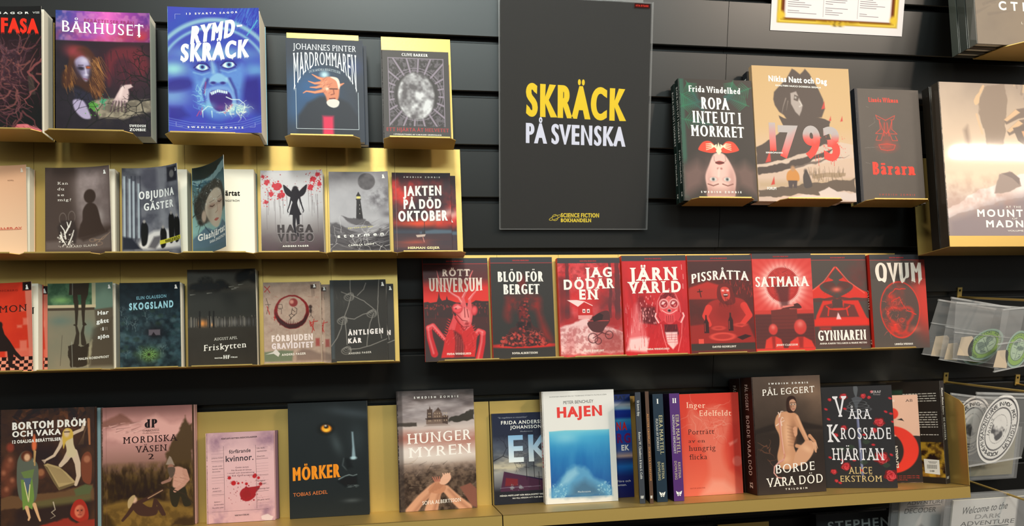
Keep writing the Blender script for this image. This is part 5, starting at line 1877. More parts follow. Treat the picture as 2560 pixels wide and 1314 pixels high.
@art('jag', (196, 50, 54), 145)
def _(a):
    a.mix(a.noise(7, 4, sharp=2.4) * .7, (226, 104, 108))
    a.P([(0, .2), (.15, .2), (.2, .62), (0, .68)], (96, 44, 46), .85, soft=.08)
    for u, w in ((.15, .05), (.95, .07), (.83, .04)):
        a.S([(u, .05), (u + .0, .35), (u - .02, .62)], w, (90, 50, 54), .9, w * 1.4, wob=.03)
    a.mix(a.blob(.85, .5, .3, .3) * np.clip(a.noise(6, 4, sharp=2) + .2, 0, 1), (92, 52, 56))
    a.G(.4, .45, .3, .1, (206, 44, 44), .7)
    a.mix(a.noise(18, 3, sharp=4) * np.clip((.4 - a.v) / .2, 0, 1) * .5, (130, 40, 44))
    a.R(0, .6, 1, .74, (150, 46, 48), .6, .12)
    a.P([(0, .72), (.3, .66), (.45, .62), (.5, .66), (.45, .72), (.75, .72), (1, .78), (1, 1), (0, 1)], (228, 186, 186), 1, soft=.03, wob=.03)
    a.P([(.12, .78), (.3, .72), (.24, .82), (.22, 1), (.05, 1)], (206, 130, 132), .7, soft=.06)
    a.mix(np.clip((a.v - .7) / .03, 0, 1) * a.noise(26, 3, sharp=4) * .6, (170, 90, 92))
    a.P([(.6, .74), (1, .8), (1, 1), (.55, 1)], (150, 60, 60), .7, soft=.1)
    a.P([(.3, .5), (.4, .455), (.53, .5), (.53, .6), (.3, .6)], (190, 44, 44))
    a.P([(.13, .44), (.28, .44), (.4, .452), (.3, .51)], (240, 206, 204))
    a.S([(.3, .505), (.4, .457), (.53, .5)], .012, (240, 206, 204))
    for u in (.37, .44):
        a.R(u, .535, u + .045, .575, (240, 210, 206))
        a.R(u + .012, .55, u + .034, .565, (60, 40, 42))
    a.P([(.3, .6), (.53, .6), (.5, .64), (.3, .64)], (226, 160, 158), .9)
    pr = (84, 50, 52)
    a.P([(.47, .66), (.62, .58), (.78, .56), (.8, .66), (.72, .73), (.66, .78), (.52, .77), (.44, .7)], pr, 1, smooth=True)
    a.S([(.45, .66), (.6, .66), (.78, .66)], .012, (196, 70, 70), .9)
    a.P([(.52, .62), (.64, .58), (.7, .6), (.68, .65), (.54, .67)], (54, 40, 42), 1)
    for u, v, r in ((.52, .84, .075), (.78, .81, .06), (.6, .87, .05)):
        a.mix(np.clip(1 - np.abs(np.hypot(a.u - u, a.y - v * a.asp) - r) / .012, 0, 1), (84, 44, 48))
    for p in ([(.52, .84), (.68, .78)], [(.78, .81), (.6, .77)]):
        a.S(p, .012, (84, 44, 48))
    st = dict(SLAB)
    a.T('JAG', .43, .105, .865, .2, WT, st, slope=-.006)
    a.T('DÖDAR', .09, .225, .9, .322, WT, st, slope=-.012)
    a.T('EN', .33, .335, .635, .432, WT, st)
    series(a, ('DAVID RENKLINT', .36, .69, .96, .98), rule=False)


@art('jarn', (196, 44, 50), 145)
def _(a):
    a.mix(a.noise(6, 3, sx=3, sy=.6, sharp=2) * .45, (150, 36, 44))
    a.R(0, .0, 1, .25, (206, 44, 48), .5, .1)
    d = (120, 34, 42)
    a.P([(.2, .5), (.24, .42), (.32, .42), (.36, .5), (.5, .54), (.5, .7), (.2, .7)], d, .7, soft=.05)
    a.P([(.28, .54), (.48, .54), (.5, .62), (.5, .72), (.28, .7)], (96, 34, 40), .9, soft=.03)
    for _ in range(30):
        u, v = .25 + .25 * a.rs.rand(), .4 + .3 * a.rs.rand()
        a.R(u, v, u + .015, v + .02, (236, 150, 150), .8)
    a.P([(.15, .58), (.2, .5), (.25, .6), (.32, .8), (.3, .85), (.05, .9), (.1, .75)], (226, 116, 120), .85, soft=.08, smooth=True)
    a.P([(.02, .98), (.08, .86), (.3, .84), (.38, .86), (.34, 1)], (240, 206, 206), .9, soft=.05)
    a.strokes(70, (.02, .5, .36, 1), 88, .1, .008, [(240, 190, 190), (196, 50, 56)], .5, 5)
    a.strokes(50, (.2, .4, .5, .75), 88, .06, .006, [(240, 170, 168), (90, 30, 36)], .5, 6)
    a.P([(.34, 1), (.4, .82), (.5, .75), (.62, .68), (.82, .68), (.96, .76), (1, .82), (1, 1)], (190, 42, 48), 1, soft=.02)
    a.P([(.5, .64), (.52, .48), (.6, .39), (.7, .355), (.82, .39), (.885, .5), (.9, .64), (.84, .74), (.58, .74)], (186, 40, 48), 1, smooth=True, soft=.012)
    a.S([(.51, .64), (.53, .48), (.61, .39), (.7, .36), (.81, .395), (.87, .5), (.89, .64)], .014, (236, 140, 140), .8, soft=.014)
    a.P([(.56, .56), (.57, .46), (.64, .4), (.76, .39), (.83, .46), (.85, .56), (.8, .6), (.62, .6)], (226, 100, 100), 1, smooth=True, soft=.012)
    a.P([(.55, .52), (.58, .42), (.67, .385), (.79, .4), (.84, .48), (.78, .445), (.7, .42), (.65, .46), (.6, .455), (.575, .52)], (120, 32, 40), .95, soft=.01)
    a.strokes(24, (.58, .4, .8, .46), 35, .08, .006, [(196, 70, 74), (84, 26, 34)], .7, 20)
    for u in (.63, .785):
        a.E(u, .505, .078, .078, (206, 66, 72))
        a.E(u, .505, .074, .074, (244, 186, 184))
        a.E(u, .507, .058, .058, (150, 38, 46))
        a.P([(u - .045, .51), (u - .02, .48), (u + .03, .485), (u - .01, .515)], (246, 206, 204), .9, soft=.01)
        a.P([(u - .01, .525), (u + .03, .505), (u + .035, .525), (u + .005, .54)], (226, 110, 112), .9, soft=.01)
    a.P([(.62, .565), (.7, .55), (.8, .565), (.84, .62), (.79, .69), (.71, .72), (.63, .69), (.58, .62)], (216, 74, 80), 1, smooth=True, soft=.01)
    a.S([(.6, .575), (.66, .6), (.71, .61), (.76, .6), (.82, .575)], .014, (246, 190, 188), .8)
    a.E(.71, .575, .034, .03, (240, 160, 158))
    a.E(.71, .577, .024, .02, (56, 28, 34))
    for k in range(4):
        a.S([(.66 + .033 * k, .63), (.665 + .031 * k, .7)], .01, (130, 34, 42), .8)
    for s in (-1, 1):
        c = (.71 + s * .155, .635)
        a.P([(c[0] - s * .06, c[1] - .04), (c[0] + s * .05, c[1] - .03), (c[0] + s * .07, c[1] + .0), (c[0] + s * .02, c[1] + .07), (c[0] - s * .07, c[1] + .03)], (206, 60, 68), 1, smooth=True, soft=.01)
        a.S([(c[0] + s * .055, c[1] - .03), (c[0] + s * .07, c[1] + .0), (c[0] + s * .02, c[1] + .065)], .022, (246, 196, 194), .9)
        a.S([(c[0] + s * .02, c[1] - .03), (c[0] + s * .03, c[1] + .0), (c[0] - s * .01, c[1] + .045)], .012, (130, 34, 42), .8)
    a.P([(.62, .72), (.82, .72), (.84, .82), (.8, .86), (.66, .86), (.62, .8)], (84, 36, 42), .9, soft=.02)
    a.P([(.63, .8), (.82, .8), (.82, .92), (.74, .98), (.66, .92)], (238, 196, 196), .95, soft=.02)
    for k in range(4):
        a.S([(.64, .83 + .025 * k), (.82, .83 + .025 * k)], .01, (206, 110, 114), .8)
    a.S([(.57, .72), (.6, .85), (.66, 1)], .014, (236, 130, 132), .8)
    a.S([(.9, .7), (.88, .85), (.82, 1)], .014, (236, 130, 132), .7)
    a.strokes(60, (.4, .75, 1, 1), 80, .1, .008, [(150, 34, 42), (222, 80, 84)], .4)
    for u, v in ((.93, .1), (.95, .2), (.94, .3)):
        a.S([(u, v), (u, v + .05)], .008, (240, 190, 190), .8)
    a.T('JÄRN', .11, .13, .865, .255, WT, SLAB, slope=-.004)
    a.T('VÄRLD', .075, .275, .905, .385, WT, SLAB, slope=-.006)
    series(a, ('FRIDA WINDELHED', .32, .68, .962, .98), rule=False)


@art('piss', (84, 44, 44), 145)
def _(a):
    a.mix(a.noise(6, 4, sharp=1.6) * .4, (130, 44, 42))
    a.R(0, .06, 1, .2, (70, 46, 48), .8, .08)
    a.P([(.02, .34), (.3, .28), (.5, .32), (.45, .46), (0, .46)], (190, 50, 46), .9, soft=.03)
    a.R(.0, .35, .42, .46, (170, 52, 48), .9, .03)
    a.S([(.17, .36), (.19, .44)], .014, (60, 36, 36))
    a.S([(.14, .385), (.21, .38)], .014, (60, 36, 36))
    a.strokes(70, (.5, .28, 1, .45), 80, .06, .01, [(196, 52, 48), (74, 40, 40)], .6, 30)
    a.P([(0, .74), (.3, .72), (.9, .72), (1, .9), (1, .93), (0, .93)], (150, 46, 44), 1, soft=.03)
    sk = (212, 62, 56)
    a.P([(.22, .62), (.28, .52), (.42, .47), (.72, .45), (.88, .5), (.94, .62), (.88, .7), (.76, .74), (.3, .74)], (160, 48, 46), 1, smooth=True, soft=.02)
    for p in ([(.3, .56), (.24, .64), (.3, .73)], [(.85, .54), (.93, .64), (.8, .74)]):
        a.S(p, .11, sk, 1, .07)
    a.E(.6, .6, .2, .14, (140, 44, 42), .8, 0, .1)
    a.P([(.44, .44), (.46, .33), (.54, .3), (.64, .31), (.7, .4), (.72, .5), (.62, .53), (.5, .5)], (110, 42, 42), 1, smooth=True)
    a.P([(.5, .36), (.56, .335), (.63, .36), (.64, .45), (.57, .49), (.52, .45)], (206, 70, 62), 1, smooth=True)
    for u in (.535, .61):
        a.E(u, .375, .018, .012, (246, 226, 222))
    a.E(.575, .425, .035, .025, (60, 26, 28))
    a.S([(.55, .42), (.6, .42)], .014, (236, 214, 210))
    a.strokes(30, (.47, .44, .68, .52), -80, .06, .01, [(84, 36, 36), (130, 46, 44)], .7, 25)
    for u, v in ((.25, .72), (.63, .7)):
        a.P([(u - .035, v + .1), (u - .035, v - .01), (u - .012, v - .05), (u - .01, v - .09), (u + .012, v - .09), (u + .014, v - .05), (u + .04, v - .01), (u + .04, v + .1)], (62, 38, 40), 1)
        a.S([(u - .02, v), (u - .02, v + .08)], .012, (196, 70, 64), .7)
    for u, v, r in ((.5, .86, .2), (.44, .77, .1), (.78, .74, .09)):
        a.E(u, v, r, r * .3, (222, 80, 70))
        a.E(u, v, r * .75, r * .2, (166, 50, 48), .9)
    a.P([(.72, .87), (.85, .84), (.95, .86), (.8, .9)], (60, 38, 40))
    a.R(.12, .88, .2, .93, (226, 84, 72), .9)
    a.R(0, .93, 1, 1, (62, 54, 52), 1, .01)
    def warp(U, V, t, h):
        return U, V - .03 * (1 - (2 * t - 1) ** 2) + .012
    a.T('PISSRÅTTA', .05, .18, .95, .275, WT, ROUGH, warp=warp, slope=-.02)
    series(a, ('DAVID RENKLINT', .33, .7, .955, .975))


@art('satm', (206, 56, 52), 145)
def _(a):
    a.G(.5, .36, .55, .42, (238, 124, 116), .8)
    a.G(.5, .34, .38, .36, (250, 214, 206), .9, 0, 6)
    for k in range(30):
        t = 6.28 * k / 30
        a.S([(.5 + .33 * math.cos(t), .34 + .33 * math.sin(t) / a.asp), (.5 + .8 * math.cos(t), .34 + .8 * math.sin(t) / a.asp)], .03, (196, 44, 44), .25, .07, soft=.03)
    a.E(.5, .33, .275, .275, (186, 56, 54), 1, 0, .02)
    for k in range(70):
        t = 6.28 * k / 70
        a.S([(.5 + .24 * math.cos(t), .33 + .24 * math.sin(t) / a.asp), (.5 + .3 * math.cos(t + .04), .33 + .3 * math.sin(t + .04) / a.asp)], .014, (170, 48, 48), .9, .004)
    a.tangle(50, (.3, .15, .7, .45), [(110, 40, 42), (206, 84, 78)], .008, .12, .6)
    a.P([(.36, .34), (.62, .34), (.58, .56), (.46, .56)], (84, 46, 48), .8, soft=.06)
    a.R(0, .6, 1, .64, (196, 62, 56), 1, .01)
    a.R(0, .64, 1, 1, (92, 50, 50), 1, .02)
    a.P([(.28, .6), (.45, .59), (.5, .57), (.58, .57), (.6, .59), (.72, .59), (.72, .8), (.28, .8)], (110, 52, 50), 1)
    a.P([(.5, .555), (.66, .54), (.74, .53), (.8, .57), (.76, .585), (.55, .58)], (84, 46, 46), 1, smooth=True)
    a.S([(.5, .565), (.66, .55)], .03, (236, 130, 120), .9)
    for v in np.linspace(.66, .98, 10):
        a.R(.0, v, 1, v + .004, (70, 44, 46), .5)
    sk = (196, 62, 58)
    for u, v, r in ((.3, .8, .075), (.76, .78, .105)):
        a.P([(u - r * 2.1, 1), (u - r * 1.7, v + r * 1.45), (u - r * .55, v + r), (u + r * .55, v + r), (u + r * 1.7, v + r * 1.4), (u + r * 2.2, 1)], (206, 60, 54), 1, soft=.02)
        a.E(u, v, r, r * 1.15, sk)
        a.G(u, v - r * .3, r * .5, r * .5, (240, 150, 140), .6)
        a.P([(u - r * .4, v + r), (u + r * .4, v + r), (u + r * .3, 1), (u - r * .3, 1)], (120, 42, 42), .7, soft=.03)
    a.T('SATMARA', .04, .245, .95, .352, WT, dict(SERIFB, wx=.05))
    series(a, ('JENNY CLAESSON', .34, .7, .955, .975), rule=False)


@art('gynn', (78, 70, 67), 145)
def _(a):
    a.mix(a.blob(.85, .25, .2, .3) * a.noise(8, 3) * .8, (120, 52, 52))
    r, r2 = (218, 54, 46), (240, 110, 92)
    for s in (-1, 1):
        a.P([(.44 + s * .0, .13), (.44 + s * .05, .15), (.44 + s * .2, .28), (.44 + s * .44, .38), (.44 + s * .6, .43), (.44 + s * .6, .48), (.44 + s * .3, .47), (.44 + s * .08, .5), (.44, .48), (.44 + s * .24, .4), (.44 + s * .3, .34), (.44 + s * .2, .3), (.44 + s * .05, .28), (.44 + s * .13, .24), (.44 + s * .02, .16)], r, .95, smooth=True, soft=.012)
        for k in range(4):
            a.S([(.44 + s * (.03 + .02 * k), .165 + .012 * k), (.44 + s * (.13 + .03 * k), .25 + .018 * k)], .008, (150, 40, 38), .6)
            a.S([(.44 + s * (.02 + .05 * k), .415 - .008 * k), (.44 + s * (.08 + .05 * k), .45 - .01 * k)], .008, (140, 40, 38), .6)
        a.S([(.44 + s * .02, .14), (.44 + s * .22, .29), (.44 + s * .5, .42)], .02, r2, .6)
        a.P([(.44 + s * .04, .31), (.44 + s * .2, .3), (.44 + s * .24, .35), (.44 + s * .12, .39), (.44, .41)], (92, 56, 54), .9, smooth=True)
        a.S([(.44 + s * .04, .47), (.44 + s * .3, .5), (.44 + s * .56, .49)], .05, (90, 60, 58), .9)
    a.G(.44, .38, .08, .04, r2, .9)
    a.P([(.18, .5), (.34, .5), (.36, .56), (.52, .56), (.54, .5), (.82, .5), (.95, .68), (1, .72), (1, .78), (0, .78), (.05, .66)], r, .95, soft=.02)
    a.P([(.2, .55), (.34, .53), (.36, .6), (.54, .6), (.56, .53), (.74, .55), (.82, .68), (.1, .68)], (110, 58, 56), 1, soft=.02)
    a.P([(.36, .48), (.52, .48), (.54, .58), (.34, .58)], (84, 62, 60), 1, soft=.02)
    for p in ([(.24, .56), (.3, .59), (.44, .6), (.6, .59), (.66, .56)], [(.28, .58), (.26, .66)], [(.6, .58), (.62, .66)]):
        a.S(p, .025, r, .9)
    a.P([(.4, .71), (.44, .63), (.5, .71)], (240, 206, 206), 1, soft=.02)
    a.R(0, .7, 1, .76, r, .9, .03)
    a.P([(.41, .7), (.45, .635), (.49, .7)], (236, 190, 194), 1, soft=.01)
    a.R(0, .78, 1, 1, (84, 62, 60), .95, .05)
    a.R(.1, .78, .3, .82, (170, 54, 50), .8, .05)
    a.T('GYNNAREN', .06, .82, .925, .93, WT, dict(SERIFB, wx=.055), slope=.0)
    series(a, ('ANNA-KARIN TELLGREN & MARIE METSO', .08, .93, .952, .97))


@art('ovum', (84, 76, 72), 145)
def _(a):
    a.G(1, .5, .3, .55, (206, 60, 52), .95, 0, 3)
    a.G(1, .2, .14, .3, (196, 56, 50), .7)
    r = (222, 58, 48)
    d = np.hypot((a.u - .5) / .355, (a.y - .585 * a.asp) / (.46 + .03 * np.clip(a.v - .58, -.3, .3)))
    ins = np.clip((1 - d) / .02, 0, 1)
    a.mix(ins, (90, 72, 68))
    n = a.noise(5, 5, sharp=2.6)
    a.mix(ins * n * np.clip((.62 - a.u) / .3 + np.clip((a.v - .7) / .15, 0, 1), 0, 1) * .95, r)
    q = np.hypot(a.u - .5, a.y - .68 * a.asp)
    sp = np.abs(q - .2 + .05 * np.sin(3 * np.arctan2(a.y - .68 * a.asp, a.u - .5)))
    a.mix(ins * np.clip(1 - sp / .05, 0, 1) * .7, r)
    a.S([(.35, .5), (.5, .46), (.55, .52), (.62, .6), (.78, .64)], .014, r, .9, wob=.03)
    a.S([(.3, .45), (.45, .36), (.6, .38)], .02, r, .8, wob=.05)
    a.E(.52, .7, .05, .035, (206, 70, 60), .9)
    a.E(.52, .7, .025, .02, (90, 70, 66))
    a.tangle(60, (.22, .5, .6, .85), [(96, 66, 62), (240, 96, 80)], .008, .1, .6)
    a.mix(np.clip(1 - np.abs(d - 1) / .045, 0, 1), (226, 60, 50))
    a.G(.75, .8, .1, .05, (240, 120, 100), .4)
    def warp(U, V, t, h):
        foot = .255 + .045 * np.abs(np.sin(t * 9)) + .02 * np.sin(t * 37)
        return U, np.where(h < .35, foot * (1 - h) + .088 * h, .265 * (1 - h) + .088 * h)
    a.T('OVUM', .09, .088, .94, .28, (244, 230, 216), dict(wx=.075, wy=.0, jag=.12, serif=.04), warp=warp)
    series(a, ('LINNÉA WIKMAN', .36, .69, .945, .965))
@art('bortom', (58, 40, 32), 170)
def _(a):
    a.mix(a.noise(6, 4, sharp=2) * .6, (92, 56, 40))
    a.mix(a.noise(9, 4, sharp=2.4) * .5, (40, 28, 24))
    a.tangle(40, (.05, 0, .95, .15), [(110, 64, 40), (70, 44, 32), (34, 24, 22)], .05, .3, .6)
    a.R(.3, .3, .62, .45, (40, 28, 26), .7, .12)
    for u, v in ((.08, .46), (.03, .52), (.12, .58), (.06, .65), (.1, .42)):
        a.E(u, v, .06, .08, (120, 64, 46), .7, 0, .05)
        a.E(u + .01, v - .02, .02, .025, (176, 110, 80), .7, 0, .03)
    a.E(.11, .3, .04, .05, (150, 60, 44), .8, 0, .03)
    a.P([(.0, .7), (.35, .68), (.6, .68), (.9, .62), (1, .62), (1, .74), (.5, .78), (.35, .76), (0, .8)], (104, 74, 50), 1, soft=.02, wob=.05)
    a.P([(.35, .74), (.6, .72), (.96, .7), (.96, .76), (.4, .8)], (96, 90, 56), .8, soft=.03)
    a.P([(.78, .66), (.9, .62), (.98, .64), (.95, .7), (.8, .71)], (86, 96, 62), .9, soft=.02)
    a.P([(.2, .8), (.95, .76), (.95, 1), (.1, 1)], (44, 32, 30), .8, soft=.06)
    # tall book lying open
    a.P([(.46, .45), (.5, .44), (.62, .47), (.7, .52), (.8, .6), (.76, .62), (.62, .655), (.57, .6)], (176, 150, 104), 1)
    a.P([(.46, .45), (.57, .6), (.62, .66), (.79, .62), (.8, .6), (.62, .635), (.5, .47)], (112, 92, 62), 1)
    for k in range(14):
        a.S([(.5 + .011 * k, .455 + .003 * k), (.62 + .011 * k, .6 + .0 * k)], .004, (128, 104, 72), .7)
    a.E(.43, .52, .05, .06, (96, 54, 40), 1)
    a.E(.43, .51, .035, .04, (150, 96, 66), 1)
    # pale dancer
    pk = (206, 180, 156)
    for p, w0, w1 in (([(.74, .22), (.8, .2), (.87, .18), (.9, .12)], .04, .03), ([(.67, .24), (.63, .31), (.57, .38), (.49, .41)], .045, .024), ([(.74, .36), (.69, .42), (.64, .46)], .08, .045), ([(.78, .36), (.82, .45), (.83, .55), (.8, .62)], .08, .034)):
        a.S(p, w0, pk, 1, w1)
    a.P([(.67, .22), (.76, .22), (.78, .3), (.81, .37), (.78, .4), (.71, .39), (.7, .32)], (206, 186, 150), 1, smooth=True)
    a.P([(.66, .2), (.7, .165), (.76, .18), (.77, .24), (.7, .27), (.67, .33), (.66, .26)], (206, 168, 70), 1, smooth=True)
    a.E(.705, .205, .03, .045, (216, 186, 150))
    a.S([(.68, .195), (.735, .195)], .012, (84, 60, 44))
    for k in (-.03, -.01, .01, .03):
        a.S([(.49, .41), (.455 + k * .4, .425 + k * .4)], .008, pk)
    for k in range(5):
        a.S([(.9 + .01 * k, .14), (.88 - .012 * k, .3)], .004, (120, 90, 66), .6)
    # woman in green with a torch
    a.P([(.2, .38), (.24, .34), (.3, .34), (.35, .4), (.4, .46), (.4, .62), (.36, .74), (.22, .72), (.18, .6), (.18, .44)], (92, 96, 84), 1, smooth=True)
    a.P([(.22, .5), (.36, .48), (.34, .56), (.26, .56)], (104, 122, 70), 1)
    a.P([(.22, .56), (.34, .56), (.36, .7), (.34, .8), (.3, .78), (.24, .8)], (110, 138, 66), 1)
    a.P([(.22, .55), (.33, .55), (.29, .68), (.25, .56)], (84, 96, 116), 1)
    a.line_over([(.255, .58), (.3, .74), (.315, .6)], .01, (214, 200, 150))
    for p in ([(.28, .78), (.31, .86), (.3, .88)], [(.36, .76), (.4, .85), (.42, .89)]):
        a.S(p, .04, (214, 166, 124), 1, .02)
    a.E(.28, .375, .06, .06, (96, 50, 34))
    a.E(.285, .385, .032, .042, (216, 168, 130))
    a.S([(.36, .42), (.37, .34)], .02, (206, 160, 110))
    a.P([(.345, .33), (.335, .28), (.36, .2), (.385, .28), (.375, .33)], (222, 108, 66), 1, soft=.02, smooth=True)
    a.S([(.36, .33), (.365, .45)], .016, (176, 140, 90))
    # ogre at right
    a.P([(.86, .42), (.92, .36), (.97, .4), (.97, .55), (.95, .62), (.87, .58)], (120, 64, 44), 1, smooth=True)
    a.E(.92, .42, .035, .04, (166, 104, 76), 1)
    a.S([(.94, .1), (.95, .3)], .03, (176, 110, 70), .9, .02)
    # red goblin below
    a.P([(.74, .86), (.78, .76), (.86, .74), (.92, .8), (.93, .9), (.84, .92)], (160, 44, 34), 1, smooth=True)
    a.face(.84, .835, .055, (206, 110, 84), (110, 40, 34))
    a.P([(.1, 1), (.3, .95), (.6, .9), (.72, .88), (.8, .92), (1, .9), (1, 1)], (140, 46, 36), 1, soft=.02, wob=.05)
    a.S([(.56, .75), (.58, .81), (.54, .83), (.58, .86), (.53, .88)], .012, (196, 180, 160), .9, .004)
    a.R(0, 0, .012, 1, (30, 24, 22), .8)
    wt = (240, 234, 226)
    a.T('BORTOM DRÖM', .13, .1, .905, .155, wt, dict(BLACK, track=.02), slope=-.012)
    a.T('OCH VAKA', .13, .172, .645, .215, wt, dict(BLACK, track=.02), slope=-.008)
    a.T('12 OSALIGA BERÄTTELSER', .13, .242, .645, .265, wt, BOLD, slope=-.01)


@art('mordiska', (150, 104, 96), 170)
def _(a):
    a.grad([(0, (140, 96, 92)), (.1, (196, 142, 136)), (.3, (196, 144, 138)), (.45, (150, 110, 100)), (.55, (96, 72, 54)), (.72, (64, 48, 36)), (1, (104, 80, 44))])
    a.mix(a.noise(6, 4, sharp=1.6) * np.clip((.5 - a.v) / .2, 0, 1) * .5, (168, 116, 112))
    a.P([(0, .12), (.2, .05), (.27, .08), (.35, .14), (.2, .16), (0, .16)], (120, 78, 66), .7, wob=.05, soft=.03)
    a.P([(.05, .2), (.25, .15), (.42, .15), (.5, .09), (.6, .07), (.75, .15), (.9, .14), (.9, .26), (.3, .3), (.05, .25)], (226, 170, 162), .8, soft=.06, wob=.05)
    a.strokes(40, (.02, .13, .5, .22), 10, .1, .012, [(140, 98, 92), (226, 176, 168)], .6)
    a.P([(.8, .3), (.88, .18), (.93, .1), (.97, .16), (1, .14), (1, .6), (.7, .6), (.72, .4)], (78, 60, 40), .95, wob=.08, soft=.03)
    m = np.clip((a.v - .45) / .08, 0, 1) * np.clip((.82 - a.v) / .08, 0, 1)
    a.mix(m * a.noise(12, 4, sharp=3), (112, 86, 48))
    a.mix(m * a.noise(16, 3, sx=1.6, sy=.6, sharp=3) * .8, (48, 36, 26))
    a.R(.12, .58, .66, .78, (44, 34, 26), .6, .12)
    a.P([(0, .8), (.3, .76), (.8, .8), (1, .86), (1, 1), (0, 1)], (128, 98, 50), .9, soft=.05, wob=.04)
    a.mix(np.clip((a.v - .8) / .05, 0, 1) * a.noise(18, 3, sharp=3) * .5, (72, 54, 32))
    a.P([(.74, 1), (.84, .93), (1, .92), (1, 1)], (60, 44, 32), .9, soft=.04, wob=.05)
    a.P([(0, .86), (.08, .88), (.16, 1), (0, 1)], (60, 46, 30), .9, soft=.04, wob=.05)
    # warrior
    a.P([(.76, .82), (.74, .7), (.8, .66), (.9, .66), (.94, .76), (.98, .83), (.9, .84), (.86, .76), (.82, .84)], (52, 46, 36), 1, smooth=True)
    a.P([(.76, .54), (.82, .51), (.9, .53), (.94, .6), (.9, .68), (.78, .68), (.78, .6)], (196, 146, 128), 1, smooth=True, soft=.015)
    a.S([(.91, .55), (.94, .62), (.86, .68), (.8, .71)], .055, (188, 138, 120), 1, .04)
    a.S([(.78, .56), (.74, .62), (.66, .64)], .04, (150, 110, 96), 1, .03)
    a.P([(.7, .49), (.74, .42), (.76, .43), (.8, .5)], (150, 130, 116), 1)
    a.E(.755, .51, .035, .03, (150, 106, 90))
    a.P([(.72, .52), (.8, .52), (.79, .58), (.75, .6)], (92, 76, 66), 1, smooth=True)
    a.S([(.62, .65), (.9, .74), (1, .82)], .012, (60, 48, 38), 1)
    a.strokes(16, (.78, .55, .9, .66), -20, .06, .006, [(150, 104, 90), (222, 176, 158)], .5)
    # fallen figure
    dk = (70, 48, 42)
    a.P([(.33, .79), (.4, .78), (.5, .83), (.6, .84), (.58, .9), (.42, .9), (.34, .85)], dk, 1, smooth=True)
    for p in ([(.34, .82), (.28, .88), (.22, .93)], [(.4, .79), (.5, .76), (.6, .72), (.66, .7)], [(.56, .86), (.58, .78), (.64, .84), (.68, .9)], [(.55, .86), (.62, .84), (.66, .9)]):
        a.S(p, .05, dk, 1, .03)
    a.S([(.5, .76), (.66, .7)], .01, (176, 140, 110), 1)
    a.E(.345, .765, .035, .04, (206, 166, 140))
    a.P([(.28, .77), (.33, .73), (.36, .74), (.31, .82), (.28, .83)], (176, 150, 110), 1, smooth=True)
    k = (50, 34, 30)
    a.R(.045, 0, .05, 1, (110, 76, 70), .4)
    a.T('dP', .47, .108, .61, .18, (40, 28, 34), dict(SERIFB, wx=.07), slope=.0)
    a.T('DARKNESS', .45, .195, .63, .208, (70, 50, 46), SANS)
    a.T('PUBLISHING', .45, .218, .63, .228, (92, 66, 60), SANS)
    un = dict(wx=.02, wy=-.01, serif=.13)
    a.T('MORDISKA', .23, .245, .835, .3, k, un, slope=-.008)
    a.T('VÄSEN', .365, .325, .715, .378, k, un, slope=-.006)
    a.T('2', .505, .395, .57, .44, k, un)


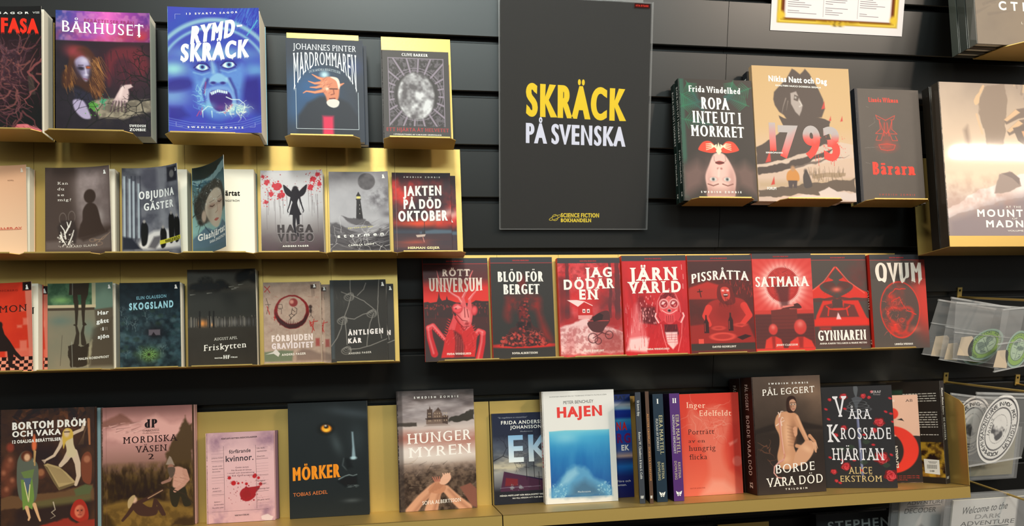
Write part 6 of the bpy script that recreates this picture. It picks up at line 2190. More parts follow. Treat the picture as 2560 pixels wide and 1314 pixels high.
@art('forfar', (222, 176, 178), 110)
def _(a):
    a.grad([(0, (206, 164, 170)), (.2, (226, 182, 184)), (1, (216, 168, 172))])
    for b in ((0, 0, .3, .2), (.85, 0, 1, .2), (.8, .8, 1, 1), (0, .92, .3, 1)):
        a.mix(a.blob((b[0] + b[2]) / 2, (b[1] + b[3]) / 2, .22, .16) * a.noise(7, 4, sharp=2), (150, 112, 132))
    a.P([(.8, .95), (.88, .92), (.97, .96), (.95, 1), (.8, .99)], (232, 210, 206), .8, wob=.04)
    ink = (84, 62, 66)
    for u in (.25, .725):
        a.line_over([(u, .15), (u + .005, .86)], .004, ink)
    for u0, u1, vs, in ((.07, .25, (.2, .235, .27, .33, .47, .53, .56, .66, .7)), (.725, .91, (.18, .3, .36, .39, .42, .45, .5, .55, .6, .65, .74, .8, .83))):
        for v in vs:
            a.line_over([(u0, v), (u1, v - .004)], .002, (150, 116, 122))
    a.line_over([(.07, .875), (.9, .87)], .003, ink)
    for v in (.315, .497, .685):
        a.line_over([(.07, v), (.25, v - .004)], .004, ink)
    for v in (.31, .49, .67):
        a.line_over([(.725, v), (.91, v - .004)], .004, ink)
    sc = dict(wx=.0)
    for s, u0, u1, v in (('Johanna Hultén', .07, .24, .285), ('Amalia sviker', .08, .23, .375), ('hennes maka', .08, .24, .405), ('förtvivlan', .08, .2, .435), ('Rubel i', .08, .18, .62), ('vinternatt', .08, .21, .65), ('Själens i', .1, .2, .77), ('förbannelse', .1, .24, .8), ('The dolda nycker', .07, .24, .835), ('Ulla Bellis', .74, .86, .195), ('nejdvännen', .74, .89, .227), ('Silvermån', .74, .86, .285), ('farligast', .74, .86, .56), ('vis gånger', .74, .88, .59), ('Rosornas lust', .74, .92, .645), ('Ett gott namn', .74, .92, .77)):
        a.T(s, u0, v - .014, u1, v, ink, sc, slant=.2, slope=-.004)
    a.T('FÖRTUSTS GOTISKA SKRÄCKKLASSIKER', .22, .055, .75, .07, ink, BOLD, slope=-.01)
    a.T('förfärande', .33, .19, .65, .23, (60, 48, 56), dict(wx=.01), slope=-.01)
    a.T('kvinnor.', .28, .255, .69, .32, (56, 44, 52), dict(wx=.012), slope=-.01)
    for i, s in enumerate(('Gotisk skräck', 'från Brontë till Gilman', 'i novell och översättning', 'av Ed Göransson')):
        a.T(s, .42 - .06 * min(i, 2), .385 + .03 * i, .62 + .04 * min(i, 2), .4 + .03 * i, (120, 88, 96), SANS)
    a.T('VERTIGO FÖRLAG', .4, .915, .61, .93, (60, 46, 50), SERIFB, slope=-.004)
    red = (186, 28, 38)
    a.P([(.48, .68), (.53, .63), (.62, .62), (.7, .615), (.78, .61), (.76, .65), (.72, .68), (.7, .73), (.62, .77), (.55, .77), (.5, .74)], (160, 30, 40), 1, smooth=True)
    a.splash(.58, .7, .07, (150, 26, 36), 50)
    for u, v, r in ((.33, .505, .025), (.39, .565, .036), (.46, .57, .018), (.52, .565, .012), (.58, .58, .022), (.71, .49, .028), (.76, .52, .022), (.79, .59, .026), (.7, .5, .03)):
        a.E(u, v, r, r, red, 1, 0, .008)
    a.dots(60, .28, .47, .85, .8, .002, .007, (130, 40, 50))


@art('morker', (40, 44, 46), 150)
def _(a):
    a.mix(a.noise(8, 3) * .15, (34, 36, 38))
    a.G(.8, .1, .35, .06, (66, 74, 80), .7, 10)
    a.G(.6, .37, .06, .14, (84, 96, 100), .5, -20)
    a.G(.86, .33, .1, .2, (58, 66, 70), .6)
    a.P([(.795, .27), (.815, .27), (.825, .38), (.84, .5), (.79, .5), (.8, .4)], (150, 176, 188), .85, soft=.02)
    a.E(.81, .5, .04, .02, (176, 206, 216), .95, 0, .02)
    a.S([(.69, .5), (.67, .56), (.72, .6)], .012, (92, 102, 106), .7, soft=.02)
    a.P([(.7, .5), (.76, .5), (.8, .58), (.72, .6)], (30, 32, 34), .8, soft=.04)
    a.S([(.62, .68), (.7, .655), (.75, .645), (.8, .655), (.85, .645)], .014, (140, 156, 160), .9, .008, soft=.012)
    a.P([(.6, .7), (.7, .66), (.85, .66), (.86, .73), (.7, .75)], (28, 30, 32), .8, soft=.03)
    a.strokes(40, (.7, .735, .86, .755), 0, .03, .006, [(110, 120, 122), (70, 76, 78)], .5)
    a.G(.78, .87, .1, .025, (84, 90, 92), .7)
    a.E(.47, .235, .1, .075, (30, 30, 28), .9, 0, .05)
    a.E(.475, .232, .066, .048, (240, 150, 34), 1, 8)
    a.G(.475, .245, .035, .025, (250, 204, 80), .9)
    a.mix(np.clip(1 - np.abs(np.hypot((a.u - .475) / .066, (a.y - .232 * a.asp) / .048) - 1) / .14, 0, 1) * .8, (120, 64, 26))
    a.E(.475, .215, .028, .024, (24, 20, 18))
    a.E(.468, .208, .012, .01, (230, 230, 226))
    def sh(U, V, t, h, c):
        k = (.5 + .5 * np.sin(U * 90))[:, None] * .25
        return c * (1 - k) + np.array((150, 84, 34)) * k
    a.T('MÖRKER', .045, .555, .645, .665, (246, 150, 40), dict(wx=.065, wy=.02), slope=-.015, shade=sh)
    a.T('TOBIAS AEDEL', .045, .775, .475, .805, (216, 120, 66), SANS, slope=-.012)


@art('hunger', (96, 80, 72), 150)
def _(a):
    a.grad([(0, (66, 56, 54)), (.08, (92, 80, 78)), (.2, (176, 164, 164)), (.27, (190, 176, 172)), (.32, (206, 190, 184)), (.42, (186, 140, 128)), (.55, (216, 200, 192)), (.62, (150, 128, 116)), (.75, (72, 58, 50)), (1, (56, 44, 40))])
    m = np.clip((.3 - a.v) / .1, 0, 1)
    a.mix(m * a.noise(4, 4, sx=.7, sy=2, sharp=2.6) * .8, (92, 82, 84))
    a.mix(m * a.noise(5, 4, sx=.6, sy=2, sharp=2.6) * .6, (214, 204, 206))
    a.G(.5, .0, .8, .08, (62, 54, 52), .8)
    a.P([(0, .27), (.25, .265), (.25, .3), (0, .3)], (66, 58, 52), .9, soft=.015, wob=.04)
    a.P([(.66, .24), (.8, .21), (.95, .18), (1, .18), (1, .26), (.66, .28)], (58, 54, 48), .95, soft=.012, wob=.06)
    h = (84, 68, 62)
    a.R(.37, .24, .6, .285, (120, 100, 90), 1)
    a.P([(.38, .25), (.385, .16), (.41, .16), (.42, .13), (.435, .16), (.455, .16), (.455, .25)], h)
    a.P([(.455, .25), (.46, .19), (.53, .15), (.58, .2), (.58, .25)], (110, 90, 80))
    a.P([(.5, .17), (.53, .145), (.57, .18)], h)
    a.P([(.58, .28), (.58, .22), (.61, .21), (.66, .22), (.65, .29)], h)
    for u in (.4, .42, .48, .51, .54, .6, .63):
        for v in (.19, .215, .25):
            a.R(u, v, u + .012, v + .012, (186, 164, 140), .8)
    a.R(.36, .235, .64, .243, (60, 48, 44))
    a.P([(.34, .3), (.4, .285), (.6, .285), (.68, .3)], (150, 132, 124), .9, soft=.015)
    a.mix(np.clip(1 - np.abs(a.v - .4) / .1, 0, 1) * a.noise(5, 4, sx=.7, sy=2, sharp=2.4) * .8, (166, 96, 82))
    a.G(.1, .5, .3, .1, (234, 224, 218), .8)
    a.G(.5, .57, .5, .08, (226, 214, 206), .7)
    b = np.clip((a.v - .6) / .08, 0, 1)
    a.mix(b * a.noise(16, 4, sharp=2.6) * .7, (44, 34, 30))
    a.mix(b * a.noise(22, 3, sharp=3) * .45, (150, 124, 104))
    a.strokes(50, (0, .6, 1, .9), 20, .1, .006, [(170, 148, 128), (40, 32, 28)], .6, 40)
    a.P([(.78, .82), (.92, .79), (1, .84), (1, 1), (.93, .98)], (130, 84, 72), 1, soft=.015)
    sk, dk = (206, 152, 122), (150, 100, 78)
    for p, w0, w1 in (([(.14, 1), (.28, .9), (.42, .82), (.52, .78)], .14, .1), ([(.86, 1), (.74, .93), (.6, .83)], .15, .1), ([(.4, 1), (.46, .88), (.5, .82)], .17, .12)):
        a.S(p, w0, sk, 1, w1, soft=.02)
        a.S([(q[0] + .035, q[1] + .008) for q in p], w0 * .25, dk, .6, w1 * .25, soft=.04)
    a.P([(.37, .83), (.46, .77), (.56, .78), (.6, .82), (.55, .86), (.44, .86)], (190, 132, 102), 1, smooth=True)
    for k in range(4):
        a.S([(.39 + .04 * k, .85 - .01 * k), (.47 + .035 * k, .785)], .03, (176, 120, 92), .8, .024)
    a.P([(.52, .78), (.56, .72), (.64, .7), (.67, .74), (.6, .79)], (222, 172, 146), 1, smooth=True)
    for k in range(4):
        a.S([(.58 + .02 * k, .74), (.565 + .03 * k, .7)], .022, (226, 176, 150), 1, .014)
        a.S([(.46 + .02 * k, .76), (.43 + .03 * k, .725)], .02, (176, 110, 92), 1, .012)
    a.R(0, 0, .065, 1, (60, 52, 50), .5, .02)
    zombie(a, .22, .8, .05, .066)
    se = dict(SERIF, wx=.014)
    wt = (246, 240, 234)
    a.T('HUNGER', .12, .348, .95, .435, wt, se, slope=-.02)
    a.T('MYREN', .13, .465, .945, .55, wt, se, slope=-.018)
    a.T('SOFIA ALBERTSSON', .29, .915, .79, .945, wt, SERIF, slope=-.012)


@art('ek', (44, 48, 66), 110)
def _(a):
    a.grad([(0, (40, 44, 66)), (.25, (44, 48, 66)), (.4, (96, 104, 118)), (.5, (150, 148, 142)), (.6, (190, 182, 160)), (.66, (150, 150, 150)), (.8, (92, 92, 100)), (.86, (40, 40, 48)), (1, (36, 38, 48))])
    a.mix(np.clip((a.v - .25) / .1, 0, 1) * np.clip((.7 - a.v) / .1, 0, 1) * a.noise(4, 4, sx=.8, sy=2, sharp=2.6) * .8, (66, 72, 86))
    a.P([(.12, .8), (.17, .64), (.7, .73), (1, .76), (1, .86), (.1, .86)], (74, 44, 66), 1)
    a.P([(.2, .71), (.4, .73), (.4, .8), (.18, .8)], (120, 44, 50), .9, soft=.02)
    a.P([(.17, .64), (.2, .65), (.98, .76), (.98, .785)], (44, 34, 60), 1)
    for u, v in ((.55, .55), (.68, .54), (.76, .66)):
        a.S([(u, v), (u + .005, v + .19)], .01, (40, 38, 44))
        a.S([(u - .04, v + .05), (u + .05, v + .06)], .006, (40, 38, 44))
    for u in (.3, .45):
        a.splash(u, .82, .04, (130, 136, 142), 10)
    for k in range(4):
        a.S([(.1 + .16 * k, .82), (.3 + .16 * k, .815)], .012, (150, 140, 160), .5)
    a.tree(0, .52, 25, .18, .014, (34, 34, 40), 5)
    a.tree(.98, .47, 150, .2, .014, (34, 34, 40), 5)
    def sky(U, V, t, h, c):
        k = np.clip(h, 0, 1)[:, None]
        return k * np.array((130, 176, 216)) + (1 - k) * np.array((226, 234, 238))
    a.T('EK', .26, .255, .97, .535, W_, dict(wx=.03, wy=.02, track=.05), shade=sky)
    a.T('”En nagelbitare av mästerklass”', .1, .04, .6, .055, (150, 156, 170), SANS)
    a.T('FRIDA ANDERSSON', .15, .085, 1.0, .122, W_, MED, track=.06)
    a.T('JOHANSSON', .3, .14, .83, .175, W_, MED, track=.06)
    a.T('Modernista', .47, .2, .68, .213, (170, 176, 186), SERIF)
    a.T('MÅNGA MISTE LIVET NÄR REGALSKEPPET VASA FÖRLISTE', .09, .897, 1.0, .912, W_, MED)
    a.T('NU VILL NÅGON ATT FLER SKA DÖ', .3, .93, .87, .943, W_, MED)


@art('hajen', (228, 226, 222), 150)
def _(a):
    a.R(.075, .36, .915, .945, (44, 130, 190), 1, .004)
    m = a.rect(.075, .36, .915, .945, .004)
    a.grad([(.36, (110, 196, 220)), (.42, (60, 160, 206)), (.6, (30, 110, 176)), (.8, (28, 84, 156)), (.945, (30, 92, 164))], 'v', m)
    a.mix(m * a.noise(4, 4, sx=2, sy=.5, sharp=1.6) * .3, (90, 176, 214))
    a.mix(m * a.blob(.3, .42, .2, .08) * .5, (170, 224, 232))
    # plain drifting ice, pale below the surface
    a.P([(.075, .945), (.075, .86), (.2, .8), (.3, .7), (.42, .66), (.55, .69), (.66, .78), (.8, .83), (.915, .88), (.915, .945)], (96, 160, 200), .9, soft=.06, wob=.05)
    a.P([(.3, .945), (.4, .85), (.55, .8), (.7, .86), (.8, .945)], (60, 84, 110), .6, soft=.12, wob=.05)
    a.P([(.2, .84), (.3, .73), (.42, .69), (.46, .74), (.32, .82)], (160, 206, 226), .6, soft=.06)
    a.dots(50, .1, .82, .3, .94, .004, .014, (170, 214, 230), .5)
    a.dots(50, .72, .82, .9, .94, .004, .014, (170, 214, 230), .5)
    a.P([(.075, .358), (.3, .352), (.6, .356), (.915, .357), (.915, .366), (.075, .366)], (120, 196, 214), 1)
    a.T('ROMANEN BAKOM EN AV TIDERNAS STÖRSTA FILMSUCCÉER', .1, .042, .9, .052, (110, 108, 106), SANS, slope=-.006)
    a.T('PETER BENCHLEY', .29, .088, .71, .115, (54, 52, 54), SANS, slope=-.006)
    a.T('HAJEN', .195, .145, .825, .232, (226, 58, 52), BLACK, slope=-.006)
    a.T('Modernista', .44, .895, .62, .91, (206, 222, 230), SERIF)


def hajen_spine(w, h):
    a = Art(w, h, (226, 224, 220), nx=30)
    a.T('PETER BENCHLEY', .12, .35, .41, .6, (60, 58, 60), SANS, rot=True)
    a.T('HAJEN', .455, .3, .68, .68, (216, 58, 52), BLACK, rot=True)
    return a


@art('berg', (30, 56, 120), 90)
def _(a):
    a.grad([(0, (34, 50, 110)), (.06, (40, 60, 120)), (.1, (210, 216, 222)), (.14, (150, 196, 224)), (.16, (30, 60, 160)), (.22, (34, 54, 150)), (.25, (70, 170, 214)), (.3, (40, 110, 200)), (.4, (28, 72, 180)), (.55, (70, 90, 150)), (.6, (190, 160, 150)), (.63, (50, 60, 110)), (.7, (40, 110, 190)), (.8, (24, 44, 110)), (1, (26, 34, 84))])
    a.mix(a.noise(4, 3, sx=.5, sy=3, sharp=2) * .25, (24, 40, 100))
    a.T('SKURRAT', .5, .015, .93, .05, (34, 44, 66), BOLD)
    a.T('ANNA', .55, .275, .93, .345, (190, 50, 54), BOLD, track=.1)
    a.T('EKBERG', .3, .385, .98, .47, (110, 40, 96), BOLD, track=.1)
    a.T('EK', .82, .495, .95, .545, W_, BOLD)
    a.T('Jakten över. Före och', .4, .832, .95, .852, (206, 210, 220), SANS)
    a.T('efter studenten.', .5, .868, .88, .888, (206, 210, 220), SANS)


@art('inger', (232, 78, 58), 130)
def _(a):
    a.grad([(0, (222, 62, 48)), (.4, (230, 78, 60)), (1, (236, 112, 88))])
    pk = (240, 138, 116)
    a.P([(.2, .12), (.32, .2), (.5, .13), (.7, .14), (.85, .25), (.8, .4), (.7, .55), (.72, .7), (.85, .85), (.9, 1), (.3, 1), (.45, .8), (.42, .6), (.25, .42), (.15, .35)], pk, .6, soft=.1, smooth=True)
    a.P([(.3, 1), (.5, .85), (.7, .86), (.95, 1)], (244, 166, 146), .7, soft=.1)
    a.tangle(40, (.15, .1, .8, .45), [(244, 160, 140), (222, 80, 62)], .012, .3, .5)
    a.P([(.85, .3), (1, .3), (1, .85), (.8, .75), (.78, .5)], (206, 56, 46), .7, soft=.1)
    a.E(.93, .68, .08, .08, (238, 140, 126), .7, 0, .03)
    a.P([(.8, .5), (.95, .46), (.94, .49), (.82, .53)], (244, 160, 146), .6, soft=.03)
    a.R(.87, 0, 1, 1, (176, 50, 44), .35, .02)
    a.c = a.c * .93
    cr = (248, 206, 180)
    a.T('Inger', .135, .085, .445, .14, cr, SERIF, slope=.008)
    a.T('Edelfeldt', .345, .17, .87, .225, cr, SERIF, slope=.01)
    ink = (74, 36, 34)
    for s, u1, v in (('Porträtt', .57, .4), ('av en', .41, .48), ('hungrig', .575, .56), ('flicka', .43, .645)):
        a.T(s, .14, v - .052 if s[0] in 'Phf' else v - .035, u1, v, ink, SERIF, slope=.004)
    a.T('NATUR & KULTUR', .13, .918, .375, .93, (150, 50, 44), SERIF)


@art('borde', (62, 54, 50), 170)
def _(a):
    a.grad([(0, (84, 70, 62)), (.2, (80, 66, 58)), (.45, (62, 52, 46)), (.5, (52, 44, 40)), (1, (60, 52, 50))])
    a.G(.75, .12, .3, .12, (150, 120, 98), .7, 10)
    a.G(.95, .2, .2, .3, (130, 104, 86), .6)
    a.P([(0, .45), (.3, .4), (.6, .38), (1, .44), (1, .47), (.4, .45), (0, .49)], (44, 38, 36), .8, soft=.03)
    a.mix(a.noise(8, 4) * .2, (40, 34, 32))
    sk, hi, dk = (196, 142, 108), (228, 180, 144), (120, 80, 60)
    a.P([(.33, .34), (.42, .305), (.55, .31), (.64, .34), (.64, .42), (.6, .52), (.56, .6), (.6, .68), (.62, .75), (.52, .79), (.38, .79), (.33, .75), (.31, .68), (.35, .58), (.35, .5), (.3, .42)], sk, 1, soft=.015, smooth=True)
    a.G(.47, .5, .05, .22, hi, .7)
    a.G(.57, .48, .05, .14, dk, .55)
    a.G(.43, .71, .07, .06, hi, .6)
    a.G(.58, .55, .02, .06, dk, .5)
    a.P([(.56, .45), (.61, .44), (.62, .5), (.58, .52)], (206, 150, 118), 1, smooth=True)
    a.S([(.62, .36), (.68, .45), (.76, .56), (.7, .62), (.6, .6)], .075, sk, 1, .05, soft=.015)
    a.S([(.63, .35), (.7, .46), (.76, .54)], .02, hi, .6, soft=.03)
    a.P([(.55, .76), (.58, .66), (.7, .58), (.82, .56), (.86, .62), (.8, .7), (.68, .76)], (204, 152, 120), 1, smooth=True, soft=.015)
    a.G(.75, .63, .08, .04, hi, .7, 30)
    a.S([(.8, .52), (.87, .57), (.88, .66)], .05, sk, 1, .02)
    for k in range(4):
        a.S([(.84 + .015 * k, .58), (.87 + .012 * k, .66 - .01 * k)], .016, (214, 164, 132), 1, .008)
    for s in np.linspace(0, 1, 7):
        a.S([(.48, .42 + .17 * s), (.57, .44 + .16 * s)], .008, dk, .35, soft=.02)
    a.P([(.5, .31), (.48, .25), (.5, .19), (.56, .17), (.62, .19), (.63, .25), (.6, .31)], (52, 36, 32), 1, smooth=True)
    a.P([(.53, .22), (.58, .2), (.62, .22), (.625, .27), (.585, .305), (.54, .28)], (190, 142, 116), 1, smooth=True)
    a.G(.545, .26, .025, .04, (110, 74, 58), .7)
    for u in (.56, .605):
        a.E(u, .245, .012, .007, (226, 214, 200))
        a.E(u, .245, .006, .006, (30, 24, 22))
        a.S([(u - .018, .232), (u + .016, .23)], .007, (60, 40, 34))
    a.S([(.585, .25), (.592, .27)], .006, dk, .8)
    a.S([(.57, .285), (.6, .284)], .009, (140, 70, 66))
    for p in ([(.36, .36), (.4, .3), (.43, .3)], [(.37, .4), (.41, .35), (.43, .36)], [(.36, .31), (.38, .34)], [(.32, .42), (.37, .4), (.44, .38)], [(.4, .42), (.39, .38)]):
        a.S(p, .016, (226, 196, 180), 1, .008)
    a.S([(.37, .36), (.38, .5), (.4, .62), (.42, .68), (.39, .72), (.32, .74)], .03, (196, 130, 112), .9, .016)
    a.S([(.385, .38), (.39, .5), (.41, .66)], .008, (236, 196, 180), .8)
    a.tangle(8, (.14, .58, .2, .75), [(110, 70, 54), (140, 92, 70)], .012, .15, .6)
    a.P([(.2, .62), (.22, .6), (.2, .66)], (140, 96, 74), .7)
    wt = (240, 234, 226)
    zombie(a, .24, .82, .055, .068)
    a.T('PÅL EGGERT', .14, .1, .91, .155, wt, SERIF, slope=-.016)
    a.S([(.4, .71), (.33, .73), (.26, .77), (.25, .82), (.3, .86), (.4, .87)], .022, (206, 150, 140), 1, .016)
    a.T('BORDE', .28, .745, .845, .82, wt, dict(SERIF, wx=.012), slope=-.014)
    a.T('VARA DÖD', .13, .855, .955, .93, wt, dict(SERIF, wx=.012), slope=-.014)
    a.T('TRILOGIN', .4, .955, .72, .968, wt, BOLD, track=.5)


def borde_spine(w, h):
    a = Art(w, h, (44, 32, 30), nx=30)
    a.R(.0, 0, 1, 1, (52, 38, 34), .6, .1)
    a.T('PÅL EGGERT', .06, .38, .285, .64, (226, 218, 210), SERIF, rot=True)
    a.T('BORDE VARA DÖD', .33, .38, .84, .66, (226, 218, 210), SERIF, rot=True)
    a.T('SZ', .9, .36, .95, .62, (226, 218, 210), SERIFB, rot=True)
    return a


def rose(a, u, v, r, c=(186, 36, 46)):
    a.P([(u + r * (1 + .14 * math.sin(5 * t)) * math.cos(t), v + r * .86 * (1 + .14 * math.sin(5 * t)) * math.sin(t) / a.asp) for t in np.linspace(0, 6.28, 22, endpoint=False)], (112, 20, 30), 1, soft=.006)
    for k in range(9):
        t = k * 2.4 + u * 9
        q = r * (1.0 - .085 * k)
        x, y = u + .3 * q * math.cos(t), v + .3 * q * math.sin(t) / a.asp
        a.E(x, y, q * .6, q * .46, [(150, 26, 36), c, (206, 58, 64)][k % 3], .95, k * 50, .008)
        a.S([(x + q * .5 * math.cos(t - .9), y + q * .5 * math.sin(t - .9) / a.asp), (x + q * .56 * math.cos(t), y + q * .56 * math.sin(t) / a.asp), (x + q * .5 * math.cos(t + .9), y + q * .5 * math.sin(t + .9) / a.asp)], r * .12, (226, 96, 96), .7)


@art('vara', (46, 44, 46), 145)
def _(a):
    a.mix(a.noise(8, 3) * .15, (60, 58, 60))
    a.P([(.485, .3), (.52, .3), (.545, .86), (.53, .92), (.505, .86)], (104, 106, 136), 1)
    a.P([(.505, .32), (.515, .32), (.535, .86), (.52, .86)], (150, 154, 186), .9)
    a.P([(.47, .0), (.5, -.01), (.53, .02), (.51, .1), (.5, .12), (.47, .06)], (92, 94, 98), 1, smooth=True)
    a.P([(.43, .12), (.5, .1), (.6, .12), (.52, .18), (.5, .3), (.47, .18)], (84, 86, 92), .9)
    for k in range(3):
        a.mix(np.clip(1 - np.abs(np.hypot((a.u - .52) / (.12 + .03 * k), (a.y - (.17 + .03 * k) * a.asp) / .04) - 1) / .12, 0, 1) * .6, (120, 122, 126))
    a.S([(.4, .25), (.66, .25)], .014, (110, 112, 120))
    for u, v, r in ((.32, .1, .06), (.6, .1, .045), (.68, .115, .03), (.12, .125, .03), (.72, .06, .025), (.8, .36, .08), (.3, .41, .05), (.18, .48, .04), (.72, .44, .05), (.8, .71, .11), (.92, .88, .1), (.3, .79, .075), (.12, .84, .05), (.15, .93, .03)):
        rose(a, u, v, r)
    for u, v in ((.06, .22), (.09, .32), (.9, .26), (.97, .28), (.99, .36), (.08, .7), (.94, .68), (.2, .95), (.25, .73), (.42, .73), (.33, .22), (.97, .13), (.52, .83), (.58, .48), (.7, .58)):
        a.E(u, v, .026, .016, (196, 46, 54), 1, 40 * a.rs.rand(), .01)
    for u, v in ((.25, .62), (.6, .55), (.55, .75), (.86, .78), (.38, .6), (.68, .7)):
        a.P([(u - .05, v), (u, v - .025), (u + .06, v), (u, v + .025)], (58, 70, 56), .8, smooth=True)
    wt = (232, 228, 232)
    g = dict(SERIF, wx=.012, serif=.14)
    a.T('V', .16, .09, .36, .3, wt, g)
    a.T('ÅRA', .37, .225, .7, .325, wt, g, slope=.008)
    a.T('K', .06, .37, .24, .55, wt, g)
    a.T('ROSSADE', .245, .41, .95, .525, wt, g, slope=.008)
    a.T('HJÄRTAN', .11, .61, .84, .73, wt, g, slope=.008)
    gd = (214, 186, 130)
    a.T('ALICE', .33, .795, .66, .862, gd, SERIF)
    a.T('EKSTRÖM', .21, .88, .79, .94, gd, SERIF)
    a.T('SERAF', .71, .05, .85, .075, (214, 206, 206), SERIF)
    a.T('Fantasy', .74, .082, .84, .094, (170, 160, 160), SANS, slant=.3)


@art('elf', (226, 180, 156), 100)
def _(a):
    a.P([(0, .48), (.25, .44), (.35, .46), (.42, .47), (1, .47), (1, 1), (0, 1)], (48, 40, 38), 1, wob=.02)
    a.E(.55, .21, .1, .1, (226, 60, 44), 1)
    a.mix(np.clip(a.ell(.5, .62, .45, .42) - a.ell(.34, .63, .36, .36), 0, 1) * np.clip((a.u - .3) / .02, 0, 1), (230, 58, 42))
    a.P([(.62, .28), (.7, .265), (.74, .3), (.7, .29)], (50, 44, 42), 1)
    a.T('ELFGREN', .17, .53, .42, .6, (232, 220, 206), BOLD, rot='up')
    a.T('AB', .78, .05, .9, .08, (84, 66, 60), SERIF)
    for k in range(3):
        a.T('En berättelse om att söka sin väg', .35, .915 + .022 * k, .93 - .2 * (k == 2), .927 + .022 * k, (206, 66, 52), SANS)
    a.R(.3, .05, .6, .075, (236, 214, 200), .7)


def groteska_back(w, h):
    a = Art(w, h, (52, 46, 42), nx=110, seed=9)
    a.mix(a.noise(4, 3) * .3, (40, 36, 36))
    a.R(.05, .08, .3, .13, (60, 92, 74), .8, .04)
    m = a.rect(.1, .6, 1, .94, .02)
    a.grad([(.6, (60, 44, 30)), (.75, (120, 84, 40)), (.94, (150, 104, 50))], 'v', m)
    a.mix(m * a.noise(6, 4, sharp=3), (44, 30, 24))
    a.mix(m * a.noise(8, 4, sharp=4) * .7, (226, 180, 60))
    rr = random.Random(4)
    for b, n in ((.125, 5), (.31, 8), (.53, 2)):
        for k in range(n):
            v = b + .024 * k
            e = .92 if k < n - 1 else .5
            u = .3
            while u < e:
                l = .03 + .07 * rr.random()
                a.line_over([(u, v - .004 * u), (min(u + l, e), v - .004 * (u + l))], .016, (206, 198, 188))
                u += l + .014
    a.poly_over([(.62, .765), (.9, .772), (.9, .915), (.63, .905)], (236, 232, 226))
    for k in range(16):
        a.line_over([(.68 + .011 * k, .82), (.68 + .011 * k, .86)], .004 if k % 3 else .007, (40, 38, 38))
    a.T('SCIENCE FICTION', .7, .788, .86, .796, (60, 56, 56), BOLD)
    a.T('BOKHANDELN', .72, .8, .84, .807, (60, 56, 56), BOLD)
    a.T('149', .72, .875, .8, .89, (40, 38, 38), BOLD)
    return a


def spine_art(w, h, base, items, nx=24):
    a = Art(w, h, base, nx=nx)
    for s, b0, b1, lo, hi, col, st in items:
        a.T(s, b0, 1 - hi, b1, 1 - lo, col, st, rot=True)
    return a


GD = (206, 196, 150)
SPINES = dict(
    urh=lambda w, h: spine_art(w, h, (66, 70, 78), [('Ur havets djup', .075, .215, .3, .72, W_, SERIF), ('Robert W. Chambers & Irvin S. Cobb', .36, .78, .3, .7, W_, SERIF)]),
    crow=lambda w, h: spine_art(w, h, (92, 70, 58), [('ALEISTER CROWLEY : OCKULTA KVARLEVOR', .2, .8, .28, .72, (226, 160, 96), SERIF)]),
    eira1=lambda w, h: spine_art(w, h, (40, 54, 68), [('EIRA MARTELL', .2, .56, .52, .86, GD, SERIF), ('FLICKAN AV MÖRKRET', .23, .53, .2, .42, (226, 224, 214), SERIF), ('KRISTINA', .64, .79, .56, .8, GD, SERIF), ('DOWLING', .63, .8, .2, .44, GD, SERIF)]),
    eira2=lambda w, h: spine_art(w, h, (84, 52, 112), [('EIRA MARTELL', .2, .56, .52, .86, GD, SERIF), ('GRIMOARENS HEMLIGHET', .2, .56, .2, .42, (226, 224, 214), SERIF), ('KRISTINA', .64, .79, .56, .8, GD, SERIF), ('DOWLING', .63, .8, .2, .44, GD, SERIF)]),
)


def eira_spine(k, w, h):
    a = SPINES[k](w, h)
    a.T('I' if k == 'eira1' else 'II', .38 if k == 'eira1' else .3, .045, .56 if k == 'eira1' else .68, .09, W_, SERIFB)
    for s in (-1, 1):
        a.poly_over([(.52, .94), (.52 + s * .12, .915), (.52 + s * .3, .905), (.52 + s * .22, .935)], W_)
        a.poly_over([(.52, .945), (.52 + s * .2, .94), (.52 + s * .12, .955)], W_)
    a.poly_over([(.47, .915), (.57, .915), (.55, .93), (.49, .93)], W_)
    return a


def ropa_spine(w, h):
    a = Art(w, h, (30, 44, 40), nx=20)
    a.T('ROPA INTE UT I MÖRKRET', .06, .25, .52, .72, W_, SERIF, rot=True)
    a.T('Frida Windelhed', .58, .3, .85, .7, W_, SERIF, rot=True)
    a.T('SZ', .92, .3, .96, .6, W_, SERIFB, rot=True)
    return a


def ovum_spine(w, h):
    a = Art(w, h, (176, 44, 40), nx=20)
    a.R(0, .0, .55, 1, (96, 40, 38), .8, .2)
    a.R(.6, 0, 1, 1, (222, 62, 52), 1, .1)
    a.T('OVUM', .37, .45, .58, .9, (244, 226, 206), SERIFB, rot=True)
    a.T('SZ', .9, .4, .95, .75, (240, 214, 196), SERIFB, rot=True)
    return a


def hf_mark(a):
    a.T('HF', .2, .93, .8, .955, W_, SERIFB)
    return a


def natt_spine(w, h):
    a = Art(w, h, (44, 46, 50), nx=20)
    a.T('NIKLAS NATT OCH DAG', .05, .25, .5, .75, W_, BOLD, rot=True)
    return a


def glash_title(w, h):
    a = Art(w, h, (240, 238, 224), nx=8)
    a.T('Glashjärtat', .22, .25, .77, .31, (40, 38, 36), BOLD)
    a.T('SARA ENGSTRÖM', .37, .36, .76, .382, (70, 68, 64), MED)
    return a


def objudna_title(w, h):
    a = Art(w, h, (238, 236, 222), nx=8)
    a.T('OBJUDNA', .3, .215, .84, .28, (30, 28, 28), BOLD)
    a.T('GÄSTER', .35, .33, .8, .39, (30, 28, 28), BOLD)
    a.poly_over([(.55, .43), (.87, .43), (.87, .46), (.55, .46)], (36, 34, 34))
    a.T('MARKUS SKÖLD', .57, .437, .85, .453, (236, 232, 222), MED)
    return a


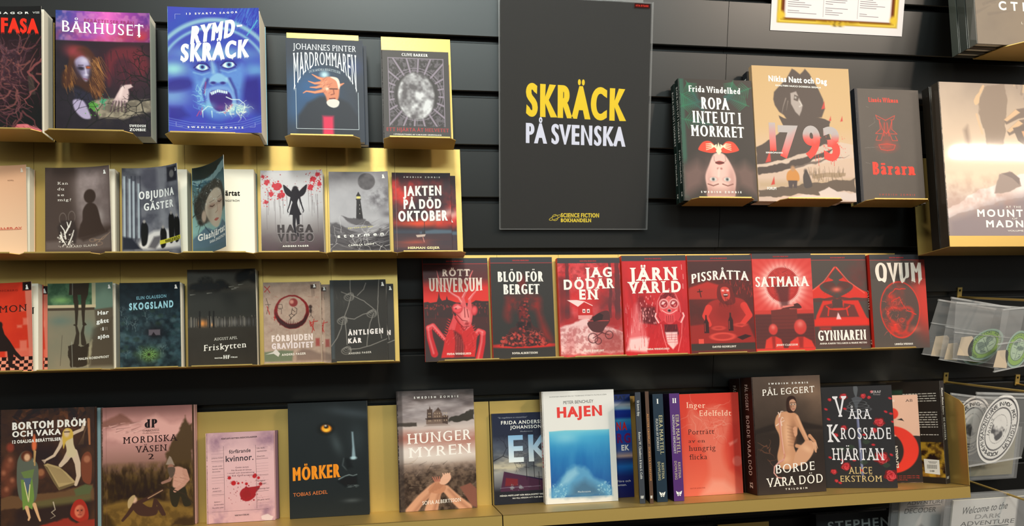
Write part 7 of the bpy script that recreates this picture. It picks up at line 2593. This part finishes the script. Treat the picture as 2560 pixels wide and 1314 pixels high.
def mon_title(w, h):
    a = Art(w, h, (240, 236, 222), nx=8)
    a.T('SIMON', .3, .27, .95, .35, (50, 44, 42), SERIF)
    return a
# ---------------------------------------------------------------- the books, row by row
P_, H_ = 'paperback_book', 'hardcover_book'


def B(kind, key, label, row, x, n, w, h, t, **kw):
    k = kw.pop('art', None) or (ART[key](w, h) if key else None)
    return book(H_ if kind == 'h' else P_, label, row, x, n, w, h, t, k, kind='hard' if kind == 'h' else 'paper', **kw)


# top left row
B('p', 'fasa', 'black paperback with red dripping letters and tangled roots, cut off by the left edge', 'r1', -.951, .034, .145, .215, .033, curl=(10, 1.5, .2))
B('p', 'barhuset', 'dark paperback with a purple sky band and a long-haired figure over a grave', 'r1', -.790, .031, .1505, .216, .031, curl=(4, 2, .5))
B('p', 'rymd', 'thick blue paperback with a screaming face inside a space helmet', 'r1', -.604, .058, .151, .217, .056, curl=(9, 1.5, .5))
B('p', 'mardrom', 'dark blue paperback with a horned half-human head and a red collar', 'r1', -.415, .026, .134, .187, .012)
B('p', None, 'dark copy showing its edge behind the paperback with the horned head', 'r1', -.409, .0125, .134, .184, .012, art=(48, 54, 66))
B('h', 'barker', 'small grey hardback with a lilac ray pattern around a pale oval', 'r1', -.248, .024, .122, .173, .022, spine=(66, 64, 66))

# right of the sign
ropa_s = ropa_spine(.0165, .243)
B('h', 'ropa', 'green and black hardback with an upside-down face and red gloves', 'tr', .3245, .034, .153, .243, .0165, spine=ropa_s)
B('h', None, 'second dark green hardback, only its spine showing behind the upside-down face', 'tr', .3225, .017, .153, .239, .0155, art=(40, 52, 48), spine=ropa_spine(.0155, .239))
B('p', 'natt', 'large tan book with a man in a black hat and bloody numerals', 'tr', .480, .034, .212, .275, .012)
B('p', None, 'dark spine showing behind the large tan book with the black hat', 'tr', .476, .0215, .19, .268, .018, art=(60, 56, 54), spine=natt_spine(.018, .268))
B('h', 'bararn', 'plain grey hardback with red blackletter title and a small red emblem', 'tr', .711, .024, .145, .240, .0115, spine=(50, 52, 58))
B('h', None, 'second grey hardback, a thin strip of spine behind the red blackletter one', 'tr', .709, .012, .145, .239, .0115, art=(62, 58, 58), spine=(56, 58, 64))

# shrink-wrapped hardbacks at the far right
B('h', 'cthulhu', 'shiny grey hardback in plastic wrap at the top right corner', 'r0', .911, .06, .246, .33, .020, mat='wrap', spine=(96, 98, 92))
B('h', None, 'second wrapped hardback behind the shiny grey one in the corner', 'r0', .9085, .039, .246, .33, .019, art=(70, 70, 66), mat='wrap', spine=(60, 66, 62))
B('h', None, 'third wrapped hardback nearest the wall in the corner stack', 'r0', .9065, .019, .246, .33, .018, art=(70, 70, 66), mat='wrap', spine=(76, 82, 76))
B('h', 'mountains', 'large glossy hardback with brown rock pillars and a boulder on snow', 'r2', .876, .080, .252, .342, .022, mat='wrap', spine=(70, 62, 54))
B('h', None, 'second large hardback, dark spine behind the rock pillar cover', 'r2', .8735, .057, .252, .341, .021, art=(80, 72, 66), mat='wrap', spine=(44, 40, 36))

# middle left row
B('p', 'pink', 'plain peach paperback with one red line of print, cut off at left', 'r2', -.963, .020, .109, .158, .018, curl=(16, 1.5, .3))
B('p', 'kandu', 'brown-grey paperback with the dark silhouette of a seated child', 'r2', -.829, .022, .113, .156, .020, curl=(24, 1.3, .3))
B('p', 'objudna', 'grey street-scene paperback whose cover curls open over a white page', 'r2', -.704, .025, .109, .156, .022, curl=(42, 1.2, .25), under=objudna_title(.109, .156))
B('p', 'glash', 'teal paperback with a sleeping child under water, cover standing wide open', 'r2', -.586, .030, .106, .156, .027, curl=(62, .3, .03), under=glash_title(.106, .156))
B('p', 'haga', 'pale paperback with a black winged fairy and red blood splashes', 'r2', -.471, .020, .111, .157, .018, curl=(14, 1.5, .3))
B('p', 'stormen', 'grey paperback with a lighthouse and a full moon in storm clouds', 'r2', -.350, .018, .108, .157, .016, curl=(10, 1.5, .3))
B('p', 'jakten', 'red and black paperback with stencil letters over a sailing boat, in front', 'r2', -.235, .018, .109, .157, .008, curl=(3, 2, .3))
B('p', 'jakten', 'second red and black paperback peeking out right of the sailing boat cover', 'r2', -.2245, .009, .109, .155, .0075)

# lower left row
B('p', 'mon', 'orange-red paperback with a seated black figure on a checkered floor, in front', 'r3', -.971, .026, .114, .156, .018, curl=(24, 1.3, .2), under=mon_title(.114, .156))
B('p', 'mon', 'strip of a second orange-red checkered paperback behind the open one', 'r3', -.9605, .0075, .114, .154, .007)
B('p', 'har', 'greenish paperback with thin dark legs mirrored in water', 'r3', -.845, .020, .113, .156, .018, curl=(16, 1.5, .2))
B('p', 'skogs', 'dark teal paperback with a night forest and a glowing green tree', 'r3', -.724, .025, .106, .155, .017, curl=(14, 1.5, .2))
B('p', None, 'dark second copy behind the night forest paperback', 'r3', -.7285, .0075, .106, .152, .007, art=(40, 48, 54))
B('p', 'frisk', 'tall black paperback with trees and an orange dusk glow', 'r3', -.610, .020, .122, .179, .018, curl=(12, 1.5, .4))
B('p', 'forb', 'pale stained paperback with a dark red circle around a drawn figure, in front', 'r3', -.477, .020, .104, .154, .009, curl=(12, 1.5, .3))
B('p', 'forb', 'second stained paperback peeking out right of the dark red circle cover', 'r3', -.461, .0085, .104, .151, .008)
B('p', 'ant', 'black paperback with pale knotted ropes, in front', 'r3', -.356, .020, .104, .157, .009, curl=(8, 1.5, .3))
B('p', 'ant', 'second black rope paperback peeking out at the end of the row', 'r3', -.342, .0085, .104, .151, .008)

# the red series
reds = [('rott', 'red paperback with a giant praying mantis before a city', -.181, .126, .200, .017),
        ('blod', 'dark paperback with a throne on a heap of bones', -.0495, .124, .201, .014),
        ('jag', 'red paperback with an old pram before a small cottage', .085, .129, .199, .014),
        ('jarn', 'red paperback with a hooded person in a gas mask', .218, .135, .203, .016),
        ('piss', 'dark red paperback with a bearded man at a laid table', .3575, .139, .203, .012),
        ('satm', 'red paperback with a dark spiky sphere in a pale glow', .4995, .1315, .206, .012),
        ('gynn', 'dark red paperback with hands joined above a red altar', .632, .128, .203, .012)]
for k, lab, x, w, h, t in reds:
    B('p', k, lab, 'rd', x, .020, w, h, t, spine=(214, 56, 50), group='red horror paperbacks', curl=(5, 2, .3) if k in ('piss', 'satm', 'jarn') else None)
B('p', 'ovum', 'dark red paperback with an unborn creature inside an egg outline', 'rd', .7635, .028, .130, .201, .020, spine=ovum_spine(.020, .201), group='red horror paperbacks')

# the long bottom shelf
B('h', 'bortom', 'dark painted hardback with a pale dancer and an open tome, leftmost on the bottom shelf', 'bt', -.9465, .034, .158, .227, .0145, mat='gloss')
B('h', None, 'pale blue edge of a second book behind the pale dancer hardback', 'bt', -.941, .0185, .158, .225, .0145, art=(150, 176, 180), spine=(120, 140, 146))
B('h', 'mordiska', 'pinkish hardback with a helmeted warrior in a forest glade', 'bt', -.777, .030, .158, .2245, .013)
B('h', None, 'second pinkish hardback, a strip behind the helmeted warrior', 'bt', -.7745, .0165, .158, .2245, .013, art=(196, 150, 140))
B('h', 'forfar', 'small pink hardback printed like a form with red blood drops', 'bt', -.594, .030, .1225, .169, .014, mat='gloss')
B('h', None, 'second small hardback, its dark edge behind the pink form cover', 'bt', -.590, .0155, .1225, .169, .0125, art=(120, 90, 100))
B('p', 'morker', 'black paperback with one glowing orange eye', 'bt', -.4445, .030, .1495, .220, .024, curl=(5, 2, .2))
B('h', 'hunger', 'brown hardback with a wooden mansion above crossed arms', 'bt', -.237, .030, .152, .236, .028, spine=(56, 48, 46))
B('p', 'ek', 'dark blue pocket book with an old ship, partly behind the white book', 'bt', -.047, .012, .122, .184, .011)
B('h', 'hajen', 'white hardback with a blue underwater picture', 'bt', .052, .046, .147, .225, .030, yaw=3, mat='gloss', spine=hajen_spine(.030, .225))
B('p', 'berg', 'bright blue pocket book half hidden behind the white hardback', 'bt', .1165, .0125, .130, .214, .012)
urh = SPINES['urh'](.0105, .217)
crow = SPINES['crow'](.007, .218)
for k, x, n, t, h, yaw, lab, sp, c in (('urh', .2255, .108, .0105, .217, 18, 'slim slate-grey spine with white lettering, next to the blue pocket book', hf_mark(urh), (56, 60, 70)),
                                      ('crow', .2435, .115, .007, .218, 12, 'thinnest book, brown spine with orange lettering', hf_mark(crow), (36, 30, 28)),
                                      ('eira1', .263, .103, .0205, .212, 8, 'dark blue spine with one stroke at its top', eira_spine('eira1', .0205, .212), (30, 40, 52)),
                                      ('eira2', .2965, .106, .0205, .212, 4, 'purple spine with two strokes at its top', eira_spine('eira2', .0205, .212), (44, 30, 58))):
    book(P_, lab, 'bt', x, n, .098, h, t, c, yaw=yaw, spine_out=True, spine=sp, back=c, group='spine-out books on the bottom shelf')
B('p', 'inger', 'coral red paperback with a pale woman\'s profile', 'bt', .335, .055, .133, .2095, .018, mat='matte')
B('h', 'borde', 'thick brown hardback with a crouching figure seen from behind', 'bt', .4785, .097, .151, .239, .047, spine=borde_spine(.047, .239))
B('h', None, 'second thick dark hardback, spine strip behind the crouching figure', 'bt', .4765, .0485, .151, .238, .046, art=(46, 38, 36), spine=borde_spine(.046, .238))
B('p', 'vara', 'black paperback strewn with red roses around a dagger', 'bt', .658, .052, .137, .213, .018, yaw=26, mat='matte')
B('p', 'elf', 'pink and black paperback with a huge red letter, half hidden', 'bt', .768, .019, .122, .190, .012, yaw=20, mat='matte')
g_ = row_frame('bt', .904, .100, .0005, 240)
root = thing(P_, 'dark book turned to show its back cover with a price sticker', 'book', g_)
gw, gh, gt = .11, .218, .021
hb = groteska_back(gw, gh)
hb.mesh('back_cover', flat_fn((gw, gh, 0), (-gw, 0, 0), (0, -gh, 0)), MAT['print'], root)
sp = Art(gt, gh, (62, 58, 58), nx=20)
sp.T('Hanns Heinz Ewers', .07, .3, .33, .7, W_, SERIFB, rot=True)
sp.T('DE GROTESKA', .36, .3, .58, .68, W_, SERIFB, rot=True)
hf_mark(sp).mesh('spine', flat_fn((0, gh, 0), (0, 0, gt), (0, -gh, 0)), MAT['print'], root)
MB().box((.0006, .0004, .0006), (gw - .001, gh - .0004, gt - .0006)).build('page_block', MAT['pages'], root)
Art(gw, gh, (52, 46, 42), nx=8).mesh('front_cover', flat_fn((0, gh, gt), (gw, 0, 0), (0, -gh, 0)), MAT['print'], root)
# ---------------------------------------------------------------- the sign in its clear holder
SX0, SX1, SZ0, SZ1 = -.0275, .2785, -.4570, -.0200


def sheet(name, art, x0, x1, z0, z1, y, mat='paper', parent=None, thick=.0003):
    return art.mesh(name, flat_fn((x0, y, z1), (x1 - x0, 0, 0), (0, 0, -(z1 - z0))), MAT[mat], parent, thick=thick, lift=.0001)


a = Art(SX1 - SX0 - .008, SZ1 - SZ0 - .006, (34, 33, 31), nx=60)
a.edge = (30, 29, 28)
a.mix(a.noise(5, 3) * .12, (46, 44, 42))
a.T('SKRÄCK', .165, .372, .845, .503, (240, 206, 28), BLACK, wx=.055, slope=.012)
a.T('PÅ SVENSKA', .165, .538, .845, .622, (222, 224, 244), dict(wx=.05, wy=.015), slope=.008)
yl = (236, 208, 60)
a.T('SCIENCE FICTION', .405, .932, .67, .95, yl, BLACK, wx=.05)
a.T('BOKHANDELN', .405, .956, .615, .972, yl, BLACK, wx=.05)
for k in range(40):
    t0, t1 = 2 * math.pi * k / 40, 2 * math.pi * (k + 1) / 40
    a.line_over([(.365 + .02 * math.cos(t0), .952 + .02 * math.sin(t0) / a.asp), (.365 + .02 * math.cos(t1), .952 + .02 * math.sin(t1) / a.asp)], .003, yl)
    q = lambda t: (.365 + .042 * math.cos(t) * .94 + .008 * math.sin(t), .952 + (-.016 * math.cos(t) + .008 * math.sin(t)) / a.asp)
    a.line_over([q(t0), q(t1)], .003, yl)
poster = sheet('sign_poster', a, SX0 + .004, SX1 - .004, SZ0 + .003, SZ1 - .003, -.0125)
tag(poster, 'black poster with yellow and white lettering inside the clear holder', 'poster')
hold = thing('sign_holder', 'clear acrylic holder on the black wall around the black poster', 'sign holder', Matrix.Translation((SX0, -.009, SZ0)))
w, h = SX1 - SX0, SZ1 - SZ0
MB().box((0, -.0063, 0), (w, -.0045, h)).build('front_sheet', MAT['acrylic'], hold)
MB().box((0, -.0018, 0), (w, 0, h)).build('back_sheet', MAT['acrylic'], hold)
MB().box((0, -.0044, 0), (.0018, -.0019, h)).box((w - .0018, -.0044, 0), (w, -.0019, h)).box((.0018, -.0044, 0), (w - .0018, -.0019, .0018)).build('edge_strip', MAT['acryledge'], hold)
MB().box((.02, -.0015, h - .001), (w - .02, 0, h + .012)).box((.06, 0, h + .0), (.10, .012, h + .004)).box((w - .10, 0, h), (w - .06, .012, h + .004)).build('hanging_lug', MAT['acryledge'], hold)
a = Art(.032, .008, (60, 26, 24), nx=10)
a.T('NYA RYSARE', .1, .3, .9, .7, (196, 60, 50), BOLD)
sheet('corner_sticker', a, SX1 - .04 - SX0, SX1 - .008 - SX0, h - .0125, h - .0045, -.0066, parent=hold)

# ---------------------------------------------------------------- printed list in a gold frame, taped to the wall
pw, ph = .297, .30
a = Art(pw, ph, (232, 226, 226), nx=110)
a.edge = (232, 226, 226)
for k, (c, u) in enumerate((((190, 160, 60), .045), ((236, 206, 90), .055), ((150, 110, 40), .07), ((116, 64, 44), .08))):
    a.R(u, -.2, 1 - u, 1 - (u + .005) * .95, c, 1, .004)
a.R(.1, -.2, .9, .915, (240, 232, 232), 1, .004)
for u in (.075, .925):
    a.E(u, .9, .028, .028, (226, 192, 70), 1, 0, .02)
    a.E(u, .7, .02, .03, (226, 192, 70), 1, 0, .02)
for k in range(5):
    a.E(.46 + .02 * k, .94 + .004 * (k % 2), .016, .014, [(226, 192, 70), (120, 96, 40)][k % 2], 1, 0, .012)
    a.S([(.5, .945), (.34 + .08 * k, .93)], .01, (206, 170, 60), .8)
a.splash(.83, .62, .04, (226, 186, 50), 20)
rr = random.Random(11)
for col in (.12, .40, .66):
    for k in range(44):
        v = .30 + .0135 * k
        if v < .9 and not (rr.random() < .12):
            a.line_over([(col, v), (col + .05 + .17 * rr.random(), v + .002)], .0038, (150, 142, 148))
for u in (.385, .645):
    a.line_over([(u, .3), (u, .9)], .003, (176, 168, 172))
o = sheet('wall_poster', a, .532, .829, -.0575, -.0575 + ph, -.0012)
tag(o, 'white printed list in a gold frame border, hung at the top edge', 'poster')


# ---------------------------------------------------------------- hooks and bagged stickers at the right
def hook(x, z, ln, label, rise=.04):
    t = thing('wall_hook', label, 'hook', Matrix.Translation((x, 0, z)), 'brass wall hooks')
    ring = [(.0055 * math.cos(k * .5236) * .42, .006 + .0055 * math.sin(k * .5236) * .42) for k in range(12)]
    m = MB().box((-.0055, -.003, -.012), (.0055, -.0008, .0035)).box((-.0055, -.003, .0085), (.0055, -.0008, .013)).box((-.0055, -.003, .0035), (-.0025, -.0008, .0085)).box((.0025, -.003, .0035), (.0055, -.0008, .0085))
    m.build('plate', MAT['brass'], t)
    MB().tube((0, -.002, -.009), (0, -ln, -.009 + rise * ln), .0024).build('rod', MAT['brass'], t)
    return t


hook(1.0235, -.597, .26, 'brass hook carrying the green oval stickers')
hook(1.0095, -.7915, .26, 'brass hook carrying the black and white seal stickers', .1)
hook(1.1985, -.8025, .10, 'brass hook cut off at the right edge', .0)
hook(1.066, -1.0225, .26, 'brass hook beside the end of the bottom shelf', .06)


def bag(label, y, q, seam_at=.42, group='clear bags of stickers', top=True):
    """q: TL, TR, BR, BL in x,z on the plane y; a thin pillow of two films"""
    t = thing('sticker_bag', label, 'bag', Matrix.Translation((0, y, 0)), group)
    def P(u, v):
        x = (q[0][0] * (1 - u) + q[1][0] * u) * (1 - v) + (q[3][0] * (1 - u) + q[2][0] * u) * v
        z = (q[0][1] * (1 - u) + q[1][1] * u) * (1 - v) + (q[3][1] * (1 - u) + q[2][1] * u) * v
        return x, z
    n = 14
    V, F = [], []
    for s in (-1, 1):
        b = len(V)
        for j in range(n + 1):
            for i in range(n + 1):
                u, v = i / n, j / n
                x, z = P(u, v)
                puff = .0035 * math.sin(math.pi * min(1, v * 1.0)) * math.sin(math.pi * u) + .0012 * math.sin(7 * u + 5 * v) * math.sin(math.pi * u)
                V.append((x, s * (puff + .0002), z))
        for j in range(n):
            for i in range(n):
                k = b + j * (n + 1) + i
                F.append((k, k + 1, k + n + 2, k + n + 1))
    mesh_obj('film', V, F, MAT['bag'], t, smooth=True)
    m = MB()
    for v0, v1 in ((seam_at, seam_at + .018), (.985, 1.0), (0, .03)):
        a_, b_, c_, d_ = P(0, v0), P(1, v0), P(1, v1), P(0, v1)
        k = len(m.v)
        for yy in (-.0022, .0022):
            m.v += [(p[0], yy, p[1]) for p in (a_, b_, c_, d_)]
        m.f += [tuple(k + i for i in f) for f in ((0, 1, 2, 3), (7, 6, 5, 4), (0, 4, 5, 1), (1, 5, 6, 2), (2, 6, 7, 3), (3, 7, 4, 0))]
    m.build('zip_strip', MAT['seam'], t)
    return t


def ring_text(a, s, rad_u, rad_v, size, col, start, step):
    """letters walking round an oval"""
    cap = cap_height()
    for k, ch in enumerate(s):
        if ch == ' ':
            continue
        t = math.radians(start + step * k)
        V, T, _, X = word(ch, .02)
        if not len(V):
            continue
        V = (V - np.array([(V[:, 0].min() + V[:, 0].max()) / 2, 0])) * size / cap
        ang = t
        nx_, ny_ = math.sin(ang), -math.cos(ang)      # outward
        tx_, ty_ = math.cos(ang), math.sin(ang)
        U = .5 + rad_u * math.sin(ang) + V[:, 0] * tx_ + V[:, 1] * nx_
        Y = .5 * a.asp - rad_v * math.cos(ang) + V[:, 0] * ty_ + V[:, 1] * ny_
        a.txt.append((U, Y / a.asp, T, np.tile(np.asarray(col, float), (len(U), 1)), np.ones(len(U))))


def oval_fn(cx, cz, y, w, h, rot, yaw=0.0):
    """unit square squeezed to a disc, so the sheet itself is oval"""
    r = math.radians(rot)
    yw = math.radians(yaw)
    def fn(u, v):
        a_, b_ = 2 * np.asarray(u, float) - 1, 2 * np.asarray(v, float) - 1
        x, z = a_ * np.sqrt(np.maximum(1 - b_ * b_ / 2, 0)), -b_ * np.sqrt(np.maximum(1 - a_ * a_ / 2, 0))
        x, z = x * w / 2, z * h / 2
        X, Z = x * math.cos(r) + z * math.sin(r), -x * math.sin(r) + z * math.cos(r)
        P = np.stack([cx + X * math.cos(yw), y + X * math.sin(yw), cz + Z], 1)
        return P, np.tile(np.array([math.sin(yw), -math.cos(yw), 0.0]), (len(P), 1))
    return fn


class Oval(Art):
    """artwork addressed in the plain frame, then carried to the disc grid"""
    def mesh(s, name, fn, mat, parent, **kw):
        # letters were laid out in plain coordinates: carry them to the squeezed square
        new = []
        for U, V, T, c, ly in s.txt:
            x, z = np.clip(2 * U - 1, -.999, .999), np.clip(2 * V - 1, -.999, .999)
            q = 2 * math.sqrt(2)
            f = lambda a_, b_: .5 * np.sqrt(np.maximum(2 + a_ * a_ - b_ * b_ + q * a_, 0)) - .5 * np.sqrt(np.maximum(2 + a_ * a_ - b_ * b_ - q * a_, 0))
            new.append(((f(x, z) + 1) / 2, (f(z, x) + 1) / 2, T, c, ly))
        s.txt = new
        return Art.mesh(s, name, fn, mat, parent, **kw)

    def rings(s):
        a_, b_ = 2 * s.u - 1, 2 * s.v - 1
        return np.hypot(a_ * np.sqrt(1 - b_ * b_ / 2), b_ * np.sqrt(1 - a_ * a_ / 2))


def green_sticker(label, cx, cz, y, w, h, rot, yaw=0):
    a = Oval(w, h, (150, 176, 160), nx=60)
    d = a.rings()
    for r, c in ((.9, (60, 84, 78)), (.87, (140, 176, 84)), (.63, (70, 92, 80)), (.6, (176, 196, 170))):
        a.mix(np.clip((r - d) / .03, 0, 1), c)
    m = np.clip((.55 - d) / .05, 0, 1)
    a.mix(m * np.clip(a.noise(6, 3, sharp=5) - .5, 0, 1) * 1.6, (96, 116, 106))
    ring_text(a, 'ARKHAM HISTORICAL SOCIETY', .36, .36 * a.asp, .06, (70, 96, 70), -120, 10)
    a.line_over([(.5, .25), (.5, .78)], .012, (70, 92, 84))
    for s in (-1, 1):
        for k in range(3):
            a.line_over([(.5 + s * .06, .34 + .14 * k), (.5 + s * .2, .3 + .16 * k)], .014, (84, 104, 96))
    o = a.mesh('oval_sticker', oval_fn(cx, cz, y, w, h, rot, yaw), MAT['print'], None, thick=.0004, lift=.0001)
    return tag(o, label, 'sticker', 'green oval stickers')


def seal_sticker(label, cx, cz, y, w, h, rot, yaw=0):
    a = Oval(w, h, (236, 232, 228), nx=60)
    d = a.rings()
    ink = (62, 58, 62)
    for r, tk in ((.9, .035), (.62, .03), (.42, .012)):
        a.mix(np.clip((tk - np.abs(d - r)) / .02, 0, 1), ink)
    ring_text(a, 'ACADEMIÆ MISKATONICIANÆ IN NOV. ANG. SIGILLVM', .345, .345 * a.asp, .085, ink, -205, 7.55)
    m = np.clip((.36 - d) / .03, 0, 1)
    a.mix(m * a.noise(5, 3, sharp=6), ink)
    a.T('ΙΔΙΩΣ', .26, .40, .36, .6, ink, SERIF, warp=lambda U, V, t, hh: (.255 + .06 * (1 - hh), .62 - .26 * t))
    o = a.mesh('oval_sticker', oval_fn(cx, cz, y, w, h, rot, yaw), MAT['print'], None, thick=.0004, lift=.0001)
    return tag(o, label, 'sticker', 'white oval seal stickers')


def card(label, pts, y, col=(206, 186, 160)):
    m = MB()
    m.prism([(p[0], p[1]) for p in pts], y, y + .0006, axes=(0, 2, 1))
    o = m.build('paper_card', material('card_stock', col, .8), None)
    return tag(o, label, 'card', 'beige cards in the sticker bags')


bag('clear sticker bag nearest the wall on the upper hook, its left edge highest up', -.03, [(.949, -.607), (1.095, -.63), (1.069, -.752), (.9196, -.7296)])
bag('clear sticker bag second from the wall on the upper hook', -.047, [(.966, -.601), (1.115, -.625), (1.10, -.765), (.9497, -.74)], .46)
bag('wide clear bag holding the tilted green oval sticker', -.064, [(.963, -.610), (1.138, -.625), (1.122, -.757), (.9686, -.736)], .52)
bag('clear bag in front at the picture edge with the upright green oval', -.112, [(1.035, -.622), (1.19, -.612), (1.18, -.735), (1.0295, -.759)], .55)
green_sticker('green oval sticker lying tilted in the wide clear bag', 1.047, -.706, -.0645, .092, .062, -28)
green_sticker('upright green oval sticker at the right edge of the picture', 1.082, -.7105, -.1125, .056, .082, 12)
green_sticker('edge of a green oval sticker hidden behind the tilted green one', 1.05, -.722, -.0475, .092, .062, -18)
for lab, x, z, y, s in (('beige card in the bag nearest the wall', .962, -.712, -.0305, 1.0), ('small beige card between two bags', .978, -.722, -.0475, .8), ('light card beside the tilted green oval', .996, -.708, -.0645, .9), ('light card left of the upright green oval', 1.043, -.730, -.1125, .8)):
    card(lab, [(x - .02 * s, z - .022 * s), (x + .021 * s, z - .026 * s), (x + .022 * s, z + .018 * s), (x + .016 * s, z + .024 * s), (x - .012 * s, z + .022 * s)], y)

bag('clear bag with a seal sticker close behind the shelf end', -.05, [(.985, -.815), (1.125, -.835), (1.118, -.985), (.975, -.965)], .1)
bag('clear bag in front with the whole black and white seal', -.09, [(1.013, -.806), (1.165, -.815), (1.144, -.962), (1.0077, -.976)], .06)
seal_sticker('black and white oval seal half hidden by the front seal bag', 1.046, -.894, -.0505, .096, .138, 6)
seal_sticker('black and white oval seal sticker in the front bag', 1.0765, -.892, -.0905, .098, .158, 14)


# booklets in bags below
def booklet(name, label, cat, art, x0, x1, z0, z1, y, wrap=True, group=None):
    t = thing(name, label, cat, Matrix.Translation((x0, y, z0)), group)
    w, h = x1 - x0, z1 - z0
    art.mesh('front_page', flat_fn((0, -.0021, h), (w, 0, 0), (0, 0, -h)), MAT['paper'], t, thick=.0002)
    MB().box((0, -.0018, 0), (w, .002, h)).build('page_block', MAT['pages'], t)
    if wrap:
        MB().box((-.022, -.0042, -.01), (w + .012, -.0036, h + .014)).box((-.022, .0036, -.01), (w + .012, .0042, h + .014)).build('clear_sleeve', MAT['bag'], t)
    return t


def decoder(w, h, part):
    a = Art(w, h, (222, 218, 214), nx=70)
    a.edge = (222, 218, 214)
    ink = (62, 60, 60)
    if part:
        a.T('Welcome to the', .10, .055, .62, .12, ink, dict(wx=.005), slant=.25, slope=-.03)
        for s, u0, u1, v0, v1 in (('DARK', .26, .56, .145, .185), ('ADVENTURE', .1, .72, .205, .245), ('DECODER CLUB', .06, .72, .29, .345)):
            a.T(s, u0, v0, u1, v1, (150, 146, 144) if s == 'DARK' else ink, MED if s != 'ADVENTURE' else SANS, slant=.15)
        a.line_over([(.08, .265), (.66, .262)], .01, ink)
        a.R(.74, .0, 1.1, .8, (112, 110, 110), 1, .02)
        a.E(1.0, .36, .17, .19, (50, 46, 46), 1, 0, .02)
        a.face(1.0, .40, .125, (206, 202, 200), (120, 116, 114))
        a.P([(.84, .33), (.88, .25), (1.0, .22), (1.1, .25), (1.1, .32), (.95, .3)], (44, 40, 40), 1, smooth=True)
        a.P([(.78, .75), (.85, .6), (1.1, .58), (1.1, .8)], (60, 58, 60), 1)
    else:
        for s, u0, u1, v0, v1 in (('DARK', .35, .75, .02, .06), ('ADVENTURE', .14, .95, .085, .125), ('DECODER', .1, .8, .165, .22)):
            a.T(s, u0, v0, u1, v1, ink, SANS, slant=.15)
        a.line_over([(.15, .145), (.9, .142)], .012, ink)
        a.P([(.2, .5), (.5, .35), (.8, .5), (.6, .8)], (120, 118, 118), .7, soft=.05)
    return a


booklet('booklet', 'sleeved white booklet with slanted lettering below the shelf end', 'booklet', decoder(.11, .2, 0), .842, .952, -1.225, -1.026, -.10, group='sleeved booklets on the lowest hook')
booklet('booklet', 'sleeved white booklet with a man\'s portrait at the bottom right', 'booklet', decoder(.215, .24, 1), .9366, 1.1516, -1.272, -1.031, -.14, group='sleeved booklets on the lowest hook')
a = Art(.11, .15, (150, 140, 104), nx=20)
a.T('Lovecraft', .2, .62, .8, .8, (96, 92, 74), SERIF, rot=True)
booklet('booklet', 'olive booklet hanging behind the seal stickers at the right edge', 'booklet', a, 1.072, 1.182, -1.02, -.92, -.03, group=None)

# ---------------------------------------------------------------- the dim tray row under the shelf
ROWS['st'] = -1.31
for x, w, lab in ((.463, .122, 'dark low brass tray below the shelf, only its top edge in view'), (.69, .20, 'low brass tray holding the dark book below the shelf')):
    tray('st', x, w, lab, 'low trays below the shelf')
a = Art(.19, .222, (44, 44, 46), nx=30)
a.T('STEPHEN', .14, .075, .95, .165, (140, 146, 144), MED, slope=-.012, track=.05)
book(H_, 'dark hardback with pale capitals, its top just showing below the shelf', 'st', .684, .030, .19, .2225, .025, a, kind='hard', spine=(34, 34, 36))
